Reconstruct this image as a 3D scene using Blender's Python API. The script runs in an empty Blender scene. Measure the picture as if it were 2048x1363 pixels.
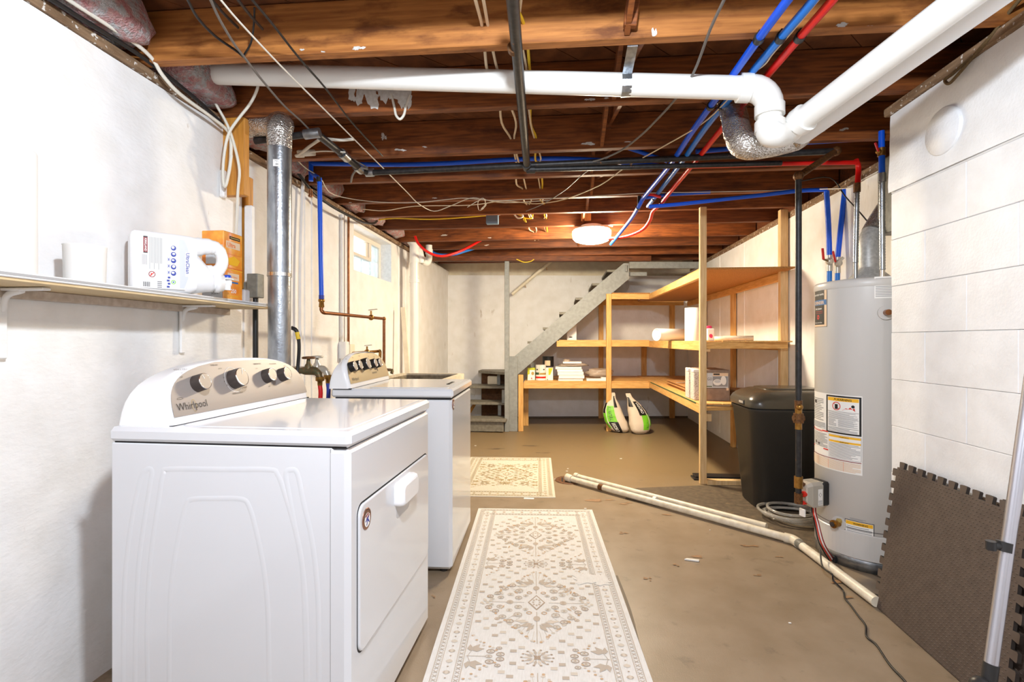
import bpy, math, random
from mathutils import Vector, Matrix
import mathutils.noise as mnoise
random.seed(7)
SC = bpy.context.scene
COL = SC.collection

# ---------------------------------------------------------------- camera, world, lights, exposure
H = 1.152                       # eye height
F = 1000.0                      # focal length in pixels of the 2048 px frame
TH = math.atan(.097)            # the camera is turned a little to the left of the room axis (+Y)
cT, sT = math.cos(TH), math.sin(TH)
cam_d = bpy.data.cameras.new('camera')
cam_d.sensor_width = 36.0
cam_d.lens = F / 2048 * 36.0
cam_d.clip_start = .02
cam = bpy.data.objects.new('camera', cam_d)
COL.objects.link(cam)
cam.location = (0, 0, H)
cam.rotation_euler = (math.pi / 2, 0, TH)
SC.camera = cam

world = bpy.data.worlds.new('daylight')
SC.world = world
world.use_nodes = True
bg = world.node_tree.nodes['Background']
bg.inputs[0].default_value = (.93, .97, 1, 1)
bg.inputs[1].default_value = 4.5

def lamp(name, loc, power, col, rad):
    l = bpy.data.lights.new(name, 'POINT')
    l.energy = power; l.color = col; l.shadow_soft_size = rad
    o = bpy.data.objects.new(name, l)
    o.location = loc
    COL.objects.link(o)
    return o
lamp('near_bulb', (0.0, .40, 2.08), 138, (.84, .93, 1.03), .05)
lamp('rear_fill', (0.2, -1.4, 2.05), 30, (.84, .93, 1.03), .12)  # added fill behind the camera, no lamp is known there
# the far ceiling lamp lights the room through its own glowing shade (see ceiling_lamp)

vs = SC.view_settings
vs.view_transform = 'Standard'
vs.look = 'None'
vs.gamma = 1
vs.exposure = .10
vs.use_curve_mapping = False

# ---------------------------------------------------------------- pixel -> point helpers (on real planes of the room)
def ray(u, v):
    a = (u - 1024) / F; b = (681.5 - v) / F
    return Vector((cT * a - sT, sT * a + cT, b))
def PD(u, v, d): return Vector((0, 0, H)) + ray(u, v) * d
def PZ(u, v, z): return PD(u, v, (z - H) / ray(u, v).z)
def PX(u, v, x): return PD(u, v, x / ray(u, v).x)
def PY(u, v, y): return PD(u, v, y / ray(u, v).y)
def PP(u, v, t=0):              # on the plane of the back shelf front, t further back
    r = ray(u, v)
    return PD(u, v, (6.45 + t) / (r.y - .1 * r.x))
def bk(x, t, z): return Vector((x, 6.45 + .1 * x + t, z))

# ---------------------------------------------------------------- materials
def S(r, g, b):
    f = lambda c: (c / 255 / 12.92) if c <= 10 else ((c / 255 + .055) / 1.055) ** 2.4
    return (f(r), f(g), f(b), 1)
MATS = {}
def M(name, col, col2=None, rough=.5, metal=0, vs_=4, st=(1, 1, 1), lo=.35, hi=.7, bump=0, bs=60, bst=(1, 1, 1), bd=.01,
      spec=.5, coat=0, emit=None, es=0, alpha=1, trans=0, ior=1.45, detail=5, bdet=4):
    m = bpy.data.materials.new(name); m.use_nodes = True
    nt = m.node_tree; N = nt.nodes; L = nt.links
    p = N['Principled BSDF']
    p.inputs['Roughness'].default_value = rough
    p.inputs['Metallic'].default_value = metal
    p.inputs['Specular IOR Level'].default_value = spec
    p.inputs['Coat Weight'].default_value = coat
    p.inputs['Base Color'].default_value = col
    p.inputs['Alpha'].default_value = alpha
    p.inputs['Transmission Weight'].default_value = trans
    p.inputs['IOR'].default_value = ior
    if emit:
        p.inputs['Emission Color'].default_value = emit
        p.inputs['Emission Strength'].default_value = es
    tc = N.new('ShaderNodeTexCoord')
    if col2:
        mp = N.new('ShaderNodeMapping'); mp.inputs['Scale'].default_value = [vs_ * k for k in st]
        nz = N.new('ShaderNodeTexNoise'); nz.inputs['Detail'].default_value = detail
        rp = N.new('ShaderNodeMapRange'); rp.inputs[1].default_value = lo; rp.inputs[2].default_value = hi
        mx = N.new('ShaderNodeMix'); mx.data_type = 'RGBA'
        mx.inputs[6].default_value = col; mx.inputs[7].default_value = col2
        L.new(tc.outputs['Object'], mp.inputs[0]); L.new(mp.outputs[0], nz.inputs['Vector'])
        L.new(nz.outputs[0], rp.inputs[0]); L.new(rp.outputs[0], mx.inputs[0]); L.new(mx.outputs[2], p.inputs['Base Color'])
    if bump:
        mp2 = N.new('ShaderNodeMapping'); mp2.inputs['Scale'].default_value = [bs * k for k in bst]
        n2 = N.new('ShaderNodeTexNoise'); n2.inputs['Detail'].default_value = bdet
        bp = N.new('ShaderNodeBump'); bp.inputs['Strength'].default_value = bump; bp.inputs['Distance'].default_value = bd
        L.new(tc.outputs['Object'], mp2.inputs[0]); L.new(mp2.outputs[0], n2.inputs['Vector'])
        L.new(n2.outputs[0], bp.inputs['Height']); L.new(bp.outputs[0], p.inputs['Normal'])
    MATS[name] = m
    return m

def overlay(m, col, scale, lo, hi, st=(1, 1, 1), seed=0, zfrom=None):
    """a second colour laid over the base where a noise is high (stains, flaked paint)"""
    nt = m.node_tree; N = nt.nodes; L = nt.links; p = N['Principled BSDF']
    tc = N.new('ShaderNodeTexCoord'); mp = N.new('ShaderNodeMapping')
    mp.inputs['Scale'].default_value = [scale * k for k in st]; mp.inputs['Location'].default_value = (seed, seed * 1.7, seed * .3)
    nz = N.new('ShaderNodeTexNoise'); nz.inputs['Detail'].default_value = 6; nz.inputs['Roughness'].default_value = .6
    rp = N.new('ShaderNodeMapRange'); rp.inputs[1].default_value = lo; rp.inputs[2].default_value = hi
    mx = N.new('ShaderNodeMix'); mx.data_type = 'RGBA'; mx.inputs[7].default_value = col
    L.new(tc.outputs['Object'], mp.inputs[0]); L.new(mp.outputs[0], nz.inputs['Vector']); L.new(nz.outputs[0], rp.inputs[0])
    L.new(rp.outputs[0], mx.inputs[0])
    old = p.inputs['Base Color']
    if old.links: L.new(old.links[0].from_socket, mx.inputs[6])
    else: mx.inputs[6].default_value = old.default_value
    L.new(mx.outputs[2], p.inputs['Base Color'])

wall_paint = M('wall_paint', S(245, 244, 243), S(235, 233, 230), rough=.5, vs_=1.6, bump=.22, bs=14, bst=(1, .5, 1), bd=.010)
overlay(wall_paint, S(196, 186, 172), 3.0, .70, .82, (1, 1, .5), 3)
block_paint = M('block_paint', S(241, 242, 244), S(232, 232, 233), rough=.45, vs_=2, bump=.25, bs=18, bd=.008)
back_paint = M('back_paint', S(249, 248, 247), S(240, 238, 234), rough=.6, vs_=1.5, bump=.3, bs=18, bst=(1, 1, .25))
overlay(back_paint, S(186, 172, 152), 2.2, .66, .80, (1, 1, .35), 11)
cream_paint = M('cream_paint', S(240, 231, 208), S(226, 214, 190), rough=.6, vs_=2)
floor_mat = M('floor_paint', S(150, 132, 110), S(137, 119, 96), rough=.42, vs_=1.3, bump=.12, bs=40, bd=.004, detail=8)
def far_lamp_offset(m, col, y0, y1):
    # olive tone of the far slab, darkened to offset the lamp's brightness there
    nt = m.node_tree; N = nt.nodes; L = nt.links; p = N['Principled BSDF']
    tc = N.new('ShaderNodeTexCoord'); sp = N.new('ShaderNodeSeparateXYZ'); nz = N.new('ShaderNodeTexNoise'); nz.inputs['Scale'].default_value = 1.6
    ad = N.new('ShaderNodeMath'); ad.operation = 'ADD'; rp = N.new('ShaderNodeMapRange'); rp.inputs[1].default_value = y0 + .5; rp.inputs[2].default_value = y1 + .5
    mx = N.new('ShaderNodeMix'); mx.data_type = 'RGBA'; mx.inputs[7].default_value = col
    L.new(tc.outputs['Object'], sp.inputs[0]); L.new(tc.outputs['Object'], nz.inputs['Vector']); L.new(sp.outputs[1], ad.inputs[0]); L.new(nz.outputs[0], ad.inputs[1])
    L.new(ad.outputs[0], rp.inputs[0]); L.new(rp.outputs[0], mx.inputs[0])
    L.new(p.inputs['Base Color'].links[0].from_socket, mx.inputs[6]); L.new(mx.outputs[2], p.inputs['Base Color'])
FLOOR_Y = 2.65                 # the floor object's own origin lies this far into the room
far_lamp_offset(floor_mat, S(130, 110, 80), 3.4 - FLOOR_Y, 4.6 - FLOOR_Y)
overlay(floor_mat, S(112, 99, 82), 2.3, .60, .78, seed=5)
overlay(floor_mat, S(182, 150, 108), 5.5, .735, .755, seed=21)
overlay(floor_mat, S(84, 74, 62), 9, .76, .79, seed=33)
bare_conc = M('bare_concrete', S(104, 90, 72), S(80, 68, 55), rough=.7, vs_=5, bump=.2, bs=60, bd=.003)
overlay(bare_conc, S(132, 110, 82), 3, .6, .75, seed=2)
joist_wood = M('joist_wood', S(152, 86, 38), S(92, 46, 18), rough=.6, vs_=1, st=(1.1, 16, 16), lo=.3, hi=.72, bump=.15, bs=1, bst=(3, 90, 90), bd=.003)
overlay(joist_wood, S(84, 42, 18), 1.5, .5, .72, (.6, 2, 2), 4)
joist_wood_lit = M('joist_wood_lamp_lit', S(190, 124, 62), S(142, 84, 38), rough=.6, vs_=1, st=(.9, 14, 14), lo=.3, hi=.72, bump=.15, bs=1, bst=(3, 90, 90), bd=.003)  # paler joist wood: lamp light on the nearest visible joist put into its colour
overlay(joist_wood_lit, S(108, 60, 26), 1.3, .52, .7, (.7, 2, 2), 9)
joist_wood_c = M('joist_wood_dark', S(124, 68, 32), S(74, 38, 17), rough=.62, vs_=1, st=(1.1, 16, 16), lo=.3, hi=.72, bump=.15, bs=1, bst=(3, 90, 90), bd=.003)
plank_wood = M('subfloor_plank', S(128, 76, 38), S(86, 46, 20), rough=.65, vs_=2.2, st=(1, 1, 1))
sill_wood = M('sill_wood', S(148, 120, 92), S(104, 78, 54), rough=.75, vs_=3, st=(4, .6, 4), bump=.3, bs=30)
overlay(sill_wood, S(226, 220, 212), 9, .60, .64, seed=8)
stud_y = M('stud_wood', S(226, 178, 108), S(204, 150, 82), rough=.55, vs_=1.6, st=(9, 9, .9), lo=.35, hi=.68)
overlay(stud_y, S(150, 96, 48), 22, .73, .76, (1, 1, .6), 14)
stud_x = M('stud_wood_x', S(228, 180, 110), S(206, 152, 84), rough=.55, vs_=1.6, st=(.9, 9, 9), lo=.35, hi=.68)
overlay(stud_x, S(150, 96, 48), 22, .73, .76, (.6, 1, 1), 15)
stud_l = M('stud_wood_y', S(228, 180, 110), S(204, 150, 84), rough=.55, vs_=1.6, st=(9, .9, 9), lo=.35, hi=.68)
overlay(stud_l, S(150, 96, 48), 22, .73, .76, (1, .6, 1), 16)
pale_pine = M('pale_pine', S(232, 198, 146), S(214, 174, 118), rough=.55, vs_=1.6, st=(9, 9, .9))
overlay(pale_pine, S(176, 120, 70), 20, .72, .75, seed=17)
amber_stud = M('amber_stud', S(212, 148, 62), S(182, 118, 44), rough=.5, vs_=1.6, st=(9, 9, .9))
osb = M('strand_board', S(196, 142, 76), S(150, 98, 46), rough=.7, vs_=26, st=(1, 2.2, 1), lo=.38, hi=.62, bump=.2, bs=60)
grey_paint = M('grey_paint', S(152, 155, 154), S(136, 139, 137), rough=.5, vs_=5, bump=.15, bs=40)
overlay(grey_paint, S(98, 90, 78), 14, .68, .76, seed=6)
grey_tread = M('grey_tread', S(132, 128, 116), S(110, 104, 92), rough=.55, vs_=6)
enamel = M('enamel', S(217, 219, 223), rough=.16, spec=.5, coat=.3)
enamel_plastic = M('white_plastic_gloss', S(240, 241, 243), rough=.22, coat=.1)
champagne = M('champagne_panel', S(156, 148, 142), rough=.42, metal=.25)
champagne_warm_lit = M('champagne_panel_warm_lit', S(190, 172, 138), rough=.36, metal=.4)  # same panel metal with the warm light it reflects put into the colour
knob_dark = M('knob_dark', S(74, 66, 62), rough=.35, metal=.3)
knob_face = M('knob_face', S(150, 142, 134), rough=.4, metal=.35)
chrome = M('chrome', S(215, 212, 208), rough=.14, metal=1)
black_gap = M('gap_black', S(26, 25, 26), rough=.7)
ink_dark = M('ink_dark', S(66, 58, 54), rough=.6)
ink_grey = M('ink_grey', S(150, 150, 152), rough=.6)
ink_black = M('ink_black', S(24, 22, 22), rough=.5)
ink_white = M('ink_white', S(242, 240, 236), rough=.5)
ink_red = M('ink_red', S(214, 44, 30), rough=.5)
ink_maroon = M('ink_maroon', S(140, 34, 40), rough=.5)
ink_blue = M('ink_blue', S(44, 62, 158), rough=.5)
ink_sky = M('ink_sky', S(52, 110, 168), rough=.5)
ink_yellow = M('ink_yellow', S(246, 186, 40), rough=.5)
ink_orange = M('ink_orange', S(236, 120, 34), rough=.35)
ink_green = M('ink_green', S(120, 200, 44), rough=.5)
ink_dgreen = M('ink_dark_green', S(64, 92, 58), rough=.5)
ink_gold = M('ink_gold', S(176, 148, 82), rough=.5)
ink_pink = M('ink_pink', S(222, 60, 110), rough=.5)
ink_silver = M('ink_silver', S(205, 209, 213), rough=.4)
ink_lpeach = M('ink_peach', S(236, 206, 172), rough=.6)
ink_copper = M('badge_copper', S(150, 110, 92), rough=.35, metal=.6)
paper_white = M('paper_white', S(242, 241, 238), rough=.6)
pvc_white = M('pvc_white', S(238, 236, 230), rough=.28)
pvc_old = M('pvc_old', S(232, 224, 206), S(214, 202, 178), rough=.4, vs_=5)
duct_white = M('duct_white', S(236, 235, 234), rough=.35)
galv = M('galvanised', S(176, 180, 184), S(140, 144, 150), rough=.3, metal=.9, vs_=7, st=(1, 1, .4), bump=.1, bs=20)
foil = M('foil', S(214, 210, 204), S(172, 164, 156), rough=.16, metal=.85, vs_=12, bump=.8, bs=24, bst=(1, 1, 1.6), bd=.007, bdet=1)
flue_grey = M('flue_grey', S(196, 195, 192), S(170, 169, 166), rough=.45, metal=.25, vs_=14)
black_iron = M('black_iron', S(40, 39, 40), S(58, 56, 56), rough=.42, metal=.35, vs_=9)
overlay(black_iron, S(120, 74, 40), 8, .66, .72, seed=9)
rust_iron = M('rust_fitting', S(126, 84, 44), S(74, 50, 34), rough=.5, metal=.5, vs_=24)
copper = M('copper_pipe', S(150, 98, 62), S(120, 76, 46), rough=.35, metal=.8, vs_=8)
brass = M('brass', S(176, 132, 66), S(140, 98, 46), rough=.32, metal=.85, vs_=12)
old_bronze = M('old_bronze', S(84, 92, 66), S(128, 92, 60), rough=.5, metal=.5, vs_=16)
pex_blue = M('pex_blue', S(16, 88, 222), rough=.35)
pex_blue_b = M('pex_blue_light', S(30, 116, 206), rough=.35)
pex_red = M('pex_red', S(214, 24, 18), rough=.35)
cable_white = M('cable_white', S(226, 220, 206), rough=.45)
cable_cream = M('cable_cream', S(222, 200, 168), rough=.5)
cable_black = M('cable_black', S(30, 28, 28), rough=.45)
cable_grey = M('cable_grey', S(112, 106, 100), rough=.5)
cable_yellow = M('cable_yellow', S(226, 188, 40), rough=.45)
rope_brown = M('rope_brown', S(112, 90, 58), S(84, 66, 42), rough=.8, vs_=60)
blue_box = M('box_blue_grey', S(108, 132, 152), rough=.4, metal=.3)
grey_box = M('box_grey', S(128, 126, 116), S(108, 106, 98), rough=.5, vs_=8)
pink_wool = M('pink_insulation', S(232, 186, 182), S(214, 138, 140), rough=.95, vs_=9, bump=1, bs=26, bd=.04)
overlay(pink_wool, S(224, 220, 220), 5, .46, .6, seed=3)
heater_paint = M('heater_paint', S(206, 203, 199), rough=.34)
dark_plastic = M('dark_plastic', S(38, 37, 37), rough=.4)
bin_body = M('bin_plastic', S(42, 40, 38), rough=.42, bump=.06, bs=200)
bin_lid = M('bin_lid', S(70, 64, 54), rough=.26)
foam_mat = M('foam_mat', S(92, 78, 68), S(82, 69, 60), rough=.7, vs_=6)
foam_edge = M('foam_edge_dark', S(52, 45, 40), rough=.8)
silver_pole = M('silver_pole', S(196, 196, 204), rough=.26, metal=.9)
clear_hose = M('clear_hose', S(196, 190, 180), rough=.12, alpha=.42, spec=.8)
rug_base = M('rug_cloth', S(228, 227, 224), S(218, 216, 212), rough=.85, vs_=1, st=(40, 6, 1), bump=.2, bs=300)
rug_cream = M('rug_cloth_cream', S(208, 202, 188), S(198, 191, 175), rough=.85, vs_=1, st=(40, 6, 1), bump=.2, bs=300)
gold_prints = (M('rug_gold', S(168, 150, 112), rough=.85), M('rug_gold_pale', S(182, 168, 136), rough=.85), M('rug_gold_dark', S(150, 128, 90), rough=.85), M('rug_gold_rust', S(168, 140, 98), rough=.85))
rug_edge = M('rug_edge', S(232, 226, 212), rough=.85)
rug_a = M('rug_print_taupe', S(188, 175, 160), rough=.85)
rug_b = M('rug_print_pale', S(208, 198, 184), rough=.85)
rug_c = M('rug_print_brown', S(172, 152, 132), rough=.85)
rug_d = M('rug_print_rust', S(196, 166, 134), rough=.85)
window_vinyl = M('window_vinyl', S(226, 218, 204), rough=.4)
glass_block = M('glass_block', S(232, 246, 248), rough=.06, trans=1, ior=1.35, bump=1, bs=16, bst=(1, .5, 1.6), bd=.05)
clear_glass = M('clear_glass', S(255, 255, 255), rough=0, trans=1, ior=1.02)
lamp_glow = M('lamp_glow', S(255, 232, 190), rough=.5, emit=(1, .85, .61, 1), es=276)
sink_mat = M('sink_concrete', S(206, 196, 176), S(180, 168, 146), rough=.6, vs_=6)
sink_in = M('sink_dirty', S(132, 120, 100), S(92, 82, 66), rough=.7, vs_=6)
shelf_white = M('shelf_white', S(238, 238, 238), rough=.35)
shelf_stripe = M('shelf_grey_stripe', S(168, 168, 168), rough=.5)
cleat_paint = M('cleat_paint', S(214, 202, 190), S(188, 172, 156), rough=.7, vs_=7)
shelf_bare = M('shelf_bare_wood', S(222, 198, 156), S(200, 174, 132), rough=.7, vs_=3, st=(8, .8, 8))
overlay(shelf_bare, S(120, 90, 64), 6, .68, .76, seed=2)
jug_plastic = M('jug_plastic', S(243, 243, 243), rough=.28)
box_orange = M('box_orange', S(238, 134, 30), S(248, 176, 60), rough=.25, vs_=5, coat=.4)
cardboard = M('cardboard', S(186, 136, 82), S(168, 118, 68), rough=.8, vs_=6)
box_grey_brown = M('box_taupe', S(150, 128, 112), S(132, 112, 98), rough=.6, vs_=5)
bag_white = M('bag_white', S(228, 212, 192), rough=.4, bump=.5, bs=26, bst=(1, 1, 3), bd=.012)
bag_plastic = M('bag_plastic', S(206, 186, 166), rough=.25, alpha=.55)
wrap_mat = M('wrapped_carton', S(232, 224, 216), S(150, 122, 104), rough=.35, vs_=38, lo=.46, hi=.66)
lime_box = M('lime_box', S(196, 200, 40), rough=.4)
can_silver = M('can_silver', S(206, 204, 198), rough=.3, metal=.4)
drain_rust = M('drain_rust', S(112, 70, 36), S(70, 44, 24), rough=.7, vs_=20)
stain_tan = M('stain_tan', S(160, 124, 88), S(140, 106, 74), rough=.6, vs_=12)
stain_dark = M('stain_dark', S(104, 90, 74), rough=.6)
chip_white = M('chip_white', S(236, 232, 226), rough=.6)
dirt_wood = M('stair_scrap', S(112, 76, 46), S(84, 54, 32), rough=.8, vs_=6)
white_flake = M('white_flaked_paint', S(214, 210, 204), S(196, 190, 182), rough=.7, vs_=14)
red_handle = M('red_handle', S(196, 34, 28), rough=.35)
hose_red = M('hose_red', S(206, 26, 28), rough=.4)
label_alu = M('valve_silver', S(196, 190, 178), rough=.35, metal=.4)
# ---------------------------------------------------------------- mesh builder
def frame_from(d):
    d = Vector(d).normalized()
    up = Vector((0, 0, 1)) if abs(d.z) < .95 else Vector((1, 0, 0))
    a = d.cross(up).normalized(); b = a.cross(d).normalized()
    return a, b, d
def catmull(pts, n):
    P = [Vector(p) for p in pts]
    if len(P) < 3 or n <= 1: return P
    Q = [P[0] * 2 - P[1]] + P + [P[-1] * 2 - P[-2]]
    out = []
    for i in range(1, len(Q) - 2):
        p0, p1, p2, p3 = Q[i - 1:i + 3]
        for k in range(n):
            t = k / n
            out.append(.5 * ((2 * p1) + (p2 - p0) * t + (2 * p0 - 5 * p1 + 4 * p2 - p3) * t * t + (3 * p1 - p0 - 3 * p2 + p3) * t ** 3))
    out.append(P[-1])
    return out

class B:
    def __init__(s): s.v = []; s.f = []; s.m = []; s.sm = []; s.mats = []
    def mi(s, m):
        if m not in s.mats: s.mats.append(m)
        return s.mats.index(m)
    def add(s, vs, fs, mat, smooth=False):
        o = len(s.v); k = s.mi(mat)
        s.v += [Vector(v) for v in vs]
        for f in fs:
            s.f.append([i + o for i in f]); s.m.append(k); s.sm.append(smooth)
        return s
    def box(s, x0, x1, y0, y1, z0, z1, mat, bev=0, X=None, smooth=False):
        b = min(bev, abs(x1 - x0) * .49, abs(y1 - y0) * .49, abs(z1 - z0) * .49)
        c = ((x0 + x1) / 2, (y0 + y1) / 2, (z0 + z1) / 2); h = (abs(x1 - x0) / 2, abs(y1 - y0) / 2, abs(z1 - z0) / 2)
        vs, fs = [], []
        if b <= 0:
            for i in range(8):
                vs.append(Vector((c[0] + h[0] * (1 if i & 1 else -1), c[1] + h[1] * (1 if i & 2 else -1), c[2] + h[2] * (1 if i & 4 else -1))))
            fs = [(0, 2, 3, 1), (4, 5, 7, 6), (0, 1, 5, 4), (2, 6, 7, 3), (0, 4, 6, 2), (1, 3, 7, 5)]
        else:
            idx = {}
            for i in range(8):
                sg = (1 if i & 1 else -1, 1 if i & 2 else -1, 1 if i & 4 else -1)
                for a in range(3):
                    p = [c[k] + sg[k] * (h[k] if k == a else h[k] - b) for k in range(3)]
                    idx[(i, a)] = len(vs); vs.append(Vector(p))
            for a in range(3):
                o1, o2 = (a + 1) % 3, (a + 2) % 3
                for sg in (0, 1):
                    base = sg << a
                    fs.append([idx[(base | (p << o1) | (q << o2), a)] for p, q in ((0, 0), (1, 0), (1, 1), (0, 1))])
                for p in (0, 1):
                    for q in (0, 1):
                        i0 = (p << o1) | (q << o2); i1 = i0 | (1 << a)
                        fs.append([idx[(i0, o1)], idx[(i1, o1)], idx[(i1, o2)], idx[(i0, o2)]])
            for i in range(8): fs.append([idx[(i, 0)], idx[(i, 1)], idx[(i, 2)]])
        if X is not None: vs = [X @ v for v in vs]
        return s.add(vs, fs, mat, smooth)
    def beam(s, p0, p1, w, h, mat, bev=.003, up=(0, 0, 1)):
        """straight timber from p0 to p1; h along up, w across"""
        p0 = Vector(p0); p1 = Vector(p1); d = (p1 - p0); L = d.length; d.normalize()
        u = Vector(up); a = d.cross(u).normalized(); u = a.cross(d).normalized()
        X = Matrix((( a.x, d.x, u.x, (p0.x + p1.x) / 2), (a.y, d.y, u.y, (p0.y + p1.y) / 2), (a.z, d.z, u.z, (p0.z + p1.z) / 2), (0, 0, 0, 1)))
        return s.box(-w / 2, w / 2, -L / 2, L / 2, -h / 2, h / 2, mat, bev, X)
    def prism(s, poly, off, mat, smooth=False):
        n = len(poly); P = [Vector(p) for p in poly]; off = Vector(off)
        fs = [tuple(range(n))[::-1], tuple(range(n, 2 * n))] + [(i, (i + 1) % n, n + (i + 1) % n, n + i) for i in range(n)]
        return s.add(P + [p + off for p in P], fs, mat, smooth)
    def loft(s, rings, mat, cap0=True, cap1=True, closed=True, smooth=True):
        n = len(rings[0]); vs = [p for r in rings for p in r]; fs = []
        for k in range(len(rings) - 1):
            for i in range(n if closed else n - 1):
                j = (i + 1) % n
                fs.append((k * n + i, k * n + j, (k + 1) * n + j, (k + 1) * n + i))
        s.add(vs, fs, mat, smooth)
        if cap0: s.add(rings[0], [tuple(range(n))[::-1]], mat, False)
        if cap1: s.add(rings[-1], [tuple(range(n))], mat, False)
        return s
    def tube(s, pts, r, mat, seg=8, sub=1, radii=None, cap=True, closed=False):
        P = catmull(pts, sub) if sub > 1 else [Vector(p) for p in pts]
        n = len(P)
        T = [(P[min(i + 1, n - 1)] - P[max(i - 1, 0)]) for i in range(n)]
        a, b, d = frame_from(T[0]); rings = []
        for i in range(n):
            t = T[i].normalized() if T[i].length > 1e-9 else d
            a = (a - t * a.dot(t))
            if a.length < 1e-6: a = frame_from(t)[0]
            a.normalize(); b = a.cross(t)
            rr = r if radii is None else radii[min(len(radii) - 1, int(i * len(radii) / n))]
            k = 1.0
            rings.append([P[i] + (a * math.cos(q) + b * math.sin(q)) * rr * k for q in [2 * math.pi * j / seg for j in range(seg)]])
        return s.loft(rings, mat, cap, cap)
    def lathe(s, prof, mat, seg=24, X=None, cap0=True, cap1=True, smooth=True):
        rings = [[Vector((r * math.cos(q), r * math.sin(q), z)) for q in [2 * math.pi * j / seg for j in range(seg)]] for r, z in prof]
        if X is not None: rings = [[X @ p for p in r] for r in rings]
        return s.loft(rings, mat, cap0, cap1, True, smooth)
    def cyl(s, p0, p1, r, mat, seg=16, r1=None):
        p0 = Vector(p0); p1 = Vector(p1); a, b, d = frame_from(p1 - p0); r1 = r if r1 is None else r1
        ring = lambda p, rr: [p + (a * math.cos(q) + b * math.sin(q)) * rr for q in [2 * math.pi * j / seg for j in range(seg)]]
        return s.loft([ring(p0, r), ring(p1, r1)], mat)
    def ball(s, c, r, mat, seg=12, rings=8, sc=(1, 1, 1)):
        prof = [(max(1e-4, math.sin(math.pi * i / rings)) * r, -math.cos(math.pi * i / rings) * r) for i in range(rings + 1)]
        X = Matrix.Translation(Vector(c)) @ Matrix.Diagonal((sc[0], sc[1], sc[2], 1))
        return s.lathe(prof, mat, seg, X)
    def obj(s, name, parent=None, fix=True):
        me = bpy.data.meshes.new(name)
        org = Vector((0, 0, 0))
        if parent is None:
            xs = [v.x for v in s.v]; ys = [v.y for v in s.v]; zs = [v.z for v in s.v]
            org = Vector(((min(xs) + max(xs)) / 2, (min(ys) + max(ys)) / 2, min(zs)))
        else:
            q = parent
            while q is not None: org = org + q.location; q = q.parent
        me.from_pydata([tuple(v - org) for v in s.v], [], s.f)
        for m in s.mats: me.materials.append(m)
        me.polygons.foreach_set('material_index', s.m)
        me.polygons.foreach_set('use_smooth', s.sm)
        if fix:
            import bmesh
            bm = bmesh.new(); bm.from_mesh(me)
            bmesh.ops.recalc_face_normals(bm, faces=bm.faces[:])
            bm.to_mesh(me); bm.free()
        me.update()
        o = bpy.data.objects.new(name, me)
        COL.objects.link(o)
        if parent is None: o.location = org
        else: o.parent = parent
        return o

def tag(o, label=None, cat=None, group=None, kind=None):
    if label: o['label'] = label
    if cat: o['category'] = cat
    if group: o['group'] = group
    if kind: o['kind'] = kind
    return o
def thing(name, loc, label, cat, group=None):
    o = bpy.data.objects.new(name, None)
    o.empty_display_size = .1
    o.location = loc
    COL.objects.link(o)
    return tag(o, label, cat, group)
def turn(o, ang): o.rotation_euler = (0, 0, ang)

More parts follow.
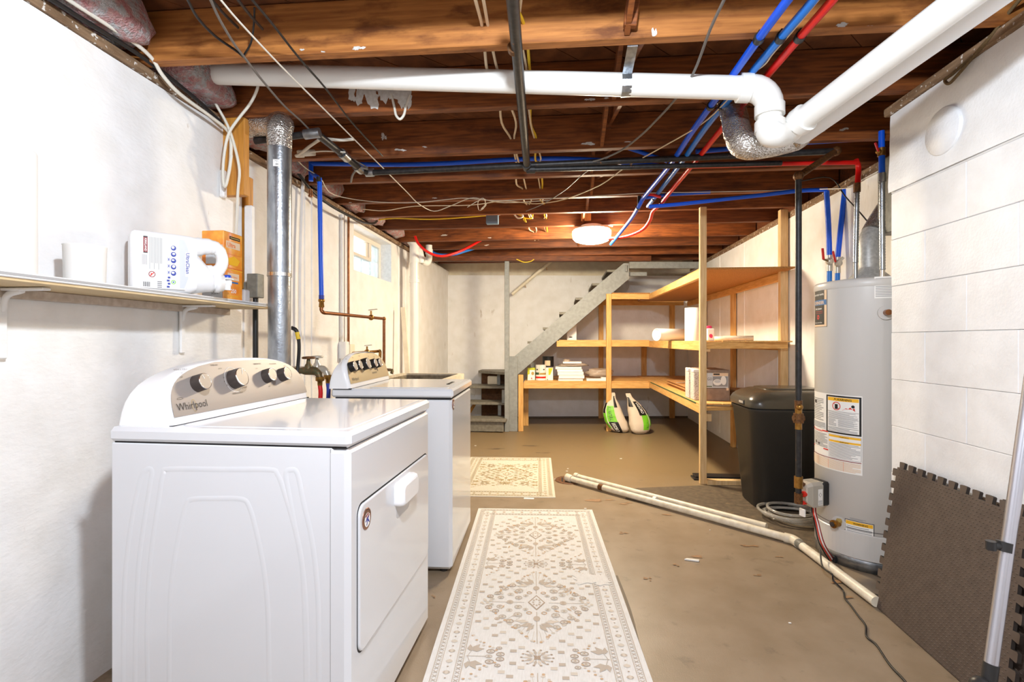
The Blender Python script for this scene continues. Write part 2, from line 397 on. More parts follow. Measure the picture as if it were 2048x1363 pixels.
def text2d(body, size=1.0, bold=False):
    """outline letters as flat faces: verts (x,y) with the baseline at 0, left at 0"""
    cu = bpy.data.curves.new('lettering', 'FONT')
    cu.body = body; cu.size = size; cu.resolution_u = 2
    if bold: cu.offset = size * .018
    ob = bpy.data.objects.new('lettering', cu)
    COL.objects.link(ob)
    dg = bpy.context.evaluated_depsgraph_get()
    me = bpy.data.meshes.new_from_object(ob.evaluated_get(dg))
    V = [(v.co.x, v.co.y) for v in me.vertices]; Fs = [tuple(p.vertices) for p in me.polygons]
    bpy.data.objects.remove(ob); bpy.data.curves.remove(cu); bpy.data.meshes.remove(me)
    return V, Fs
class Print:
    """flat print on a surface: fn(x, y, lift) -> point"""
    def __init__(s, fn, step=.00001, seg=0): s.b = B(); s.fn = fn; s.k = 0; s.step = step; s.seg = seg
    def lift(s): s.k += 1; return .0006 + s.step * s.k
    def rect(s, x0, y0, x1, y1, mat, nx=1, lift=None):
        l = s.lift() if lift is None else lift
        if s.seg: nx = max(1, math.ceil(abs(x1 - x0) / s.seg))
        vs = []
        for i in range(nx + 1):
            x = x0 + (x1 - x0) * i / nx
            vs += [s.fn(x, y0, l), s.fn(x, y1, l)]
        s.b.add(vs, [(2 * i, 2 * i + 2, 2 * i + 3, 2 * i + 1) for i in range(nx)], mat)
    def poly(s, pts, mat, lift=None):
        l = s.lift() if lift is None else lift
        s.b.add([s.fn(x, y, l) for x, y in pts], [tuple(range(len(pts)))], mat)
    def ell(s, cx, cy, rx, ry, mat, n=12, rot=0, lift=None):
        c, q = math.cos(rot), math.sin(rot)
        s.poly([(cx + rx * math.cos(a) * c - ry * math.sin(a) * q, cy + rx * math.cos(a) * q + ry * math.sin(a) * c) for a in [2 * math.pi * i / n for i in range(n)]], mat, lift)
    def ring(s, cx, cy, rx, ry, w, mat, n=16, lift=None):
        l = s.lift() if lift is None else lift
        vs = []
        for i in range(n):
            a = 2 * math.pi * i / n
            vs += [s.fn(cx + rx * math.cos(a), cy + ry * math.sin(a), l), s.fn(cx + (rx - w) * math.cos(a), cy + (ry - w) * math.sin(a), l)]
        s.b.add(vs, [(2 * i, (2 * i + 2) % (2 * n), (2 * i + 3) % (2 * n), 2 * i + 1) for i in range(n)], mat)
    def line(s, x0, y0, x1, y1, w, mat, lift=None):
        d = math.hypot(x1 - x0, y1 - y0) or 1; nx, ny = -(y1 - y0) / d * w / 2, (x1 - x0) / d * w / 2
        s.poly([(x0 + nx, y0 + ny), (x1 + nx, y1 + ny), (x1 - nx, y1 - ny), (x0 - nx, y0 - ny)], mat, lift)
    def text(s, body, x, y, size, mat, rot=0, sx=1, center=False, bold=False):
        V, Fs = text2d(body, size, bold)
        if not V: return
        if center:
            w = (min(v[0] for v in V) + max(v[0] for v in V)) / 2
            V = [(a - w, b) for a, b in V]
        c, q = math.cos(rot), math.sin(rot); l = s.lift() + .0006
        s.b.add([s.fn(x + (a * sx) * c - b * q, y + (a * sx) * q + b * c, l) for a, b in V], Fs, mat)
    def lines(s, x0, y0, x1, y1, n, mat, fill=.42, nx=2, jag=True):
        h = (y1 - y0) / n
        for i in range(n):
            e = x1 - (random.random() * .3 * (x1 - x0) if jag and random.random() < .45 else 0)
            s.rect(x0, y0 + h * i + h * .3, e, y0 + h * i + h * (.3 + fill), mat, nx)
    def obj(s, name, parent): return s.b.obj(name, parent, fix=False)
def plane_fn(o, ex, ey):
    o = Vector(o); ex = Vector(ex).normalized(); ey = Vector(ey).normalized(); n = ex.cross(ey).normalized()
    return lambda x, y, l: o + ex * x + ey * y + n * l
def blob(cx, cy, r, n=14, amp=.45, sx=1, sy=1, rnd=random):
    return [(cx + math.cos(a) * r * sx * k, cy + math.sin(a) * r * sy * k) for a, k in [(2 * math.pi * i / n, 1 - amp * rnd.random()) for i in range(n)]]
def rrect(x0, x1, y0, y1, r, z, n=5):
    out = []
    for cx, cy, a0 in ((x1 - r, y1 - r, 0), (x0 + r, y1 - r, 90), (x0 + r, y0 + r, 180), (x1 - r, y0 + r, 270)):
        for i in range(n + 1):
            a = math.radians(a0 + 90 * i / n)
            out.append(Vector((cx + r * math.cos(a), cy + r * math.sin(a), z)))
    return out
def clip_poly(poly, ax, lim, keep_less):
    out = []; n = len(poly)
    for i in range(n):
        p, q = poly[i], poly[(i + 1) % n]
        ip = (p[ax] <= lim) == keep_less or p[ax] == lim; iq = (q[ax] <= lim) == keep_less or q[ax] == lim
        if ip: out.append(p)
        if ip != iq:
            t = (lim - p[ax]) / (q[ax] - p[ax]); out.append((p[0] + t * (q[0] - p[0]), p[1] + t * (q[1] - p[1])))
    return out
# ================================================================ THE SETTING
JB, JT = 2.232, 2.427            # joist undersides, joist tops
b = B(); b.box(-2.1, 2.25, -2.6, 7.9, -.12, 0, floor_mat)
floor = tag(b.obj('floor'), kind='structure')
rr = random.Random(3)
# unpainted strip of slab by the heater
q = [PZ(1262, 976, 0), PZ(1480, 967, 0), PZ(1640, 963, 0), Vector((1.89, 3.9, 0)), Vector((1.89, 2.6, 0)), PZ(1770, 1160, 0), PZ(1600, 1082, 0), PZ(1400, 1030, 0), PZ(1250, 998, 0)]
b = B(); b.add([p + Vector((0, 0, .0012)) for p in q], [tuple(range(len(q)))], bare_conc)
b.obj('bare_patch', floor)
def floor_blobs(name, lst, mat, z):
    b = B()
    for u, v, r, sx, sy in lst:
        c = PZ(u, v, 0)
        for k in range(3):
            p = blob(c.x + rr.uniform(-1, 1) * r * sx, c.y + rr.uniform(-1, 1) * r * sy, r * rr.uniform(.5, 1), 16, .6, sx, sy, rr)
            z += .00005
            b.add([(x, y, z) for x, y in p], [tuple(range(16))], mat)
    return b.obj(name, floor)
floor_blobs('rust_stain', [(1205, 1000, .05, 2, .7), (1245, 1006, .03, 1.6, .6), (1400, 1112, .035, 1.2, .7), (1385, 1028, .03, 2, .6), (1340, 1030, .02, 1.6, .6), (1296, 1158, .015, 1, 1), (1245, 1065, .018, 1.1, 1), (1500, 1092, .022, 2, .5), (1515, 1150, .016, 1.3, .5), (1560, 1114, .014, 1.3, .6), (1680, 1163, .03, 1.5, .6), (1352, 1130, .011, 1, 1), (868, 1192, .01, 1, 1), (1700, 1195, .02, 1.5, .6)], stain_tan, .0016)
floor_blobs('dark_stain', [(1040, 890, .05, 3, .6), (1080, 905, .03, 3, .6), (1000, 897, .03, 3, .6), (1180, 966, .05, 1, .7), (1500, 1010, .05, 2, .6)], stain_dark, .0016)
b = B()
for u, v, r in ((951, 891, .012), (1242, 917, .012), (1134, 942, .010), (1136, 937, .008), (1171, 1017, .009), (1580, 1246, .006), (1110, 958, .007), (1420, 1060, .004)):
    c = PZ(u, v, 0); b.box(c.x - r, c.x + r * .8, c.y - r * .5, c.y + r * .6, .0005, .004, chip_white, .001)
b.obj('paint_chip', floor)
b = B(); c = PZ(1383, 1121, 0)
b.prism([(c.x - .035, c.y + .004, .0015), (c.x + .034, c.y - .012, .0015), (c.x + .04, c.y + .004, .0015), (c.x - .02, c.y + .016, .0015)], (0, 0, .006), chip_white)
tag(b.obj('paper_scrap'), 'small white paper scrap lying on the bare floor right of the long rug', 'paper')
# long scuff beside the rug
b = B(); P = catmull([PZ(u, v, .0017) for u, v in ((1233, 1150), (1247, 1185), (1262, 1228), (1275, 1280), (1292, 1333))], 5)
vs = []
for p in P: vs += [p - Vector((.006, 0, 0)), p + Vector((.006, 0, 0))]
b.add(vs, [(2 * i, 2 * i + 1, 2 * i + 3, 2 * i + 2) for i in range(len(P) - 1)], stain_dark); b.obj('scuff_mark', floor)

# ---- left wall: a thick parged near part and a set-back far part with the window hole
b = B()
ny, nz = 90, 46; Y0, Y1, ZT = -2.6, 2.42, 2.19
vs = []
for j in range(nz + 1):
    for i in range(ny + 1):
        y = Y0 + (Y1 - Y0) * i / ny; z = ZT * j / nz
        n = mnoise.noise(Vector((y * 1.1, z * 1.1, 3))) * .010 + mnoise.noise(Vector((y * 4, z * 3, 9))) * .004 + mnoise.noise(Vector((y * 11, z * 7, 1))) * .0016
        low = max(0, (.55 - z)) * .10 + .02 * max(0, mnoise.noise(Vector((y * 2.5, z * 2.2, 14)))) * max(0, 1 - z)
        vs.append((-1.63 + n + low, y, z))
b.add(vs, [(j * (ny + 1) + i, j * (ny + 1) + i + 1, (j + 1) * (ny + 1) + i + 1, (j + 1) * (ny + 1) + i) for j in range(nz) for i in range(ny)], wall_paint, True)
b.box(-2.1, -1.642, Y0, Y1, 0, ZT, wall_paint)
WX = -1.77; WY0, WY1, WZ0, WZ1 = 4.15, 5.11, 1.765, 2.165
b.box(-2.1, WX, 2.42, WY0, 0, 2.19, wall_paint, 0)
b.box(-2.1, WX, WY0, WY1, 0, WZ0, wall_paint)
b.box(-2.1, WX, WY0, WY1, WZ1, 2.19, wall_paint)
b.box(-2.1, WX, WY1, 5.75, 0, 2.19, wall_paint)
b.box(-2.1, -1.665, 5.75, 7.5, 0, 2.19, back_paint)
b.box(-2.1, -1.87, -2.6, 7.9, 2.19, 2.45, joist_wood_c)
wl = tag(b.obj('wall_left', fix=False), kind='structure')
b = B(); b.box(-1.80, -1.615, -2.6, 2.45, 2.192, JB - .002, sill_wood, .004); b.obj('sill_plate', wl)
b = B(); b.box(-1.92, -1.745, 2.45, 7.4, 2.192, JB - .002, sill_wood, .004); b.obj('sill_plate', wl)
# board-form ribs on the far part
for y, w, z0, z1 in ((2.66, .02, .3, 2.18), (2.98, .012, .2, 2.18), (3.34, .03, .2, 2.18), (3.42, .012, .2, 2.18), (4.05, .05, .2, 2.18), (5.36, .02, .2, 2.18), (5.62, .03, .2, 2.18)):
    b = B(); b.box(WX - .005, WX + .007, y - w, y + w, z0, z1, wall_paint, .005); b.obj('form_rib', wl)

# ---- window_1 : basement glass-block window with a small vent
win = tag(bpy.data.objects.new('window_1', None), kind='structure'); COL.objects.link(win); win.location = (-1.9, (WY0 + WY1) / 2, WZ0)
fx0, fx1 = -1.955, -1.885
def part_box(name, parent, *a, **k):
    b = B(); b.box(*a, **k); return b.obj(name, parent)
part_box('frame', win, fx0, fx1, WY0, WY1, WZ1 - .045, WZ1, window_vinyl, .004)
part_box('frame', win, fx0, fx1, WY1 - .035, WY1, WZ0, WZ1 - .045, window_vinyl, .004)
part_box('frame', win, fx0, fx1, WY0, WY0 + .03, WZ0, WZ1 - .045, window_vinyl, .004)
part_box('frame', win, fx0, fx1, WY0 + .03, WY1 - .035, WZ0, WZ0 + .012, window_vinyl, .003)
VM, HM = 4.80, 1.975
part_box('mullion', win, fx0, fx1, VM, VM + .05, HM, WZ1 - .045, window_vinyl, .004)
part_box('mullion', win, fx0, fx1, WY0 + .03, VM + .05, HM - .03, HM, window_vinyl, .004)
part_box('vent_pane', win, -1.935, -1.93, WY0 + .05, VM, HM + .01, WZ1 - .05, clear_glass)
part_box('vent_sash', win, -1.93, -1.90, VM - .05, VM - .005, HM, WZ1 - .045, window_vinyl, .004)
part_box('glass_block', win, -1.95, -1.90, VM + .055, WY1 - .038, HM - .004, WZ1 - .048, glass_block, .01)
yy = [WY0 + .032 + (WY1 - .07 - WY0) * i / 4 for i in range(5)]
for i in range(4):
    part_box('glass_block', win, -1.95, -1.90, yy[i] + .003, yy[i + 1] - .003, WZ0 + .014, HM - .034 if i < 3 else HM - .008, glass_block, .01)
part_box('reveal', win, -2.1, WX - .001, WY1 - .0008, WY1 + .002, WZ0, WZ1, M('reveal_paint', S(236, 240, 244), S(222, 226, 230), rough=.6, vs_=9))

# ---- back wall (a touch skewed) with a ledge near its top
def wallb(x): return 7.5 + .118 * x
b = B()
b.prism([(-2.1, wallb(-2.1), 0), (2.25, wallb(2.25), 0), (2.25, 8.0, 0), (-2.1, 8.0, 0)], (0, 0, 2.13), back_paint)
b.prism([(-2.1, wallb(-2.1) + .05, 2.13), (2.25, wallb(2.25) + .05, 2.13), (2.25, 8.0, 2.13), (-2.1, 8.0, 2.13)], (0, 0, .31), cream_paint)
wbk = tag(b.obj('wall_back'), kind='structure')
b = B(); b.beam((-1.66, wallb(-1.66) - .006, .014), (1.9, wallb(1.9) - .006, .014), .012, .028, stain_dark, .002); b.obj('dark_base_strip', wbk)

# ---- right wall, far and near part
b = B(); b.box(1.90, 2.25, 2.3, 7.9, 0, 2.175, back_paint); b.box(1.99, 2.25, -2.6, 7.9, 2.19, 2.45, joist_wood_c); wr = tag(b.obj('wall_right'), kind='structure')
b = B(); b.box(1.90, 2.1, 2.47, 7.6, 2.176, JB - .002, sill_wood, .004); b.obj('sill_plate', wr)
for y in (2.95, 3.75, 4.6, 5.4, 6.2):
    b = B(); b.box(1.894, 1.905, y - .012, y + .012, .05, 2.16, back_paint, .005); b.obj('form_rib', wr)
b = B()
ny, nz = 80, 40; Y0, Y1 = -2.6, 2.47
b.box(1.545, 2.25, Y0, Y1, 0, 2.19, block_paint)
vs = []
zb = 1.835
for j in range(13):
    for i in range(ny + 1):
        y = Y0 + (Y1 - Y0) * i / ny; z = zb + (2.19 - zb) * j / 12
        n = mnoise.noise(Vector((y * 2.2, z * 4, 5))) * .010 + mnoise.noise(Vector((y * 7, z * 12, 2))) * .005
        vs.append((1.522 + n - .006, y, z))
b.add(vs, [(j * (ny + 1) + i, j * (ny + 1) + i + 1, (j + 1) * (ny + 1) + i + 1, (j + 1) * (ny + 1) + i) for j in range(12) for i in range(ny)], block_paint, True)
b.box(1.524, 1.55, Y1 - .004, Y1, zb, 2.19, block_paint)
b.box(1.5195, 1.55, Y0, Y1, zb - .006, zb + .012, block_paint, .004)
wrn = tag(b.obj('wall_right_near', fix=False), kind='structure')
b = B(); b.box(1.50, 1.70, Y0, Y1 + .02, 2.192, JB - .002, sill_wood, .004); b.obj('sill_plate', wrn)
zs = [0, .124, .337, .55, .763, .976, 1.19, 1.403, 1.616, 1.829]
for k in range(9):
    y = Y1 - (.215 if k % 2 else .43) ; y1 = Y1
    while y1 > -1.0:
        b = B(); dx = rr.uniform(-.0008, .0008)
        b.box(1.522 + dx, 1.552, max(y, -1.2) + .0006, y1 - .0006, zs[k] + .0006, zs[k + 1] - .0006, block_paint, .0022)
        b.obj('block', wrn); y1 = y; y -= .43
b = B(); b.box(-2.1, 2.25, -2.8, -2.6, 0, 2.45, wall_paint); tag(b.obj('wall_front'), kind='structure')

# ---- ceiling: subfloor with diagonal planks, joists, bridging
b = B(); b.box(-2.1, 2.25, -2.8, 8.0, 2.446, 2.52, plank_wood); ceil = tag(b.obj('ceiling'), kind='structure')
W = .142
k0 = int((-2.1 - 2.2) / (W * 1.4142)) - 48
for k in range(-60, 80):
    a0 = k * W * 1.41421; a1 = a0 + W * 1.41421 - .006
    # strip between x - y = a0..a1
    poly = [(-2.0, -2.0 - a0), (2.2, 2.2 - a0), (2.2, 2.2 - a1), (-2.0, -2.0 - a1)]
    poly = clip_poly(poly, 1, -1.2, False); poly = clip_poly(poly, 1, 7.7, True) if poly else poly
    if len(poly) < 3: continue
    b = B(); dz = rr.uniform(0, .003)
    b.prism([(x, y, JT + .001 + dz) for x, y in poly], (0, 0, .016), plank_wood); b.obj('plank', ceil)
YF = [-1.6, -1.1, -.6, -.12, .36, .86, 1.357, 1.857, 2.337, 2.882, 3.328, 3.825, 4.266, 4.756, 5.348, 5.842, 6.40]
SKEW = {7: .015, 8: .010, 9: .002}
joists = []
for i, y in enumerate(YF):
    m = SKEW.get(i, 0); x0, x1 = -1.86, 1.98
    mat = joist_wood_lit if i == 7 else (joist_wood_c if i >= 13 and i % 2 else joist_wood)
    b = B(); yc = y - .0225
    b.beam((x0, yc + m * x0, (JB + JT) / 2), (x1, yc + m * x1, (JB + JT) / 2), .045, JT - JB, mat, .003)
    joists.append(b.obj('joist', ceil))
b = B(); b.beam((-1.7, 6.86, (JB + JT) / 2), (2.0, 6.86 + .0, (JB + JT) / 2), .05, JT - JB, joist_wood_c, .003); b.obj('joist', ceil)
# header beam that carries the joists over the stair and rests on the grey post
b = B(); b.beam(bk(-1.66, -.06, 2.198), bk(1.14, -.06, 2.198), .09, .066, joist_wood_c, .004); b.obj('header_beam', ceil)
for i in range(6, 16):
    ya, yb = YF[i - 1] + .0, YF[i] - .045
    for k in (0, 1):
        xx = .22 + .03 * k + .02 * rr.uniform(-1, 1)
        b = B()
        if k == 0: b.beam((xx, ya - .01, JT - .03), (xx, yb + .006, JB + .035), .02, .06, joist_wood, .002)
        else: b.beam((xx + .035, ya - .006, JB + .035), (xx + .035, yb + .01, JT - .03), .02, .06, joist_wood, .002)
        b.obj('bridging', ceil)
for u, v, h, w, y in ((1258, 30, .11, .045, 1.80), (1212, 245, .10, .05, 2.87)):
    p = PY(u, v, y); b = B(); b.beam((p.x, p.y - .02, p.z - h / 2), (p.x + .012, p.y - .03, p.z + h / 2), .03, w, joist_wood, .003, (1, 0, 0)); b.obj('bridging', ceil)
p = PY(1172, 436, 4.68); b = B(); b.box(p.x - .045, p.x + .045, p.y - .03, p.y - .012, p.z - .03, JT - .02, stud_y, .002); b.obj('nailing_block', ceil)
# flaked white paint left on the joists
def joist_paint(ji, lst, mat=white_flake):
    y = YF[ji] - .045; m = SKEW.get(ji, 0); b = B()
    for u, v, w, h in lst:
        p = PY(u, v, y)
        for k in range(4):
            q = blob(p.x + rr.uniform(-.6, .6) * w, p.z + rr.uniform(-.4, .4) * h, w * .55, 14, .55, 1, h / w, rr)
            b.add([(x, y + m * x - .0012 - .0002 * k, max(z, JB + .001)) for x, z in q], [tuple(range(14))], mat)
    return b.obj('paint_patch', joists[ji])
joist_paint(7, [(720, 100, .03, .012), (650, 108, .012, .006), (610, 104, .012, .006), (1310, 65, .012, .03), (1690, 45, .035, .012), (1745, 50, .03, .012)])
joist_paint(8, [(712, 192, .04, .10), (742, 190, .05, .11), (775, 188, .06, .11), (805, 190, .07, .11), (826, 194, .03, .09), (1180, 200, .03, .01), (1215, 196, .02, .006)])
joist_paint(9, [(768, 272, .018, .03), (800, 300, .04, .012), (850, 294, .02, .006), (1180, 287, .05, .012), (1255, 283, .03, .006), (1640, 262, .03, .01), (1690, 258, .03, .012)])
joist_paint(11, [(870, 396, .03, .008), (700, 405, .02, .006)])
joist_paint(14, [(890, 470, .06, .010), (980, 475, .03, .008), (650, 460, .03, .01)])
joist_paint(15, [(975, 490, .04, .010)])

# ---- pink insulation stuffed between the joist ends on the left
def lump(c, sx, sy, sz, mat, amp=.22, seg=20, rings=12, seed=0, pw=.6):
    b = B(); R = []
    for i in range(rings + 1):
        f = math.pi * i / rings; row = []
        for j in range(seg):
            t = 2 * math.pi * j / seg
            e = lambda w: math.copysign(abs(w) ** pw, w)
            d = Vector((e(math.sin(f)) * e(math.cos(t)), e(math.sin(f)) * e(math.sin(t)), e(math.cos(f))))
            n = 1 + amp * mnoise.noise(d * 2.1 + Vector((seed, seed * 2.3, 0))) + amp * .5 * mnoise.noise(d * 5 + Vector((seed, 0, seed)))
            row.append(Vector((c[0] + d.x * sx * n, c[1] + d.y * sy * n, c[2] + d.z * sz * n)))
        R.append(row)
    b.loft(R, mat, False, False); return b
wh = {6: 'white-faced pink wool between the nearest two joists, top left corner', 7: 'pink insulation wool around the end of the white drain pipe', 8: 'pink insulation wool behind the foil dryer duct',
      9: 'pink insulation wool above the left end of the blue water line', 10: 'pink insulation wool above the black sagging cable, just before the window', 11: 'pink insulation wool above the window, nearest bay', 12: 'pink insulation wool above the middle of the window', 13: 'pink insulation wool above the far end of the window', 14: 'pink insulation wool behind the top of the white drain stack'}
for i, lab in wh.items():
    ya, yb = YF[i], YF[i + 1] - .045
    xe = {6: -1.50, 7: -1.52, 8: -1.60}.get(i, -1.66)
    x0 = -1.8
    b = lump(((x0 + xe) / 2, (ya + yb) / 2, JB + .098), (xe - x0) / 2, (yb - ya) / 2 * .93, .085, pink_wool, .16, seed=i * 3.1)
    tag(b.obj('insulation_batt'), lab, 'insulation', 'insulation between the joist ends')
# ================================================================ LAUNDRY MACHINES
def console(root, yc, hw, xf, xb, z0, hgt, pmat, name='control_console'):
    """arched control console: white shell, inset metal panel; returns fn(y, z, lift) on the panel and its normal"""
    XF = lambda t: xf - .055 * t ** 1.15
    XB = lambda t: xb + .065 * t ** 2.2
    HWF = lambda t: hw * max(0.0, 1 - t ** 4.2) ** (1 / 2.4)
    ts = [0, .06, .2, .35, .5, .62, .72, .8, .87, .92, .96, .985, .997]
    rings = []
    for t in ts:
        w = HWF(t) ; x0, x1 = XB(t), XF(t); z = z0 + hgt * t
        wb = w * (1.0 - .08 * t)
        r = .022
        pts = []
        for k in range(9): pts.append(Vector((x1 - (r * (1 - math.sin(math.pi / 2 * k / 8))), yc + w - r + r * math.sin(math.pi / 2 * (1 - k / 8)), z)) if False else Vector((x1 - r + r * math.sin(math.pi / 2 * k / 8), yc + w - r + r * math.cos(math.pi / 2 * k / 8), z)))
        for k in range(1, 10): pts.append(Vector((x1, yc + (w - r) * (1 - 2 * k / 10), z)))
        for k in range(9): pts.append(Vector((x1 - r + r * math.cos(math.pi / 2 * k / 8), yc - w + r - r * math.sin(math.pi / 2 * k / 8), z)))
        for k in range(1, 6): pts.append(Vector((x1 - r + (x0 + .01 - x1 + r) * k / 6, yc - (w + (wb - w) * k / 6), z)))
        for k in range(5): pts.append(Vector((x0 + .01 - .01 * math.sin(math.pi / 2 * k / 4), yc - wb + .01 - .01 * math.cos(math.pi / 2 * k / 4), z)))
        for k in range(1, 6): pts.append(Vector((x0, yc + (wb - .01) * (2 * k / 6 - 1), z)))
        for k in range(5): pts.append(Vector((x0 + .01 - .01 * math.cos(math.pi / 2 * k / 4), yc + wb - .01 + .01 * math.sin(math.pi / 2 * k / 4), z)))
        for k in range(1, 6): pts.append(Vector((x0 + .01 + (x1 - r - x0 - .01) * k / 6, yc + wb + (w - wb) * k / 6, z)))
        rings.append(pts)
    b = B(); b.loft(rings, enamel_plastic); sh = b.obj(name, root)
    # metal face
    b = B(); ny = 24; tt = [.13 + (.955 - .13) * i / 14 for i in range(15)]
    vs = []
    for t in tt:
        s_ = (t - .06) / (.985 - .06)
        w = (hw - .012) * max(0.0, 1 - max(0, t - .0) ** 4.0 / .93) ** (1 / 2.3)
        for i in range(ny + 1): vs.append((XF(t) + .0022, yc + w * (2 * i / ny - 1), z0 + hgt * t))
    b.add(vs, [(j * (ny + 1) + i, j * (ny + 1) + i + 1, (j + 1) * (ny + 1) + i + 1, (j + 1) * (ny + 1) + i) for j in range(14) for i in range(ny)], pmat)
    b.obj('metal_panel', sh, fix=False)
    b = B(); b.box(xb + .02, xf + .001, yc - hw + .003, yc + hw - .003, z0 - .003, z0 + .0015, black_gap); b.obj('shadow_gap', sh)
    nrm = Vector((1, 0, .055 * 1.15 / hgt * .9)).normalized()
    return sh, (lambda y, z, l=0: Vector((XF(max(0.01, (z - z0) / hgt)) + .0024 + l, yc + y, z))), nrm
def knob(parent, p, n, r, dep, tick=0, face=knob_face, side=knob_dark):
    a = Vector((0, 1, 0)); u = n.cross(a).normalized()
    X = Matrix(((a.x, u.x, n.x, p.x), (a.y, u.y, n.y, p.y), (a.z, u.z, n.z, p.z), (0, 0, 0, 1)))
    b = B(); b.lathe([(r * 1.04, -.002), (r * 1.0, dep * .9), (r * .985, dep * .97)], side, 28, X)
    k = b.obj('knob', parent)
    b = B(); b.lathe([(r * .985, dep * .93), (r * .98, dep), (r * .90, dep + .0012), (r * .88, dep + .0004)], chrome, 28, X, False, False); b.obj('chrome_ring', k)
    b = B(); b.lathe([(r * .89, dep * .97), (r * .885, dep + .0006)], face, 28, X); b.obj('knob_cap', k)
    c, s_ = math.cos(tick), math.sin(tick)
    pr = Print(lambda x, y, l: X @ Vector((x, y, dep + .0008 + l))); pr.line(c * r * .3, s_ * r * .3, c * r * .82, s_ * r * .82, r * .07, ink_white); pr.obj('tick_mark', k)
    return k
def scaled_print(fn): return Print(lambda x, y, l: fn(x, y, l))

# ---- dryer
DY0, DY1, DXB, DXF, LT = 1.268, 2.003, -1.246, -.542, .914
dry = thing('clothes_dryer', ((DXB + DXF) / 2, (DY0 + DY1) / 2, 0), 'white dryer with a beige four-knob panel and front door, nearest machine', 'dryer')
b = B()
b.box(DXB + .01, -.588, DY0, DY1, .02, .871, enamel, .004)
cab = b.obj('cabinet', dry)
for x in (DXB + .06, DXF - .07):
    for y in (DY0 + .06, DY1 - .06):
        b = B(); b.cyl((x, y, 0), (x, y, .03), .02, dark_plastic, 12); b.obj('foot', dry)
b = B(); b.box(-.607, DXF, DY0 - .0012, DY1 + .0012, .02, .871, enamel, .014, smooth=False); fp = b.obj('front_panel', dry)
b = B(); b.box(-.5945, -.5928, DY0 - .0009, DY1 + .0009, .03, .868, ink_grey); b.obj('seam', dry)
b = B(); b.box(DXB + .004, DXF + .004, DY0 - .005, DY1 + .004, .8715, LT, enamel, .011); lid = b.obj('top_panel', dry)
b = B()
rg = [rrect(DXB + .19, DXF - .022, DY0 + .03, DY1 - .03, .03, z, 4) for z in (LT - .004, LT + .0012)]
rg.append(rrect(DXB + .194, DXF - .026, DY0 + .034, DY1 - .034, .028, LT + .002, 4)); b.loft(rg, enamel); b.obj('raised_field', lid)
b = B(); b.box(DXB + .02, DXF - .01, DY0 + .003, DY1 - .003, .868, .875, black_gap); b.obj('seam', dry)
# pressed arches on the side
def ridge(path, hw=.015, hh=.0024):
    P = catmull([PY(200 + x / 1.996, 680 + y / 1.996, DY0) for x, y in path], 4); b = B(); rings = []
    for i, p in enumerate(P):
        t = (P[min(i + 1, len(P) - 1)] - P[max(i - 1, 0)]).normalized(); n = Vector((t.z, 0, -t.x))
        rings.append([p + n * hw * k + Vector((0, .0015 - hh * (1 - k * k) ** 1.5, 0)) for k in (-1, -.66, -.33, 0, .33, .66, 1)])
    b.loft(rings, enamel, False, False, False); return b.obj('pressed_ridge', cab)
ridge([(94, 1430), (96, 1200), (102, 950), (130, 720), (165, 560), (188, 520), (212, 522), (204, 580), (182, 720), (158, 900), (146, 1150), (142, 1430)])
ridge([(196, 1430), (192, 1150), (206, 880), (240, 640), (258, 535), (285, 516), (500, 516), (690, 516), (722, 535), (748, 600), (790, 740), (822, 900), (838, 1100), (844, 1430)])
ridge([(282, 1430), (284, 1150), (294, 950), (326, 760), (352, 660), (378, 636), (480, 632), (575, 634), (606, 660), (636, 760), (668, 920), (684, 1100), (690, 1430)])
ridge([(838, 1430), (834, 1150), (822, 900), (792, 740), (766, 600), (756, 530), (776, 516), (802, 530), (826, 640), (862, 800), (884, 1000), (888, 1200), (890, 1430)])
# door
dz0, dz1, dy0, dy1 = .298, .702, 1.318, 1.974
def slab(name, parent, y0, y1, z0, z1, r, x0, x1, mat, inset=.004):
    ring = lambda x, k: [Vector((x, p.x, p.y)) for p in rrect(y0 + k, y1 - k, z0 + k, z1 - k, r, 0, 6)]
    b = B(); b.loft([ring(x0, 0), ring(x1 - inset, 0), ring(x1 - inset * .3, inset * .3), ring(x1, inset)], mat, smooth=False); return b.obj(name, parent)
slab('door_gap', fp, dy0 - .004, dy1 + .004, dz0 - .004, dz1 + .005, .032, DXF - .004, DXF + .0006, black_gap, .0002)
door = slab('door', dry, dy0, dy1, dz0, dz1, .03, DXF - .004, DXF + .007, enamel)
hx = DXF + .007
slab('handle_recess', door, 1.60, 1.735, .566, .64, .02, hx - .001, hx + .0008, M('recess_grey', S(196, 197, 199), rough=.4), .0002)
hb = B()
R = []
for k, (x, gy, gz) in enumerate(((hx, 0, 0), (hx + .016, 0, .0), (hx + .028, .004, .004), (hx + .033, .012, .012))):
    R.append([Vector((x, p.x, p.y)) for p in rrect(1.583 + gy, 1.752 - gy, .612 + gz * .6, .688 - gz, .016, 0, 5)])
hb.loft(R, enamel_plastic); hb.obj('door_handle', door)
c = Vector((hx, 1.362, .655)); X = Matrix(((0, 0, 1, c.x), (1, 0, 0, c.y), (0, 1, 0, c.z), (0, 0, 0, 1)))
b = B(); b.lathe([(.030, -.001), (.030, .0012), (.028, .0018)], ink_copper, 28, X); bd = b.obj('round_badge', door)
pr = Print(lambda x, y, l: Vector((c.x + .0019 + l, c.y + x, c.z + y)))
pr.ell(0, -.003, .0195, .0195, ink_white, 20)
pr.poly([(-.013, .010), (.004, .0155), (.013, .011), (.002, .010), (-.010, .004)], ink_maroon)
pr.poly([(-.004, .003), (.008, .010), (.016, .006), (.006, .003), (-.002, -.002)], ink_maroon)
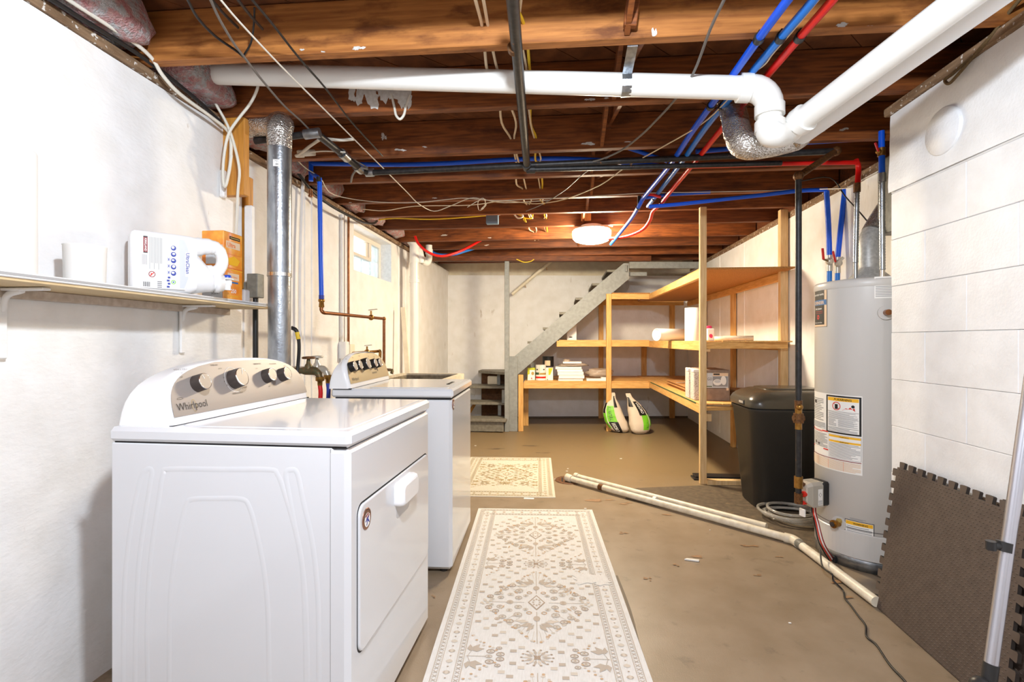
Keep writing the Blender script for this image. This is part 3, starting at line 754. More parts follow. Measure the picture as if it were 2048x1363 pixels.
pr.line(-.012, -.006, .010, .004, .005, ink_blue); pr.line(.012, -.010, -.006, .002, .005, ink_blue); pr.line(-.004, -.018, .002, -.004, .005, ink_blue); pr.line(.014, -.014, .006, -.002, .004, ink_blue)
for a in range(25, 170, 16):
    pr.rect(.0245 * math.cos(math.radians(a)) - .0016, .0245 * math.sin(math.radians(a)) - .0016, .0245 * math.cos(math.radians(a)) + .0016, .0245 * math.sin(math.radians(a)) + .002, ink_dark)
pr.obj('badge_print', bd)
con, fn, nm = console(dry, 1.655, .366, -1.068, -1.238, LT, .178, champagne)
for y, z, r, d, tk in ((-.238, 1.022, .0255, .030, 1.9), (-.072, 1.022, .0315, .034, 1.3), (.106, 1.020, .0255, .030, -.8), (.205, 1.018, .0255, .030, -.9)):
    knob(con, fn(y, z), nm, r, d, tk)
pr = scaled_print(fn)
pr.text('Whirlpool', -.338, .953, .030, ink_dark, sx=.95)
pr.ring(-.318, .986, .012, .003, .001, ink_dark, 16); pr.ring(-.272, .961, .009, .018, .0012, ink_gold, 20)
for body, y, z in (('WRINKLE SHIELD', -.285, 1.066), ('TEMPERATURE', .078, 1.066), ('CYCLE SIGNAL', .172, 1.062), ('TIMED DRY', -.142, 1.072), ('WRINKLE SHIELD', -.072, .975)):
    pr.text(body, y, z, .0068, ink_dark, center=True)
for body, y, z in (('ON', -.285, 1.056), ('OFF', -.29, 1.044), ('LOW', .066, 1.05), ('HIGH', .11, .982), ('LOUD', .245, 1.05), ('NORMAL', -.025, 1.0), ('LESS DRY', -.018, 1.012), ('MORE DRY', -.03, .99), ('AUTO', -.12, 1.06), ('40', -.116, 1.03), ('30', -.118, 1.018), ('20', -.112, 1.005)):
    pr.text(body, y, z, .0056, ink_dark, center=True)
pr.ring(-.072, 1.022, .0415, .0415, .0012, ink_white, 32)
pr.rect(-.034, 1.048, -.008, 1.058, M('ink_mint', S(176, 200, 168), rough=.5)); pr.rect(-.03, 1.024, -.012, 1.031, MATS['ink_mint'])
pr.text('3', .325, .995, .008, ink_gold)
tag(pr.obj('panel_print', con), kind='stuff')
turn(dry, -.021)

# ---- washer
WYA, WYB, WXB, WXF = 2.415, 3.07, -1.155, -.545
was = thing('clothes_washer', ((WXB + WXF) / 2, (WYA + WYB) / 2, 0), 'white top-loading washer with a five-knob panel, between the dryer and the laundry sink', 'washer')
b = B(); b.box(WXB + .01, WXF, WYA, WYB, .02, .868, enamel, .016); wc = b.obj('cabinet', was)
for x in (WXB + .06, WXF - .05):
    for y in (WYA + .05, WYB - .05):
        b = B(); b.cyl((x, y, 0), (x, y, .03), .02, dark_plastic, 12); b.obj('foot', was)
b = B(); b.box(WXB + .02, WXF - .006, WYA + .004, WYB - .004, .862, .876, black_gap); b.obj('seam', was)
b = B(); b.box(WXB, WXF + .006, WYA - .004, WYB + .004, .8705, LT, enamel, .010); wt = b.obj('top_panel', was)
b = B(); rg = [rrect(WXB + .17, WXF - .03, WYA + .05, WYB - .05, .03, z, 4) for z in (LT - .004, LT + .002)] + [rrect(WXB + .174, WXF - .034, WYA + .054, WYB - .054, .028, LT + .003, 4)]
b.loft(rg, enamel); wlid = b.obj('lid', was)
b = B(); b.box(WXF - .075, WXF - .055, WYA + .24, WYA + .40, LT + .0025, LT + .005, ink_black, .002); b.obj('lid_grip', wlid)
con, fn, nm = console(was, 2.73, .325, -1.052, -1.165, LT, .178, champagne_warm_lit)
for y, z, r, d, tk in ((-.262, 1.018, .0255, .030, 2), (-.185, 1.020, .0255, .030, 2), (-.075, 1.022, .0315, .034, 1.5), (.055, 1.020, .0255, .030, 1), (.135, 1.018, .0255, .030, 1)):
    knob(con, fn(y, z), nm, r, d, tk, knob_face, ink_black)
pr = scaled_print(fn)
pr.text('Whirlpool', -.285, .95, .022, ink_dark)
for body, y, z in (('WATER', -.28, 1.058), ('TEMP', -.19, 1.062), ('CYCLE', -.09, 1.068), ('SOIL', .05, 1.062), ('RINSE', .14, 1.055), ('START', .09, .985)):
    pr.text(body, y, z, .0075, ink_dark, center=True)
pr.ell(.13, .985, .006, .011, ink_black, 14); pr.rect(.03, .972, .11, .9745, ink_dark)
for k in range(6): pr.rect(.03 + .014 * k, .966, .036 + .014 * k, .9705, ink_dark)
tag(pr.obj('panel_print', con), kind='stuff')
c2 = Vector((WXF + .0005, WYA + .035, .835)); X = Matrix(((0, 0, 1, c2.x), (1, 0, 0, c2.y), (0, 1, 0, c2.z), (0, 0, 0, 1)))
b = B(); b.lathe([(.028, -.001), (.028, .0012), (.026, .0018)], ink_copper, 24, X); bd2 = b.obj('round_badge', wc)
pr = Print(lambda x, y, l: Vector((c2.x + .0019 + l, c2.y + x, c2.z + y))); pr.ell(0, -.002, .018, .018, ink_white, 18); pr.line(-.012, -.006, .012, .008, .006, ink_maroon); pr.line(.012, -.010, -.006, .004, .006, ink_blue); pr.obj('badge_print', bd2)
turn(was, .038)

# ---- laundry sink beyond the washer
sk = thing('laundry_sink', (-1.14, 4.05, 0), 'old cream concrete laundry sink behind the washer, under the copper faucet pipes', 'sink')
x0, x1, y0, y1, zr = -1.43, -.855, 3.68, 4.42, .862
b = B(); t = .045
ro = [rrect(x0, x1, y0, y1, .03, z) for z in (.50, zr - .006, zr)]
ri = [rrect(x0 + t, x1 - t, y0 + t, y1 - t, .03, z) for z in (zr, zr - .02)]
b.loft(ro + ri, sink_mat, True, False, smooth=False); b.obj('basin', sk)
b = B(); b.loft([rrect(x0 + t, x1 - t, y0 + t, y1 - t, .03, zr - .015), rrect(x0 + t + .03, x1 - t - .03, y0 + t + .03, y1 - t - .03, .03, .56)], sink_in, False, True, smooth=False); b.obj('basin_inside', sk)
for x in (x0 + .05, x1 - .05):
    for y in (y0 + .05, y1 - .05):
        b = B(); b.box(x - .02, x + .02, y - .02, y + .02, 0, .50, galv, .003); b.obj('leg', sk)

# ================================================================ WALL SHELF AND WHAT STANDS ON IT
SX = -1.405
sh = thing('wall_shelf', (-1.52, .9, 1.30), 'long white wall shelf with a grey-striped edge above the dryer, on the left wall', 'shelf')
ze = 1.328
b = B(); b.box(-1.66, SX - .006, -.6, 2.33, ze - .020, ze, shelf_bare, .001); b.box(-1.66, SX - .006, -.6, 2.33, ze, ze + .003, shelf_white); b.obj('board', sh)
b = B(); b.box(SX - .006, SX, -.6, 2.335, ze - .012, ze + .004, shelf_white, .0025); ed = b.obj('edge_band', sh)
b = B(); b.box(SX - .001, SX + .0012, -.6, 2.335, ze - .0065, ze + .0005, shelf_stripe, .0004); b.obj('stripe', ed)
b = B(); b.box(-1.64, -1.606, -.6, 2.30, ze - .05, ze - .0205, cleat_paint, .002); b.obj('cleat', sh)
for u in (366, 6):
    p = PX(u, 650, -1.612); y = p.y
    b = B(); b.beam((-1.616, y, 1.10), (-1.616, y, ze - .022), .024, .012, wall_paint, .003, (1, 0, 0)); b.beam((-1.62, y, ze - .0265), (-1.47, y, ze - .0265), .024, .008, wall_paint, .002)
    b.tube([(-1.613, y, ze - .09), (-1.60, y, ze - .045), (-1.55, y, ze - .030)], .009, wall_paint, 8, 4); b.obj('bracket', sh)
b = B(); p = PX(410, 592, -1.55); q = [(x, y) for x, y in blob(p.x, p.y, .035, 14, .5, 1.2, 1.6, rr)]
b.add([(x, y, ze - .0206) for x, y in q], [tuple(range(14))], stain_dark); b.obj('water_stain', sh)
zt = ze + .0032
# paper roll, far-left, and the jug family
def on_shelf(u, x): return PX(u, 600, x).y
y = on_shelf(2, -1.52)
b = B(); yA = 1.185; T1 = Matrix.Translation((-1.50, yA, zt))
b.lathe([(.088, 0), (.09, .004), (.09, .331), (.088, .335), (.026, .336)], paper_white, 40, T1)
b.lathe([(.026, .336), (.024, .05)], cardboard, 20, T1, False, True)
tag(b.obj('paper_towel_roll'), 'tall white paper towel roll standing at the left end of the wall shelf', 'paper roll')
b = B(); yc_ = on_shelf(176, -1.49)
b.lathe([(.045, 0), (.052, .006), (.055, .118), (.0565, .121), (.053, .121), (.050, .02)], paper_white, 32, Matrix.Translation((-1.50, yc_, zt)), True, True)
tag(b.obj('white_tub'), 'short white plastic tub on the wall shelf, left of the detergent jug', 'tub')

# detergent jug lying on its side
A = Vector((-1.560, on_shelf(258, -1.56), zt)); ang = math.radians(-42)
ax = Vector((math.sin(-ang), math.cos(ang), 0)); ay = Vector((0, 0, 1)); an = ax.cross(ay).normalized()      # along, up, towards the room
jug = thing('detergent_jug', A + ax * .15, 'large white detergent jug lying on its side with spout cap, before the orange box', 'detergent')
JP = lambda a, h, w: A + ax * a * .99 + ay * h * 1.09 + an * w
b = B(); rings = []
HJ = .205
for a, h0, h1, w in ((0, .016, HJ - .016, .038), (.004, .006, HJ - .006, .048), (.012, .001, HJ - .001, .055), (.06, 0, HJ, .058), (.15, 0, HJ, .058), (.185, .002, HJ - .001, .057), (.205, .01, HJ - .004, .054)):
    n = 28; r = []
    for k in range(n):
        t = 2 * math.pi * k / n; cx, cy = math.cos(t), math.sin(t)
        e = lambda v, p: math.copysign(abs(v) ** p, v)
        r.append(JP(a, (h0 + h1) / 2 + (h1 - h0) / 2 * e(cy, .32), w * e(cx, .42)))
    rings.append(r)
b.loft(rings, jug_plastic)
b.obj('body', jug)
# shoulder with spout (lower) and hollow handle (upper)
b = B()
b.tube([JP(.19, HJ * .82, 0), JP(.245, HJ * .87, 0), JP(.285, HJ * .84, 0), JP(.302, HJ * .70, 0), JP(.298, HJ * .53, 0), JP(.27, HJ * .42, 0), JP(.19, HJ * .40, 0)], .02, jug_plastic, 14, 5, radii=[.036, .032, .028, .024, .022, .022, .022, .024, .03, .036])
b.obj('handle', jug)
b = B(); Rr = []
for a, h, hh, w in ((.19, .085, .082, .056), (.215, .075, .068, .054), (.24, .064, .052, .046), (.258, .056, .042, .038)):
    Rr.append([JP(a, h + hh * math.sin(t), w * math.cos(t)) for t in [2 * math.pi * k / 24 for k in range(24)]])
b.loft(Rr, jug_plastic); b.obj('shoulder', jug)
b = B(); Rr = []
for a, r in ((.25, .036), (.268, .036), (.270, .030), (.276, .030), (.277, .037), (.292, .037), (.294, .033), (.308, .030), (.310, .024)):
    Rr.append([JP(a, .050 + r * math.sin(t), r * math.cos(t)) for t in [2 * math.pi * k / 24 for k in range(24)]])
b.loft(Rr, jug_plastic); cap = b.obj('spout_cap', jug)
b = B(); b.cyl(JP(.305, .052, 0), JP(.335, .052, .0), .013, jug_plastic, 16); b.cyl(JP(.322, .025, 0), JP(.322, .072, 0), .012, jug_plastic, 16); b.box(-.012, .012, -.02, .02, -.003, .003, jug_plastic, .002, Matrix.Translation(JP(.322, .066, .01))); tap = b.obj('tap', cap)
b = B(); b.lathe([(.0145, 0), (.0145, .006), (.011, .011), (.0, .012)], M('tap_blue', S(40, 78, 190), rough=.3), 20, Matrix.Translation(JP(.322, .071, 0))); b.obj('blue_button', tap)
pr = Print(lambda x, y, l: JP(x, y, .0584 + l * .4))
pr.poly([(.03, .012), (.03, HJ - .018), (.165, HJ - .018), (.178, HJ * .75), (.183, HJ * .5), (.178, HJ * .25), (.165, .012)], ink_white)
pr.poly([(.148, .016), (.146, HJ - .022), (.163, HJ - .022), (.175, HJ * .75), (.18, HJ * .5), (.175, HJ * .25), (.163, .016)], ink_silver)
pr.rect(.166, .058, .176, .142, ink_white)
pr.text('UltraClean', .168, .140, .0165, ink_blue, -math.pi / 2, bold=True)
pr.rect(.036, .128, .049, .182, ink_maroon); pr.rect(.036, .179, .049, .183, ink_black); pr.rect(.036, .127, .049, .130, ink_black); pr.text('KIRKLAND', .040, .176, .009, ink_white, -math.pi / 2, bold=True)
pr.lines(.052, .092, .070, .18, 1, ink_white)
for k in range(9): pr.rect(.054 + k * .0046, .075 + (.02 if k % 3 else 0), .0556 + k * .0046, .182, ink_grey)
for k in range(5): pr.rect(.033 + k * .003, .088, .0345 + k * .003, .122, ink_grey)
pr.ell(.062, .058, .0105, .0105, ink_maroon, 20); pr.ell(.062, .058, .008, .008, ink_white, 18); pr.line(.056, .052, .068, .064, .003, ink_red); pr.ell(.060, .058, .002, .005, ink_red, 10)
for k in range(5):
    pr.ell(.128, .152 - .0215 * k, .0085, .0085, ink_blue, 16); pr.ell(.1265 + .002 * (k % 2), .152 - .0215 * k + .002, .0048, .0048 - .001 * (k % 3), ink_white, 12)
for k in range(3): pr.rect(.109, .106 - .022 * k, .117, .118 - .022 * k, ink_blue); pr.rect(.110, .1065 - .022 * k, .116, .1175 - .022 * k, ink_white); pr.rect(.1115, .108 - .022 * k, .1145, .116 - .022 * k, ink_blue)
for k in range(4): pr.rect(.107 + .003 * (k % 2), .016 + .0105 * k, .116 + .002 * (k % 2), .0225 + .0105 * k, ink_blue)
pr.ell(.128, .036, .0075, .0075, ink_green, 14); pr.ell(.128, .036, .005, .005, ink_white, 12); pr.ell(.128, .036, .003, .003, ink_sky, 10)
for k in range(12): pr.rect(.036 + .0018 * k, .016, .0368 + .0018 * k + (.0006 if k % 3 == 0 else 0), .032, ink_black)
for k in range(4): pr.rect(.078, .014 + k * .006, .092, .018 + k * .006, ink_grey)
pr.obj('label', jug)

# orange detergent box at the far end
bx, by0, by1, bz = -1.425, 2.055, 2.185, zt
p0 = PX(447, 600, bx); p1 = PX(485, 600, bx); by0, by1 = p0.y, p1.y
ob = thing('dryer_sheet_box', (bx - .05, (by0 + by1) / 2, bz), 'orange fabric softener box standing at the far end of the wall shelf, behind the jug', 'box')
b = B(); b.box(bx - .10, bx, by0, by1, bz, bz + .292, box_orange, .003); b.obj('carton', ob)
wv = by1 - by0
pr = Print(lambda x, y, l: Vector((bx + .0002 + l, by0 + x, bz + y)))
pr.rect(wv * .30, .262, wv * .85, .275, ink_black); pr.rect(wv * .34, .266, wv * .81, .271, ink_gold)
pr.rect(wv * .12, .222, wv * .85, .252, ink_lpeach); pr.text('Ultra', wv * .18, .228, .026, ink_orange, bold=True)
pr.rect(wv * .08, .196, wv * .92, .197, ink_red); pr.rect(wv * .02, .135, wv * .98, .1365, ink_red); pr.rect(wv * .02, .128, wv * .98, .131, ink_yellow)
pr.poly([(wv * .3, .15), (wv * .7, .15), (wv * .85, .175), (wv * .55, .19), (wv * .2, .178)], ink_yellow)
pr.rect(wv * .2, .085, wv * .8, .115, ink_lpeach); pr.text('Dryer Sheets', wv * .24, .096, .011, ink_orange)
pr.rect(wv * .35, .072, wv * .75, .079, ink_sky)
for i in range(9):
    for j in range(9):
        pass
pr.text('250', wv * .36, .03, .024, ink_white, bold=True); pr.rect(wv * .3, .014, wv * .75, .017, ink_yellow)
pr.obj('carton_print', ob)
pr = Print(lambda x, y, l: Vector((bx - .10 + x, by0 - l - .0002, bz + y)))
pr.rect(.004, .004, .096, .13, ink_silver); pr.poly([(.02, .09), (.096, .06), (.096, .13), (.03, .12)], ink_orange); pr.rect(.02, .15, .096, .23, ink_silver)
pr.text('250', .058, .118, .022, ink_blue, bold=True); pr.text('SCENT', .045, .02, .013, ink_dark); pr.text('FRESH', .045, .036, .011, ink_dark)
pr.obj('carton_print', ob)
b = B(); b.box(-1.46, -1.42, by1 + .008, by1 + .05, bz, bz + .055, M('clear_cup', S(214, 214, 216), rough=.2, alpha=.5), .006)
tag(b.obj('measuring_cup'), 'small clear plastic cup beside the orange box, shelf end', 'cup')
# ================================================================ PIPES UNDER THE CEILING
def at(u, v, z): return PZ(u, v, z)
# white drain pipe across, elbows, and the pipe towards the viewer
wp = thing('drain_pipe', (0, 2.08, 2.2), 'white plastic drain pipe across the ceiling with elbows, turning towards the top right corner', 'pipe')
pa, pb = PY(372, 146, 2.09), PY(1494, 176, 2.06)
b = B(); b.tube([pa + (pa - pb).normalized() * .25, pa, pb], .0445, pvc_white, 24); b.obj('cross_run', wp)
R1 = PD(1880, 32, 1.47); R0 = PD(1597, 245, 1.97)           # big run, near / far
dirR = (R1 - R0).normalized()
e1 = PD(1533, 200, pb.y + .02)
b = B()
pe0 = pb + (pb - pa).normalized() * .0
d1 = (pb - pa).normalized()
corner = pb + d1 * .085
down = Vector((0.006, 0, -1)).normalized()
P = [pb - d1 * .03, pb + d1 * .012] + [corner + d1 * (-.07 + .07 * math.sin(q)) + down * (.07 - .07 * math.cos(q)) for q in [math.pi / 2 * k / 6 for k in range(1, 7)]] + [corner + down * .10]
b.tube(P, .051, pvc_white, 24)
b.tube([pb - d1 * .032, pb + d1 * .012], .055, pvc_white, 24); b.tube([corner + down * .066, corner + down * .108], .055, pvc_white, 24)
b.obj('elbow', wp)
b = B(); b.tube([corner + down * .08, corner + down * .15], .0445, pvc_white, 24); b.obj('nipple', wp)
tip = R0 - dirR * .03
st = corner + down * .125
b = B(); pts = [st, st + down * .03, st + down * .06 + dirR * .012, tip - dirR * .035 + down * .004, tip, R0 + dirR * .03]
b.tube(pts, .0505, pvc_white, 24, 5); b.tube([R0 - dirR * .0, R0 + dirR * .035], .055, pvc_white, 24); b.tube([st + down * .005, st + down * .045], .055, pvc_white, 24); b.obj('elbow', wp)
R2 = R1 + dirR * .75
b = B(); b.tube([R0, R1, R2], .0445, pvc_white, 28); b.obj('long_run', wp)
p = PY(1268, 85, 1.84)
b = B(); q0 = Vector((p.x, 1.858, JB + .05)); yq = pa.lerp(pb, (p.x - pa.x) / (pb.x - pa.x))
ps = [q0, Vector((p.x - .002, 1.862, JB - .005))] + [yq + Vector((0, math.cos(a) * .047, math.sin(a) * .047)) for a in [math.radians(k) for k in (150, 180, 210, 240, 270, 300, 330, 360, 390)]] + [Vector((p.x - .01, 2.27, JB + .1))]
vs = []
for q in ps: vs += [q + Vector((-.019, 0, 0)), q + Vector((.019, 0, 0))]
b.add(vs, [(2 * i, 2 * i + 1, 2 * i + 3, 2 * i + 2) for i in range(len(ps) - 1)], galv)
b.cyl(q0 + Vector((0, .001, -.01)), q0 + Vector((0, -.004, -.01)), .004, chrome, 8)
tag(b.obj('pipe_strap', fix=False), 'galvanised metal strap that hangs the white drain pipe from a joist', 'strap')
# white vent duct right behind the long run, with its foil elbow
side = Vector((-dirR.y, dirR.x, 0)).normalized()
rv = ray(1700, 150).normalized()
o1 = (Vector((cT, sT, 0)) * .57 + Vector((0, 0, -.82))) * .036 + rv * .096
D0, D1 = R0 + o1 - dirR * .035, R2 + o1
dc = thing('vent_duct', (D0 + D1) / 2, 'white round vent duct with a foil elbow, running beside the white drain pipe, top right', 'duct')
b = B(); b.tube([D0, D1], .0535, duct_white, 28); b.obj('duct_pipe', dc)
b = B(); f0 = D0 + dirR * .01
fp_ = [f0, f0 - dirR * .05, PD(1497, 292, 2.10), PD(1476, 268, 2.16), PD(1470, 238, 2.22), PD(1462, 212, 2.27), PD(1452, 185, 2.31)]
b.tube(fp_, .056, foil, 24, 6); b.obj('foil_elbow', dc)

# black gas pipe
gp = thing('gas_pipe', (0, 3.0, 2.15), 'black iron gas pipe under the joists, dropping to the water heater valve', 'pipe')
g0 = at(738, 345, 2.19); g1 = at(1672, 302, 2.19); gd = g1 - g0
b = B(); b.tube([g0, g1], .0175, black_iron, 14); b.obj('cross_run', gp)
h0 = at(1060, 339, 2.165); h1 = at(1563, 326, 2.165)
b = B(); b.tube([h0, h1], .0145, black_iron, 14); b.obj('second_run', gp)
n0, n1 = PZ(1020, -60, 2.19), PZ(1054, 333, 2.18)
b = B(); b.tube([n0, n1], .0205, black_iron, 16); b.obj('near_run', gp)
b = B(); b.cyl(PZ(1027, 97, 2.19) - Vector((0, .012, 0)), PZ(1027, 97, 2.19) + Vector((0, .012, 0)), .0215, rust_iron, 16); b.cyl(n1 - Vector((0, .04, 0)), n1 + Vector((0, .02, 0)), .026, black_iron, 16); b.cyl(h0 - Vector((.02, 0, 0)), h0 + Vector((.03, 0, 0)), .022, black_iron, 14); b.tube([n1, h0], .018, black_iron, 12); b.obj('tee_fitting', gp)
j0 = at(690, 312, 2.19); j1 = at(632, 266, 2.19); j2 = at(510, 282, 2.16)
b = B(); b.tube([g0, at(722, 340, 2.19), j0, j1], .019, black_iron, 12); b.cyl(g0 + Vector((.03, 0, 0)), g0 - Vector((.02, 0, 0)), .025, galv, 12)
b.cyl(at(712, 333, 2.19), at(722, 341, 2.19), .024, galv, 12); b.cyl(at(683, 306, 2.19), at(694, 316, 2.19), .026, galv, 12); b.obj('branch_run', gp)
b = B(); b.tube([j1, j2], .017, black_iron, 12); b.cyl(j1 + (j2 - j1).normalized() * -.02, j1 + (j2 - j1).normalized() * .06, .024, galv, 12); b.obj('wall_run', gp)
X = Vector((1.295, 2.60, 0))
X.x, X.y = PD(1597, 700, 2.62).x, PD(1597, 700, 2.62).y
top = PD(1597, 352, 2.62)
b = B(); b.tube([g1, top], .0175, rust_iron, 12); b.ball(g1, .026, rust_iron); b.ball(top, .026, rust_iron); b.obj('rusty_link', gp)
zb_ = PD(1597, 1003, 2.62).z
def zz(v): return PD(1597, v, 2.62).z
b = B(); b.cyl((X.x, X.y, top.z), (X.x, X.y, zz(806)), .0155, black_iron, 14); b.obj('drop_pipe', gp)
b = B(); b.cyl((X.x, X.y, zz(800)), (X.x, X.y, zz(816)), .019, rust_iron, 12); b.ball((X.x, X.y - .012, zz(813)), .017, brass); b.cyl((X.x - .026, X.y, zz(836)), (X.x + .026, X.y, zz(836)), .017, rust_iron, 8); b.cyl((X.x, X.y, zz(816)), (X.x, X.y, zz(858)), .0165, brass, 10)
b.cyl((X.x, X.y, zz(826)), (X.x, X.y, zz(845)), .026, rust_iron, 8); b.obj('union_fitting', gp)
b = B(); b.cyl((X.x, X.y, zz(852)), (X.x, X.y, zz(1003)), .0145, black_iron, 12); b.obj('lower_pipe', gp)
b = B(); b.cyl((X.x, X.y, zz(952)), (X.x, X.y, zz(975)), .021, brass, 12); b.cyl((X.x, X.y, zz(985)), (X.x, X.y, zz(1006)), .020, rust_iron, 10); b.obj('tee_fitting', gp)

# blue and red water lines
def pex(label, pts, r, mat, sub=4, name='water_line'):
    b = B(); b.tube(pts, r, mat, 12, sub); return tag(b.obj(name), label, 'pipe', None)
zp = 2.205
L1 = [PZ(u, v, zp) for u, v in ((1640, -88), (1575, 0), (1518, 77), (1436, 192), (1385, 262), (1340, 330))] + [PZ(1290, 392, 2.19), PZ(1278, 412, 2.15), PZ(1262, 438, 2.13), PZ(1240, 466, 2.10), PZ(1222, 488, 2.09)]
pex('blue water line, leftmost of the three along the ceiling, ending left by the lamp', L1, .0145, pex_blue)
L2 = [PZ(u, v, zp) for u, v in ((1690, -85), (1627, 0), (1562, 75), (1478, 175), (1415, 250), (1365, 322), (1330, 368), (1296, 412))]
l2 = pex('blue water line, middle one of the three that run along the ceiling', L2, .0145, pex_blue_b)
L3 = [PZ(u, v, zp) for u, v in ((1735, -90), (1665, 0), (1600, 74), (1510, 180), (1440, 262), (1385, 330))] + [PZ(1335, 390, 2.19), PZ(1322, 408, 2.17), PZ(1306, 422, 2.16), PZ(1300, 440, 2.13), PZ(1283, 460, 2.10), PZ(1245, 474, 2.10), PZ(1200, 478, 2.10)]
pex('red water line running along the ceiling beside two blue ones, ending right by the lamp', L3, .0145, pex_red)
# pipe clips at the joists
for ji, (us) in ((7, ((1519, 77), (1564, 72), (1601, 74))), (8, ((1428, 205), (1457, 202), (1492, 200))), (11, ((1290, 393), (1312, 392), (1330, 396)))):
    for k, (u, v) in enumerate(us):
        p = PZ(u, v, zp); y = YF[ji] - .0225
        src = (L1, L2, L3)[k]
        best = min(catmull(src, 8), key=lambda q: abs(q.y - y))
        b = B(); dd = Vector((0.12, 1, 0)).normalized()
        b.cyl(best - dd * .012, best + dd * .012, .0185, dark_plastic, 14); b.box(best.x - .004, best.x + .022, best.y - .01, best.y + .01, best.z + .010, JB, dark_plastic, .002)
        nm_ = ('left blue', 'middle blue', 'red')[k]; wh_ = {7: 'on the nearest lit joist', 8: 'on the second joist', 11: 'near the far bend of the lines'}[ji]
        tag(b.obj('pipe_clip'), 'black clip holding the %s water line %s' % (nm_, wh_), 'clip')
yb_ = 3.12
Lb = [PY(u, v, yb_) for u, v in ((621, 327), (700, 328), (800, 329), (900, 326), (1000, 320), (1080, 317), (1160, 318), (1240, 324), (1338, 334))]
lb = thing('blue_supply', Lb[0], 'blue water line crossing under the joists and dropping down the left wall', 'pipe')
b = B(); b.tube(Lb, .0145, pex_blue, 12, 3); b.obj('cross_run', lb)
b = B(); b.tube([PY(1248, 293, 3.1), PY(1285, 305, 3.1), PY(1335, 322, 3.1)], .0125, pex_blue, 12, 3); b.obj('short_branch', lb)
vx = PD(640, 480, 3.12)
b = B(); b.tube([PY(622, 322, yb_), PY(622, 362, yb_)], .0145, pex_blue, 12); b.tube([PY(622, 345, yb_), PD(638, 356, 3.12)], .0125, pex_blue, 10)
b.tube([PD(639, 356, 3.12), PD(641, 480, 3.12), PD(643, 596, 3.12)], .0145, pex_blue, 12); b.obj('drop_pipe', lb)
b = B(); b.cyl(PD(638, 354, 3.12), PD(638.5, 364, 3.12), .0165, dark_plastic, 12); b.cyl(PD(643, 590, 3.12), PD(643, 598, 3.12), .0165, ink_blue, 12); b.obj('crimp_ring', lb)
b = B(); b.lathe([(.012, 0), (.016, .008), (.011, .02), (.015, .03), (.010, .045), (.013, .052)], copper, 12, Matrix.Translation(PY(621, 394, yb_))); b.obj('copper_plug', lb)
# right hand branches
yr_ = 3.10
b = B(); b.tube([PY(1392, 303, yr_), PY(1450, 298, yr_), PY(1560, 288, yr_), PY(1700, 279, yr_), PY(1772, 276, yr_)], .0145, pex_blue, 12, 3)
tag(b.obj('water_line'), 'blue water line running right to the near wall corner, behind the foil elbow', 'pipe')
b = B(); b.tube([PY(1375, 333, 3.02), PY(1480, 330, 3.02), PY(1620, 326, 3.02), PY(1712, 325, 3.02)], .0125, pex_red, 12, 3)
hot = PY(1712, 325, 3.02)
rd = thing('hot_supply', hot, 'red water line dropping to a corrugated connector left of the heater flue', 'pipe')
b.obj('cross_run', rd)
# heater position
HC = Vector((1.651, 2.852, 0)); HR = .255; HZ = 1.47
hx0 = PD(1713, 430, 2.83)
b = B(); b.tube([hot + Vector((0, 0, .014)), PD(1717, 335, 2.86), PD(1715, 372, 2.83)], .0145, pex_red, 12, 3); b.cyl(PD(1714, 366, 2.83), PD(1714, 384, 2.83), .018, rust_iron, 12); b.obj('drop_pipe', rd)
def corrug(b, p0, p1, r, n):
    prof = []
    L = (p1 - p0).length
    for i in range(n * 2 + 1): prof.append((r if i % 2 else r * .82, L * i / (n * 2)))
    a, c, d = frame_from(p1 - p0)
    X_ = Matrix(((a.x, c.x, d.x, p0.x), (a.y, c.y, d.y, p0.y), (a.z, c.z, d.z, p0.z), (0, 0, 0, 1)))
    b.lathe(prof, galv, 12, X_)
hp = PD(1712, 530, 2.83); hp.z = HZ + .012
b = B(); corrug(b, PD(1714, 384, 2.83), PD(1711, 526, 2.83), .014, 26); b.tube([PD(1711, 526, 2.83), Vector((PD(1711, 526, 2.83).x, PD(1711, 526, 2.83).y, HZ + .01))], .011, galv, 10); b.obj('steel_connector', rd)
cd = thing('cold_supply', PD(1765, 260, 2.62), 'blue water line dropping to a corrugated steel connector beside the near wall corner', 'pipe')
b = B(); b.tube([PD(1763, 262, 2.63), PD(1764, 352, 2.63)], .0145, pex_blue, 12); b.obj('drop_pipe', cd)
b = B(); b.cyl(PD(1763, 296, 2.63), PD(1763, 312, 2.63), .019, brass, 12); b.ball(PD(1757, 303, 2.62), .014, brass); b.beam(PD(1757, 303, 2.60), PD(1750, 285, 2.60), .006, .012, red_handle, .002); b.cyl(PD(1764, 346, 2.63), PD(1764, 364, 2.63), .018, galv, 12); b.obj('shutoff_valve', cd)
b = B(); corrug(b, PD(1764, 364, 2.63), PD(1765, 540, 2.63), .0145, 32); b.tube([PD(1765, 536, 2.63), Vector((PD(1765, 536, 2.63).x, PD(1765, 536, 2.63).y, HZ + .01))], .012, chrome, 10); b.obj('steel_connector', cd)
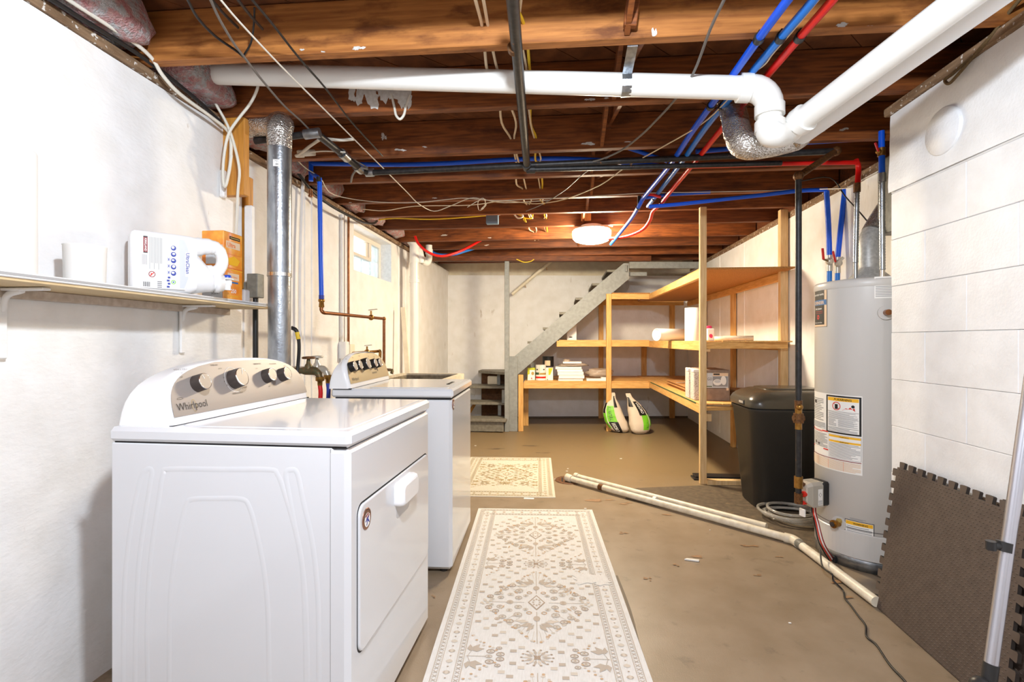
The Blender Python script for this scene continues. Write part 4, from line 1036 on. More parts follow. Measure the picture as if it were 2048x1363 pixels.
# two blue drops with red-handled valves on the right wall
for k, (pt, lab) in enumerate((([(1653, 382), (1657, 450), (1659, 516)], 'blue water pipe with a red-handled valve, left one of the pair behind the heater'), ([(1690, 378), (1682, 450), (1675, 520)], 'blue slanting water pipe with a red-handled valve, right one of the pair behind the heater'))):
    t = thing('valve_pipe', PD(*pt[0], 3.36), lab, 'pipe', None)
    b = B(); b.tube([PD(u, v, 3.36) for u, v in pt], .0165, pex_blue, 12, 2); b.obj('upper_pipe', t)
    u, v = pt[-1]
    b = B(); b.tube([PD(u, v + 20, 3.36), PD(u - 1, v + 110, 3.36)], .0155, pex_blue_b, 12); b.obj('lower_pipe', t)
    b = B(); b.cyl(PD(u, v - 6, 3.36), PD(u, v + 26, 3.36), .018, label_alu, 12); b.ball(PD(u + (0 if k == 0 else 2), v + 6, 3.33), .024, label_alu); vb = b.obj('ball_valve', t)
    b = B()
    if k == 0: b.beam(PD(u - 2, v + 6, 3.32), PD(u - 12, v + 2, 3.30), .008, .012, old_bronze, .002); b.beam(PD(u - 12, v + 3, 3.30), PD(u - 14, v - 20, 3.30), .010, .016, red_handle, .003)
    else: b.beam(PD(u - 4, v + 4, 3.32), PD(u - 9, v - 18, 3.30), .010, .016, red_handle, .003); b.beam(PD(u, v + 6, 3.31), PD(u + 12, v - 6, 3.30), .008, .018, label_alu, .002)
    b.obj('valve_handle', vb)
b = B(); b.tube([PD(1298, 413, 3.68), PD(1360, 408, 3.66), PD(1450, 398, 3.60), PD(1540, 388, 3.50), PD(1600, 381, 3.42), PD(1654, 379, 3.38)], .0145, pex_blue, 12, 3)
tag(b.obj('water_line'), 'blue water line sloping right above the storage shelf to the pair of valve pipes', 'pipe')
b = B(); b.tube([PD(1292, 395, 3.6), PD(1340, 389, 3.6), PD(1420, 384, 3.6)], .012, pex_blue, 10, 3); tag(b.obj('water_line'), 'short blue water line just above the long sloping one over the storage shelf', 'pipe')
b = B(); b.tube([PD(1291, 389, 3.58), PD(1305, 389, 3.57), PD(1322, 394, 3.56)], .010, pex_red, 10, 3); tag(b.obj('water_line'), 'short red link between the ends of the ceiling water lines', 'pipe')
b = B(); b.tube([PD(830, 472, 5.35), PD(836, 486, 5.35), PD(850, 500, 5.35), PD(870, 510, 5.4), PD(892, 511, 5.45), PD(925, 500, 5.55), PD(955, 484, 5.7), PD(972, 474, 5.8)], .0145, pex_red, 10, 3); tag(b.obj('water_line'), 'red water line sagging under the far joists beside the white drain stack', 'pipe')
b = B(); b.tube([PD(856, 498, 5.75), PD(875, 508, 5.75), PD(905, 509, 5.8), PD(935, 501, 5.9), PD(962, 492, 6.0)], .0145, pex_blue_b, 10, 3); tag(b.obj('water_line'), 'blue water line sagging behind the red one, far left under the joists', 'pipe')

# ================================================================ LEFT WALL FITTINGS
vd = thing('dryer_duct', (-1.29, 2.22, 0), 'shiny galvanised dryer vent duct rising behind the dryer to a foil elbow', 'duct')
dp = 2.36
lo, hi = PD(559, 760, dp), PD(559, 285, dp)
lo.x = hi.x; lo.y = hi.y
mid = PD(559, 541, dp)
b = B(); b.cyl((hi.x, hi.y, .06), (hi.x, hi.y, mid.z), .0505, galv, 28); b.obj('lower_pipe', vd)
b = B(); b.cyl((hi.x, hi.y, mid.z - .03), (hi.x, hi.y, hi.z), .0535, galv, 28); b.obj('upper_pipe', vd)
b = B(); b.cyl((hi.x, hi.y, mid.z - .012), (hi.x, hi.y, mid.z - .028), .0545, chrome, 28); b.cyl((hi.x, hi.y, hi.z - .03), (hi.x, hi.y, hi.z + .01), .0550, foil, 28); b.obj('foil_tape', vd)
b = B(); b.tube([hi, hi + Vector((0, 0, .06)), hi + Vector((-.02, .05, .11)), hi + Vector((-.10, .10, .135)), hi + Vector((-.36, .13, .14))], .056, foil, 24, 6); b.obj('foil_elbow', vd)
b = B(); b.tube([(hi.x, hi.y, .07), (hi.x + .02, hi.y - .05, .055), (hi.x + .06, hi.y - .15, .056)], .05, foil, 20, 4); b.obj('foot_elbow', vd)
pr = Print(lambda x, y, l: Vector((hi.x + math.sin(x / .0536) * (.0537 + l) * cT, hi.y - math.cos(x / .0536) * (.0537 + l), y)))
zs_ = PD(559, 340, dp).z
pr.rect(.000, zs_, .03, zs_ + .032, ink_white, 4)
for k in range(5): pr.rect(.012 + k * .0025, zs_ + .006, .0132 + k * .0025, zs_ + .014, ink_black)
pr.lines(.006, zs_ + .018, .026, zs_ + .028, 2, ink_grey); pr.obj('sticker', vd)

w1 = PD(482, 240, 2.43)
b = B(); x0_ = PX(458, 300, -1.615); b.box(-1.628 + .002, -1.515, w1.y - .02, w1.y + .02, PD(480, 392, 2.43).z, JB - .001, amber_stud, .003, None)
tag(b.obj('wall_stud'), 'amber wood block nailed upright under the joist at the wall corner, behind the white cables', 'stud')
b = B(); b.box(-1.625, -1.60, w1.y - .05, w1.y - .021, PD(465, 395, 2.4).z, PD(465, 340, 2.4).z, wall_paint, .006); tag(b.obj('plaster_lump'), 'lump of white plaster at the foot of the amber wood block', 'plaster')
b = B(); p = PX(503, 350, -1.60); b.box(-1.762, -1.60, 2.435, 2.475, PD(495, 585, 2.52).z, PD(495, 345, 2.52).z, amber_stud, .003); tag(b.obj('wall_stud'), 'narrow amber wood strip at the wall corner, below the amber block', 'stud')
b = B(); b.box(-1.62, -1.578, 2.425, 2.455, 1.345, PD(480, 398, 2.46).z, wall_paint, .004); tag(b.obj('painted_board'), 'white painted board standing in front of the amber strip, above the orange box', 'board')
b = B(); p = PD(511, 572, 2.50); b.box(p.x - .028, p.x + .028, p.y - .03, p.y + .03, p.z - .058, p.z + .06, grey_box, .003); eb = tag(b.obj('switch_box'), 'small grey electrical box at the wall corner by the end of the shelf', 'box')
b = B(); b.cyl((p.x, p.y, .4), (p.x, p.y, p.z - .058), .013, cable_black, 12); b.box(p.x - .06, p.x - .0, p.y - .006, p.y + .006, p.z - .02, p.z + .02, grey_box, .001)
tag(b.obj('wall_conduit'), 'black conduit running down the wall corner from the grey electrical box', 'conduit')
b = B(); b.tube([PX(607, 330, -1.74), PX(601, 500, -1.74), PX(600, 640, -1.74), PX(600, 760, -1.74)], .012, wall_paint, 10, 3); tag(b.obj('wall_conduit'), 'white painted conduit on the left wall, between the duct and the blue pipe', 'conduit')
b = B(); p = PX(684, 400, -1.752); b.cyl((p.x, p.y, .9), (p.x, p.y, 2.17), .013, wall_paint, 10); q = PX(688, 700, -1.74); b.box(q.x - .03, q.x + .03, q.y - .035, q.y + .035, q.z - .07, q.z + .07, wall_paint, .006); tag(b.obj('wall_conduit'), 'white painted conduit with an outlet box on the left wall, left of the copper riser', 'conduit')
b = B(); p = PX(697, 400, -1.74); b.cyl((p.x, p.y, PX(697, 690, -1.74).z), (p.x, p.y, 2.20), .0095, copper, 12); tag(b.obj('copper_riser'), 'thin vertical copper pipe on the left wall beside the window', 'pipe')
b = B(); p = PX(701, 700, -1.74); b.box(p.x - .03, p.x + .02, p.y - .045, p.y + .045, p.z - .09, p.z + .05, cream_paint, .005); tag(b.obj('cover_plate'), 'small cream box at the foot of the copper riser, behind the washer', 'box')

# copper faucet pipes to the sink
cp = thing('faucet_pipe', PD(645, 608, 3.12), 'copper and brass pipe with a small valve, from the blue drop to the sink spout', 'pipe')
c0 = PD(643, 597, 3.12); c1 = PD(648, 625, 3.13); c2_ = PD(768, 637, 4.0); c3 = PD(768, 736, 4.0)
b = B(); b.lathe([(.012, 0), (.019, -.004), (.019, -.018), (.014, -.022), (.017, -.05), (.013, -.055)], brass, 14, Matrix.Translation(c0)); b.obj('adapter', cp)
b = B(); b.tube([c0 + Vector((0, 0, -.05)), PD(643, 620, 3.12), c1, c1.lerp(c2_, .1), c1.lerp(c2_, .5), c2_ - (c2_ - c1).normalized() * .04, c2_, c2_ + Vector((0, 0, -.05)), c3 ], .0115, copper, 12, 4); b.obj('pipe_run', cp)
vv = c1.lerp(c2_, .74)
b = B(); b.ball(vv, .022, brass); b.cyl(vv, vv + Vector((0, 0, .05)), .007, brass, 8); b.beam(vv + Vector((-.02, 0, .055)), vv + Vector((.05, .0, .062)), .016, .006, label_alu, .002); b.obj('stop_valve', cp)
b = B(); b.ball(c2_, .016, brass); b.ball(c3, .018, brass); b.tube([c3, c3 + Vector((.01, .02, -.012)), PD(784, 740, 3.95), PD(783, 746, 3.93)], .012, old_bronze, 10, 3); b.obj('spout', cp)
c4 = PD(706, 706, 3.7); c5 = PD(760, 702, 4.0)
b = B(); b.tube([c4, c4.lerp(c5, .5), c5 - Vector((.02, 0, 0)), c5, c5 + Vector((0, 0, -.05)), PD(761, 745, 4.0)], .0115, brass, 12, 4)
tag_o = thing('lower_faucet_pipe', c4, 'lower brass pipe with a small valve behind the washer console', 'pipe'); b.obj('pipe_run', tag_o)
v2 = c4.lerp(c5, .5); b = B(); b.ball(v2, .023, brass); b.cyl(v2, v2 + Vector((0, 0, .045)), .007, brass, 8); b.beam(v2 + Vector((-.02, 0, .05)), v2 + Vector((.04, .0, .056)), .014, .006, label_alu, .002); b.obj('stop_valve', tag_o)

# hose bibs between the machines
for k, (u, v, col, lab) in enumerate(((617, 741, old_bronze, 'old green-bronze hose faucet on the wall between the dryer and the washer, front one'), (634, 738, label_alu, 'pale silver hose faucet on the wall between the machines, rear one'))):
    d = 2.62 + .14 * k; p = PD(u, v, d)
    t = thing('hose_faucet', p, lab, 'faucet')
    b = B(); b.tube([Vector((WX, p.y, p.z)), p - Vector((.08, 0, 0)), p, p + Vector((.05, -.01, -.004)), p + Vector((.07, -.015, -.035))], .017, col, 12, 4, radii=[.016, .016, .022, .022, .018, .015]); b.lathe([(.022, 0), (.018, .02), (.012, .028), (.007, .06)], col, 14, Matrix.Translation(p + Vector((0, 0, .01)))); b.obj('faucet_body', t)
    b = B(); hz = p + Vector((0, 0, .068)); b.lathe([(.03, -.006), (.034, 0), (.03, .006), (.008, .008)], rust_iron if k == 0 else label_alu, 16, Matrix.Translation(hz)); b.obj('hand_wheel', t)
    e = p + Vector((.07, -.015, -.03)); b = B(); b.lathe([(.022, 0), (.022, -.02), (.013, -.024), (.012, -.045)], brass, 14, Matrix.Translation(e)); b.obj('coupling', t)
    b = B(); b.tube([e + Vector((0, 0, -.04)), e + Vector((.004, -.004, -.12)), e + Vector((-.03, 0, -.4))], .011, hose_red if k == 0 else ink_blue, 12, 4)
    tag(b.obj('washer_hose'), ('red' if k == 0 else 'dark blue') + ' washer hose hanging from the ' + ('bronze' if k == 0 else 'silver') + ' wall faucet', 'hose')
b = B(); b.tube([PD(583, 655, 2.55), PD(592, 660, 2.55), PD(597, 676, 2.55), PD(598, 700, 2.55), PD(595, 740, 2.55), PD(590, 800, 2.5)], .0085, cable_black, 10, 4, radii=[.010, .010, .0085, .0085, .0085])
gh = b.obj('gas_hose'); tag(gh, 'thin black gas hose with a yellow collar between the duct and the faucets', 'hose')
b = B(); b.tube([PD(594, 664, 2.549), PD(597, 678, 2.549)], .0108, cable_yellow, 10); b.obj('collar', gh)

# white drain stack in the far left corner
sp = PD(829, 620, 5.5); sx_, sy_ = sp.x, sp.y
zs2 = lambda v: H + (681.5 - v) / 1000 * 5.5
ds = thing('drain_stack', (sx_, sy_, 0), 'white plastic drain stack with a trap, far left corner past the window', 'pipe')
b = B(); b.cyl((sx_, sy_, 0), (sx_, sy_, zs2(492)), .047, pvc_white, 20); b.obj('stack_pipe', ds)
b = B(); b.cyl((sx_, sy_, zs2(565)), (sx_, sy_, zs2(558)), .056, pvc_white, 20); b.cyl((sx_, sy_, zs2(556)), (sx_, sy_, zs2(552)), .054, pvc_white, 20); b.cyl((sx_, sy_, zs2(525)), (sx_, sy_, zs2(490)), .054, pvc_white, 20)
b.tube([(sx_, sy_, zs2(496)), (sx_ - .02, sy_, zs2(486)), (sx_ - .05, sy_, zs2(480))], .045, pvc_white, 16, 3)
b.obj('coupling', ds)
b = B(); b.tube([(sx_, sy_, zs2(505)), (sx_ + .04, sy_ + .02, zs2(500)), (sx_ + .06, sy_ + .03, zs2(512)), (sx_ + .06, sy_ + .03, zs2(525))], .040, pvc_white, 16, 4); b.obj('wye_fitting', ds)
b = B(); t0 = PD(836, 516, 5.55); b.tube([t0, PD(845, 522, 5.6)], .036, cable_black, 14); b.tube([PD(845, 522, 5.6), PD(853, 526, 5.65), PD(858, 518, 5.68), PD(858, 500, 5.68), PD(858, 490, 5.68)], .036, pvc_white, 16, 4); b.cyl(PD(858, 508, 5.68), PD(858, 498, 5.68), .042, pvc_white, 16); b.obj('trap', ds)
b = B(); b.beam(PD(806, 614, 5.3), Vector((PD(826, 738, 5.2).x, PD(826, 738, 5.2).y, 0.0)), .05, .015, cream_paint, .002, (0, 1, 0)); tag(b.obj('leaning_strip'), 'cream wood strip leaning on the left wall in front of the drain stack', 'board')
# white hook on a joist
pj = PY(800, 212, YF[8] - .05); b = B(); b.tube([PY(783, 188, YF[8] - .05), PY(789, 215, YF[8] - .055), PY(792, 230, YF[8] - .065), PY(800, 238, YF[8] - .07), PY(808, 229, YF[8] - .065), PY(812, 212, YF[8] - .055), PY(820, 190, YF[8] - .05)], .006, cable_white, 8, 4); tag(b.obj('pipe_hook'), 'white U-shaped wire hook nailed to the paint-flaked joist, upper left', 'hook')

# ================================================================ CABLES
def cable(label, pts, r, mat, sub=4, name='cable', seg=7):
    b = B(); b.tube(pts, r, mat, seg, sub); return tag(b.obj(name), label, 'cable')
def Z(lst, z=2.218): return [PZ(u, v, z) for u, v in lst]
def XL(lst, x=-1.595): return [PX(u, v, x) for u, v in lst]
cable('thick black cable along the top of the left wall, running to the top left corner', XL([(60, -28), (110, 4), (170, 42), (273, 106), (345, 160), (400, 205), (445, 248)], -1.59), .0085, cable_black)
cable('white cable along the top of the left wall, above the black one', XL([(110, -18), (150, 8), (215, 50), (272, 88), (305, 118), (325, 150), (360, 188), (420, 232), (456, 262)], -1.57) + [PD(462, 285, 2.36), PD(460, 330, 2.36), PD(452, 366, 2.36), PD(446, 372, 2.36)], .0075, cable_white)
cable('white cable looping down the amber block behind the other loops', [PD(408, 158, 2.30), PD(430, 205, 2.33), PD(455, 250, 2.35), PD(470, 295, 2.36), PD(479, 340, 2.36), PD(476, 380, 2.38), PD(474, 430, 2.40), PD(472, 470, 2.42)], .0065, cable_white)
cable('white cable curving from the drain pipe to the amber block in a loop', [PD(517, 160, 2.28), PD(514, 180, 2.28), PD(500, 208, 2.30), PD(478, 236, 2.32), PD(458, 266, 2.33), PD(449, 305, 2.34), PD(446, 350, 2.35), PD(450, 374, 2.35), PD(457, 350, 2.35), PD(463, 310, 2.35)], .0065, cable_white)
cable('black twin wire hanging in a curve from the top edge to a tie, upper left', Z([(372, -8), (395, 35), (430, 72), (470, 100), (486, 113)]), .0045, cable_black)
cable('long grey-white cord running from the top edge down to the grey pipe fittings, upper left', Z([(418, -8), (440, 40), (470, 90), (487, 112), (520, 155), (565, 208), (600, 240), (622, 262), (650, 285), (690, 310), (735, 335)], 2.214), .0045, cable_grey)
cable('short black wire going up from the tie into the joist hole, upper left', [PZ(486, 113, 2.218), PZ(502, 85, 2.25), PZ(508, 45, 2.29), PZ(509, 15, 2.32)], .0035, cable_black)
cable('long thin white wire from the top edge, sagging over the middle joists', Z([(435, -8), (480, 45), (560, 130), (620, 190), (700, 270), (770, 340), (815, 385), (838, 408), (868, 422), (900, 412), (940, 396), (965, 398), (1010, 405), (1100, 400)], 2.212), .0034, cable_white)
cable('long thin black wire parallel to the white one, upper left', Z([(498, -8), (545, 48), (600, 118), (650, 175), (700, 240), (745, 290), (765, 312)], 2.222), .0042, cable_black)
cable('short thick black wire stub into a joist hole, upper left', [PZ(470, -8, 2.24), PZ(500, 30, 2.27), PZ(525, 58, 2.29)], .005, cable_black)
cable('short black wire stub into a joist hole, left of the other stub', [PZ(415, -10, 2.24), PZ(450, 30, 2.27), PZ(476, 55, 2.29)], .005, cable_black)
cable('thin pale wire strung across the middle joists from the left wall to the right', XL([(575, 300), (610, 335)], -1.60) + Z([(640, 355), (660, 385), (700, 397), (760, 404), (830, 405), (900, 398), (932, 396), (990, 401), (1060, 398), (1150, 394), (1290, 386), (1400, 384), (1540, 381), (1650, 377), (1690, 388)], 2.205), .0030, cable_white)
cable('second thin pale wire sagging under the middle joists', Z([(725, 418), (770, 421), (830, 412), (940, 410), (1000, 402), (1040, 404), (1075, 407), (1130, 398), (1200, 370), (1250, 335), (1310, 302), (1400, 250), (1450, 205), (1500, 152), (1530, 128), (1545, 108), (1585, 62), (1640, -4)], 2.198), .0034, cable_cream)
cable('dark grey cable sweeping from the top edge down to the black gas pipe, centre right', Z([(1452, -8), (1420, 60), (1385, 150), (1345, 205), (1310, 243), (1280, 272), (1240, 302), (1190, 322), (1140, 328)], 2.19), .0052, cable_grey)
cable('curled loop of thin white wire under the middle joists', Z([(935, 414), (955, 402), (970, 398), (968, 415), (958, 420), (956, 404), (966, 396), (972, 410), (962, 418), (975, 405)], 2.20), .0026, cable_white)
for k, (x, mt, r, lab) in enumerate(((-.285, cable_cream, .0062, 'left cream cable threaded through holes in the joists'), (-.262, cable_cream, .0058, 'right cream cable threaded through holes in the joists, beside the left one'), (-.135, cable_yellow, .0062, 'yellow cable threaded through the joists right of the black pipe'), (-.152, cable_cream, .005, 'thin cream cable beside the yellow one threaded through the joists'))):
    pts = []
    for i in range(5, 15):
        y = YF[i] - .022; w = .012 * math.sin(i * 2.3 + k * 2)
        pts.append((x + w * .4, y, JB + .075)); ym = (YF[i] + YF[i + 1]) / 2 - .02
        pts.append((x + w * 1.6 + (.012 if k % 2 else -.012), ym, JB + .050 + .01 * math.sin(i * 1.7 + k)))
    cable(lab, pts, r, mt, 4)
cable('yellow cable running left from the blue-grey box to the insulation', [PD(752, 440, 4.62), PD(790, 436, 4.62), PD(860, 438, 4.60), PD(930, 434, 4.60), PD(975, 430, 4.60)], .0065, cable_yellow)
cable('yellow looped cable right of the blue-grey box', [PD(1002, 427, 4.58), PD(1025, 426, 4.55), PD(1045, 432, 4.55), PD(1052, 444, 4.55), PD(1047, 436, 4.56), PD(1063, 436, 4.56), PD(1066, 424, 4.56)], .0065, cable_yellow)
cable('white looped cable right of the blue-grey box', [PD(998, 429, 4.55), PD(1018, 425, 4.53), PD(1036, 424, 4.53), PD(1046, 432, 4.53), PD(1036, 436, 4.54), PD(1028, 428, 4.54)], .007, cable_white)
b = B(); p = PD(985, 438, 4.55); b.box(p.x - .055, p.x + .055, p.y - .03, p.y + .03, p.z - .045, p.z + .06, blue_box, .004); jb = tag(b.obj('junction_box'), 'blue-grey square junction box hanging under a middle joist', 'box')
b = B(); b.box(p.x - .055, p.x + .055, p.y - .035, p.y - .03, p.z - .048, p.z - .02, blue_box, .002); b.obj('cover_lip', jb)
b = B(); p = PD(614, 312, 2.82); b.lathe([(.05, 0), (.052, .006), (.052, .03), (.045, .034)], cable_white, 8, Matrix.Translation(p) @ Matrix.Rotation(.4, 4, 'X')); tag(b.obj('junction_box'), 'white octagonal junction box on the joist behind the dryer duct', 'box')
cable('white cable curving from the white junction box past the dryer duct', [PD(608, 312, 2.8), PD(592, 312, 2.8), PD(600, 308, 2.78), PD(620, 292, 2.72), PD(638, 280, 2.68), PD(645, 277, 2.66), PD(680, 280, 2.70), PD(708, 278, 2.72)], .0085, cable_white)
cable('thin white cable running right from the white junction box', [PD(620, 304, 2.78), PD(650, 302, 2.74), PD(690, 304, 2.72)], .004, cable_white)
cable('black cable sagging along the left wall top towards the window', [PX(588, 333, -1.72), PX(605, 358, -1.70), PX(625, 382, -1.68), PX(660, 410, -1.66), PX(700, 432, -1.64), PX(730, 445, -1.64), PX(748, 446, -1.66), PX(757, 438, -1.70)], .010, cable_black)
cable('short yellow cable end by the far stair header', [PD(1033, 518, 6.2), PD(1048, 524, 6.2), PD(1062, 522, 6.2), PD(1068, 518, 6.2)], .006, cable_yellow)
cable('grey end of flexible tube hanging from the gas pipe elbow', [PZ(735, 338, 2.19), PZ(718, 336, 2.185), PZ(706, 348, 2.175), PZ(702, 364, 2.165)], .0065, cable_grey)
cable('thin diagonal wire going down from the grey pipe to the middle joists', Z([(1240, 300), (1170, 345), (1130, 380), (1085, 408), (1052, 422)], 2.20), .0028, cable_grey)
cable('thin dark wire on the far right wall above the valve pipes', [PD(1600, 362, 3.3), PD(1660, 355, 3.2), PD(1690, 392, 3.1), PD(1720, 425, 3.0), PD(1745, 455, 2.95)], .004, cable_black)
cable('thin white wire along the wall top by the red pipe', [PD(1640, 378, 3.3), PD(1700, 375, 3.0), PD(1730, 358, 2.8), PD(1755, 345, 2.7)], .0035, cable_white)
cable('brown cord with a loop hanging at the top of the right wall', [PX(2060, -25, 1.50), PX(2010, 35, 1.50), PX(1965, 95, 1.50), PX(1925, 130, 1.50), PX(1905, 148, 1.49), PX(1890, 160, 1.49), PX(1898, 167, 1.49), PX(1915, 150, 1.49), PX(1945, 115, 1.495), PX(1990, 62, 1.50)], .006, rope_brown, name='cord')
b = B(); c = PX(1888, 262, 1.515); X_ = Matrix(((0, 0, -1, 1.520), (1, 0, 0, c.y), (0, 1, 0, c.z), (0, 0, 0, 1)))
b.lathe([(.093, -.01), (.093, .010), (.088, .016), (.0, .018)], block_paint, 40, X_); tag(b.obj('flue_cover'), 'round white painted flue cover high on the right block wall', 'cover')

# ceiling lamp
lc = Vector((.29, 4.735, 0)); zt_ = JB
cl = thing('ceiling_lamp', (lc.x, lc.y, zt_), 'round glowing flush ceiling lamp under the middle joists', 'ceiling lamp')
b = B(); b.lathe([(.10, zt_ - .001), (.10, zt_ - .03), (.17, zt_ - .035), (.17, zt_ - .05)], enamel_plastic, 32, Matrix.Translation((lc.x, lc.y, 0))); b.obj('canopy', cl)
b = B(); b.lathe([(.165, zt_ - .048), (.178, zt_ - .055), (.180, zt_ - .085), (.172, zt_ - .090), (.176, zt_ - .095), (.174, zt_ - .118), (.155, zt_ - .140), (.11, zt_ - .156), (.05, zt_ - .164), (.001, zt_ - .166)], lamp_glow, 40, Matrix.Translation((lc.x, lc.y, 0))); b.obj('glass_shade', cl)
b = B(); b.tube([(lc.x, lc.y - .03, zt_ - .001), (lc.x, lc.y - .06, zt_ - .012), (lc.x + .15, lc.y - .06, zt_ - .012), (lc.x + .19, lc.y - .05, zt_ - .02)], .006, cable_white, 8); b.obj('feed_wire', cl)
# ================================================================ WATER HEATER
wh_ = thing('water_heater', (HC.x, HC.y, 0), 'tall light grey gas water heater with warning labels, right side', 'water heater')
T_ = Matrix.Translation((HC.x, HC.y, 0))
b = B(); b.lathe([(HR - .01, .055), (HR, .062), (HR, 1.425)], heater_paint, 64, T_); body = b.obj('tank_jacket', wh_)
b = B(); b.lathe([(HR - .03, .0), (HR - .004, .001), (HR - .004, .05), (HR - .01, .06)], galv, 64, T_); b.obj('base_ring', wh_)
b = B(); b.lathe([(HR + .002, 1.424), (HR + .004, 1.43), (HR + .004, 1.452), (HR - .002, 1.464), (HR - .03, HZ), (.001, HZ + .002)], heater_paint, 64, T_); b.obj('top_cap', wh_)
hang = lambda x, y: math.atan2(y - HC.y, x - HC.x)
def cylfn(a0, r=HR):
    """x runs along the jacket to the right as seen from the room, y is height"""
    return lambda x, y, l: Vector((HC.x + (r + l) * math.cos(a0 + x / r), HC.y + (r + l) * math.sin(a0 + x / r), y))
def jacket(u, v):            # front hit of a pixel ray on the jacket
    r = ray(u, v); a = r.x ** 2 + r.y ** 2; bb = -2 * (r.x * HC.x + r.y * HC.y); c = HC.x ** 2 + HC.y ** 2 - HR ** 2
    disc = max(0, bb * bb - 4 * a * c); d = (-bb - math.sqrt(disc)) / (2 * a); p = PD(u, v, d)
    return p, hang(p.x, p.y)
def label_on(u0, v0, u1, v1):
    p0, a0 = jacket(u0, v0); p1, a1 = jacket(u1, v1)
    if a1 < a0: a1 += 2 * math.pi
    return a0, (a1 - a0) * HR, p0.z, p1.z
# seam of the burner door and the door plate
b = B(); b.lathe([(HR + .0004, .205), (HR + .0012, .2052), (HR + .0012, .2075), (HR + .0004, .208)], ink_dark, 64, T_, False, False); b.obj('seam_line', wh_)
p, ad = jacket(1690, 1090)
b = B(); f = cylfn(ad); vs = []
for i in range(17):
    x = -.17 + .34 * i / 16
    for z, l in ((.064, .002), (.064, .007), (.186, .007), (.190, .002)): vs.append(f(x, z, l))
b.add(vs, [(4 * i + k, 4 * i + 4 + k, 4 * i + 5 + k, 4 * i + 1 + k) for i in range(16) for k in range(3)] + [(0, 1, 2, 3), (64, 65, 66, 67)], heater_paint); b.obj('burner_door', wh_)
# black and silver label
def tank_label(pts): return label_on(*pts)
a0, w, zt1, zb1 = label_on(1629.5, 578, 1652, 648)
a1 = jacket(1652, 610)[1]; w = .125; f = cylfn(a1)
z1, z0 = PD(1640, 576, 2.75).z, PD(1640, 651, 2.75).z
pr = Print(lambda x, y, l: f(x - w, y, l), .00003, .006)
pr.rect(-.006, z0 - .008, w + .008, z1 + .008, ink_dark, 8); pr.rect(-.004, z0 - .006, w + .005, z1 + .006, ink_lpeach, 8); pr.rect(.0, z0 + .004, w - .012, z1 - .006, ink_black, 8)
zm = (z0 + z1) / 2; cx = w * .44
pr.poly([(cx - .034, zm + .045), (cx, zm + .06), (cx + .034, zm + .045), (cx + .034, zm - .01), (cx, zm - .055), (cx - .034, zm - .01)], ink_gold)
pr.text('BRADFORD WHITE', cx, z1 - .045, .0125, ink_white, center=True, bold=True)
pr.rect(-.002, zm + .006, w + .004, zm + .034, ink_sky, 8); pr.text('DEFENDER', cx + .004, zm + .011, .023, ink_lpeach, center=True, bold=True, sx=.95)
pr.text('Safety System', cx, zm - .017, .014, ink_white, center=True, bold=True)
pr.ell(cx, z0 + .045, .013, .013, ink_red, 16); pr.text('Built to be the Best', cx, z0 + .012, .0105, ink_white, center=True)
pr.rect(cx - .03, z0 + .075, cx + .045, z0 + .0765, ink_red); pr.rect(cx - .03, z0 + .066, cx + .045, z0 + .0675, ink_red)
pr.obj('badge_label', wh_)
# big instruction sheet
pR, aR = jacket(1725, 860); f2 = cylfn(aR)
zz_ = lambda v: H + (681.5 - v) / 1000 * 2.62
z1, z0 = zz_(787), zz_(938); w1 = .20; w0 = .33
pr = Print(lambda x, y, l: f2(x - w0, y, l), .00003, .006)
pr.rect(0, z0, w0, z1, ink_white, 18)
xa = w0 - w1 + .02; hh = z1 - z0
yb1 = z0 + hh * .49
pr.rect(xa, yb1, w0 - .004, z1 - .006, ink_black, 12); pr.rect(xa + .009, yb1 + .008, w0 - .013, z1 - .014, ink_white, 12)
pr.rect(xa + .011, z1 - .034, w0 - .015, z1 - .016, ink_yellow, 12); pr.text('WARNING', (xa + w0) / 2 + .008, z1 - .0305, .015, ink_black, center=True, bold=True); pr.poly([((xa + w0) / 2 - .045, z1 - .031), ((xa + w0) / 2 - .029, z1 - .031), ((xa + w0) / 2 - .037, z1 - .018)], ink_black)
pr.rect(xa + .052, z1 - .075, xa + .068, z1 - .050, ink_black); pr.ring(xa + .06, z1 - .060, .022, .022, .004, ink_red, 20); pr.line(xa + .046, z1 - .046, xa + .074, z1 - .074, .004, ink_red)
pr.poly([(xa + .09, z1 - .079), (xa + .15, z1 - .079), (xa + .146, z1 - .062), (xa + .138, z1 - .070), (xa + .128, z1 - .060), (xa + .118, z1 - .070), (xa + .108, z1 - .066)], ink_red); pr.ell(xa + .14, z1 - .056, .008, .008, ink_black, 10)
pr.rect(xa + .011, z1 - .089, w0 - .015, z1 - .0875, ink_black, 10); pr.lines(xa + .014, z1 - .122, w0 - .018, z1 - .092, 6, ink_grey, nx=6); pr.rect(xa + .012, z1 - .125, w0 - .016, z1 - .1235, ink_black, 8)
pr.lines(xa + .014, z1 - .165, xa + .06, z1 - .128, 7, ink_grey, nx=4); pr.lines(xa + .07, z1 - .165, w0 - .02, z1 - .128, 7, ink_grey, nx=6)
pr.rect(xa + .012, yb1 + .030, w0 - .016, yb1 + .0315, ink_black, 8); pr.lines(xa + .014, yb1 + .010, w0 - .02, yb1 + .028, 3, ink_grey, nx=6)
pr.lines(.01, z0 + hh * .62, xa - .02, z1 - .03, 13, ink_grey, nx=6); pr.rect(.03, z1 - .06, .06, z1 - .045, ink_dark); pr.rect(.012, z1 - .085, .05, z1 - .0835, ink_grey)
pr.rect(.004, z0 + hh * .52, xa - .006, z0 + hh * .60, ink_silver, 8); pr.lines(.008, z0 + hh * .52, xa - .01, z0 + hh * .60, 4, ink_grey, nx=6)
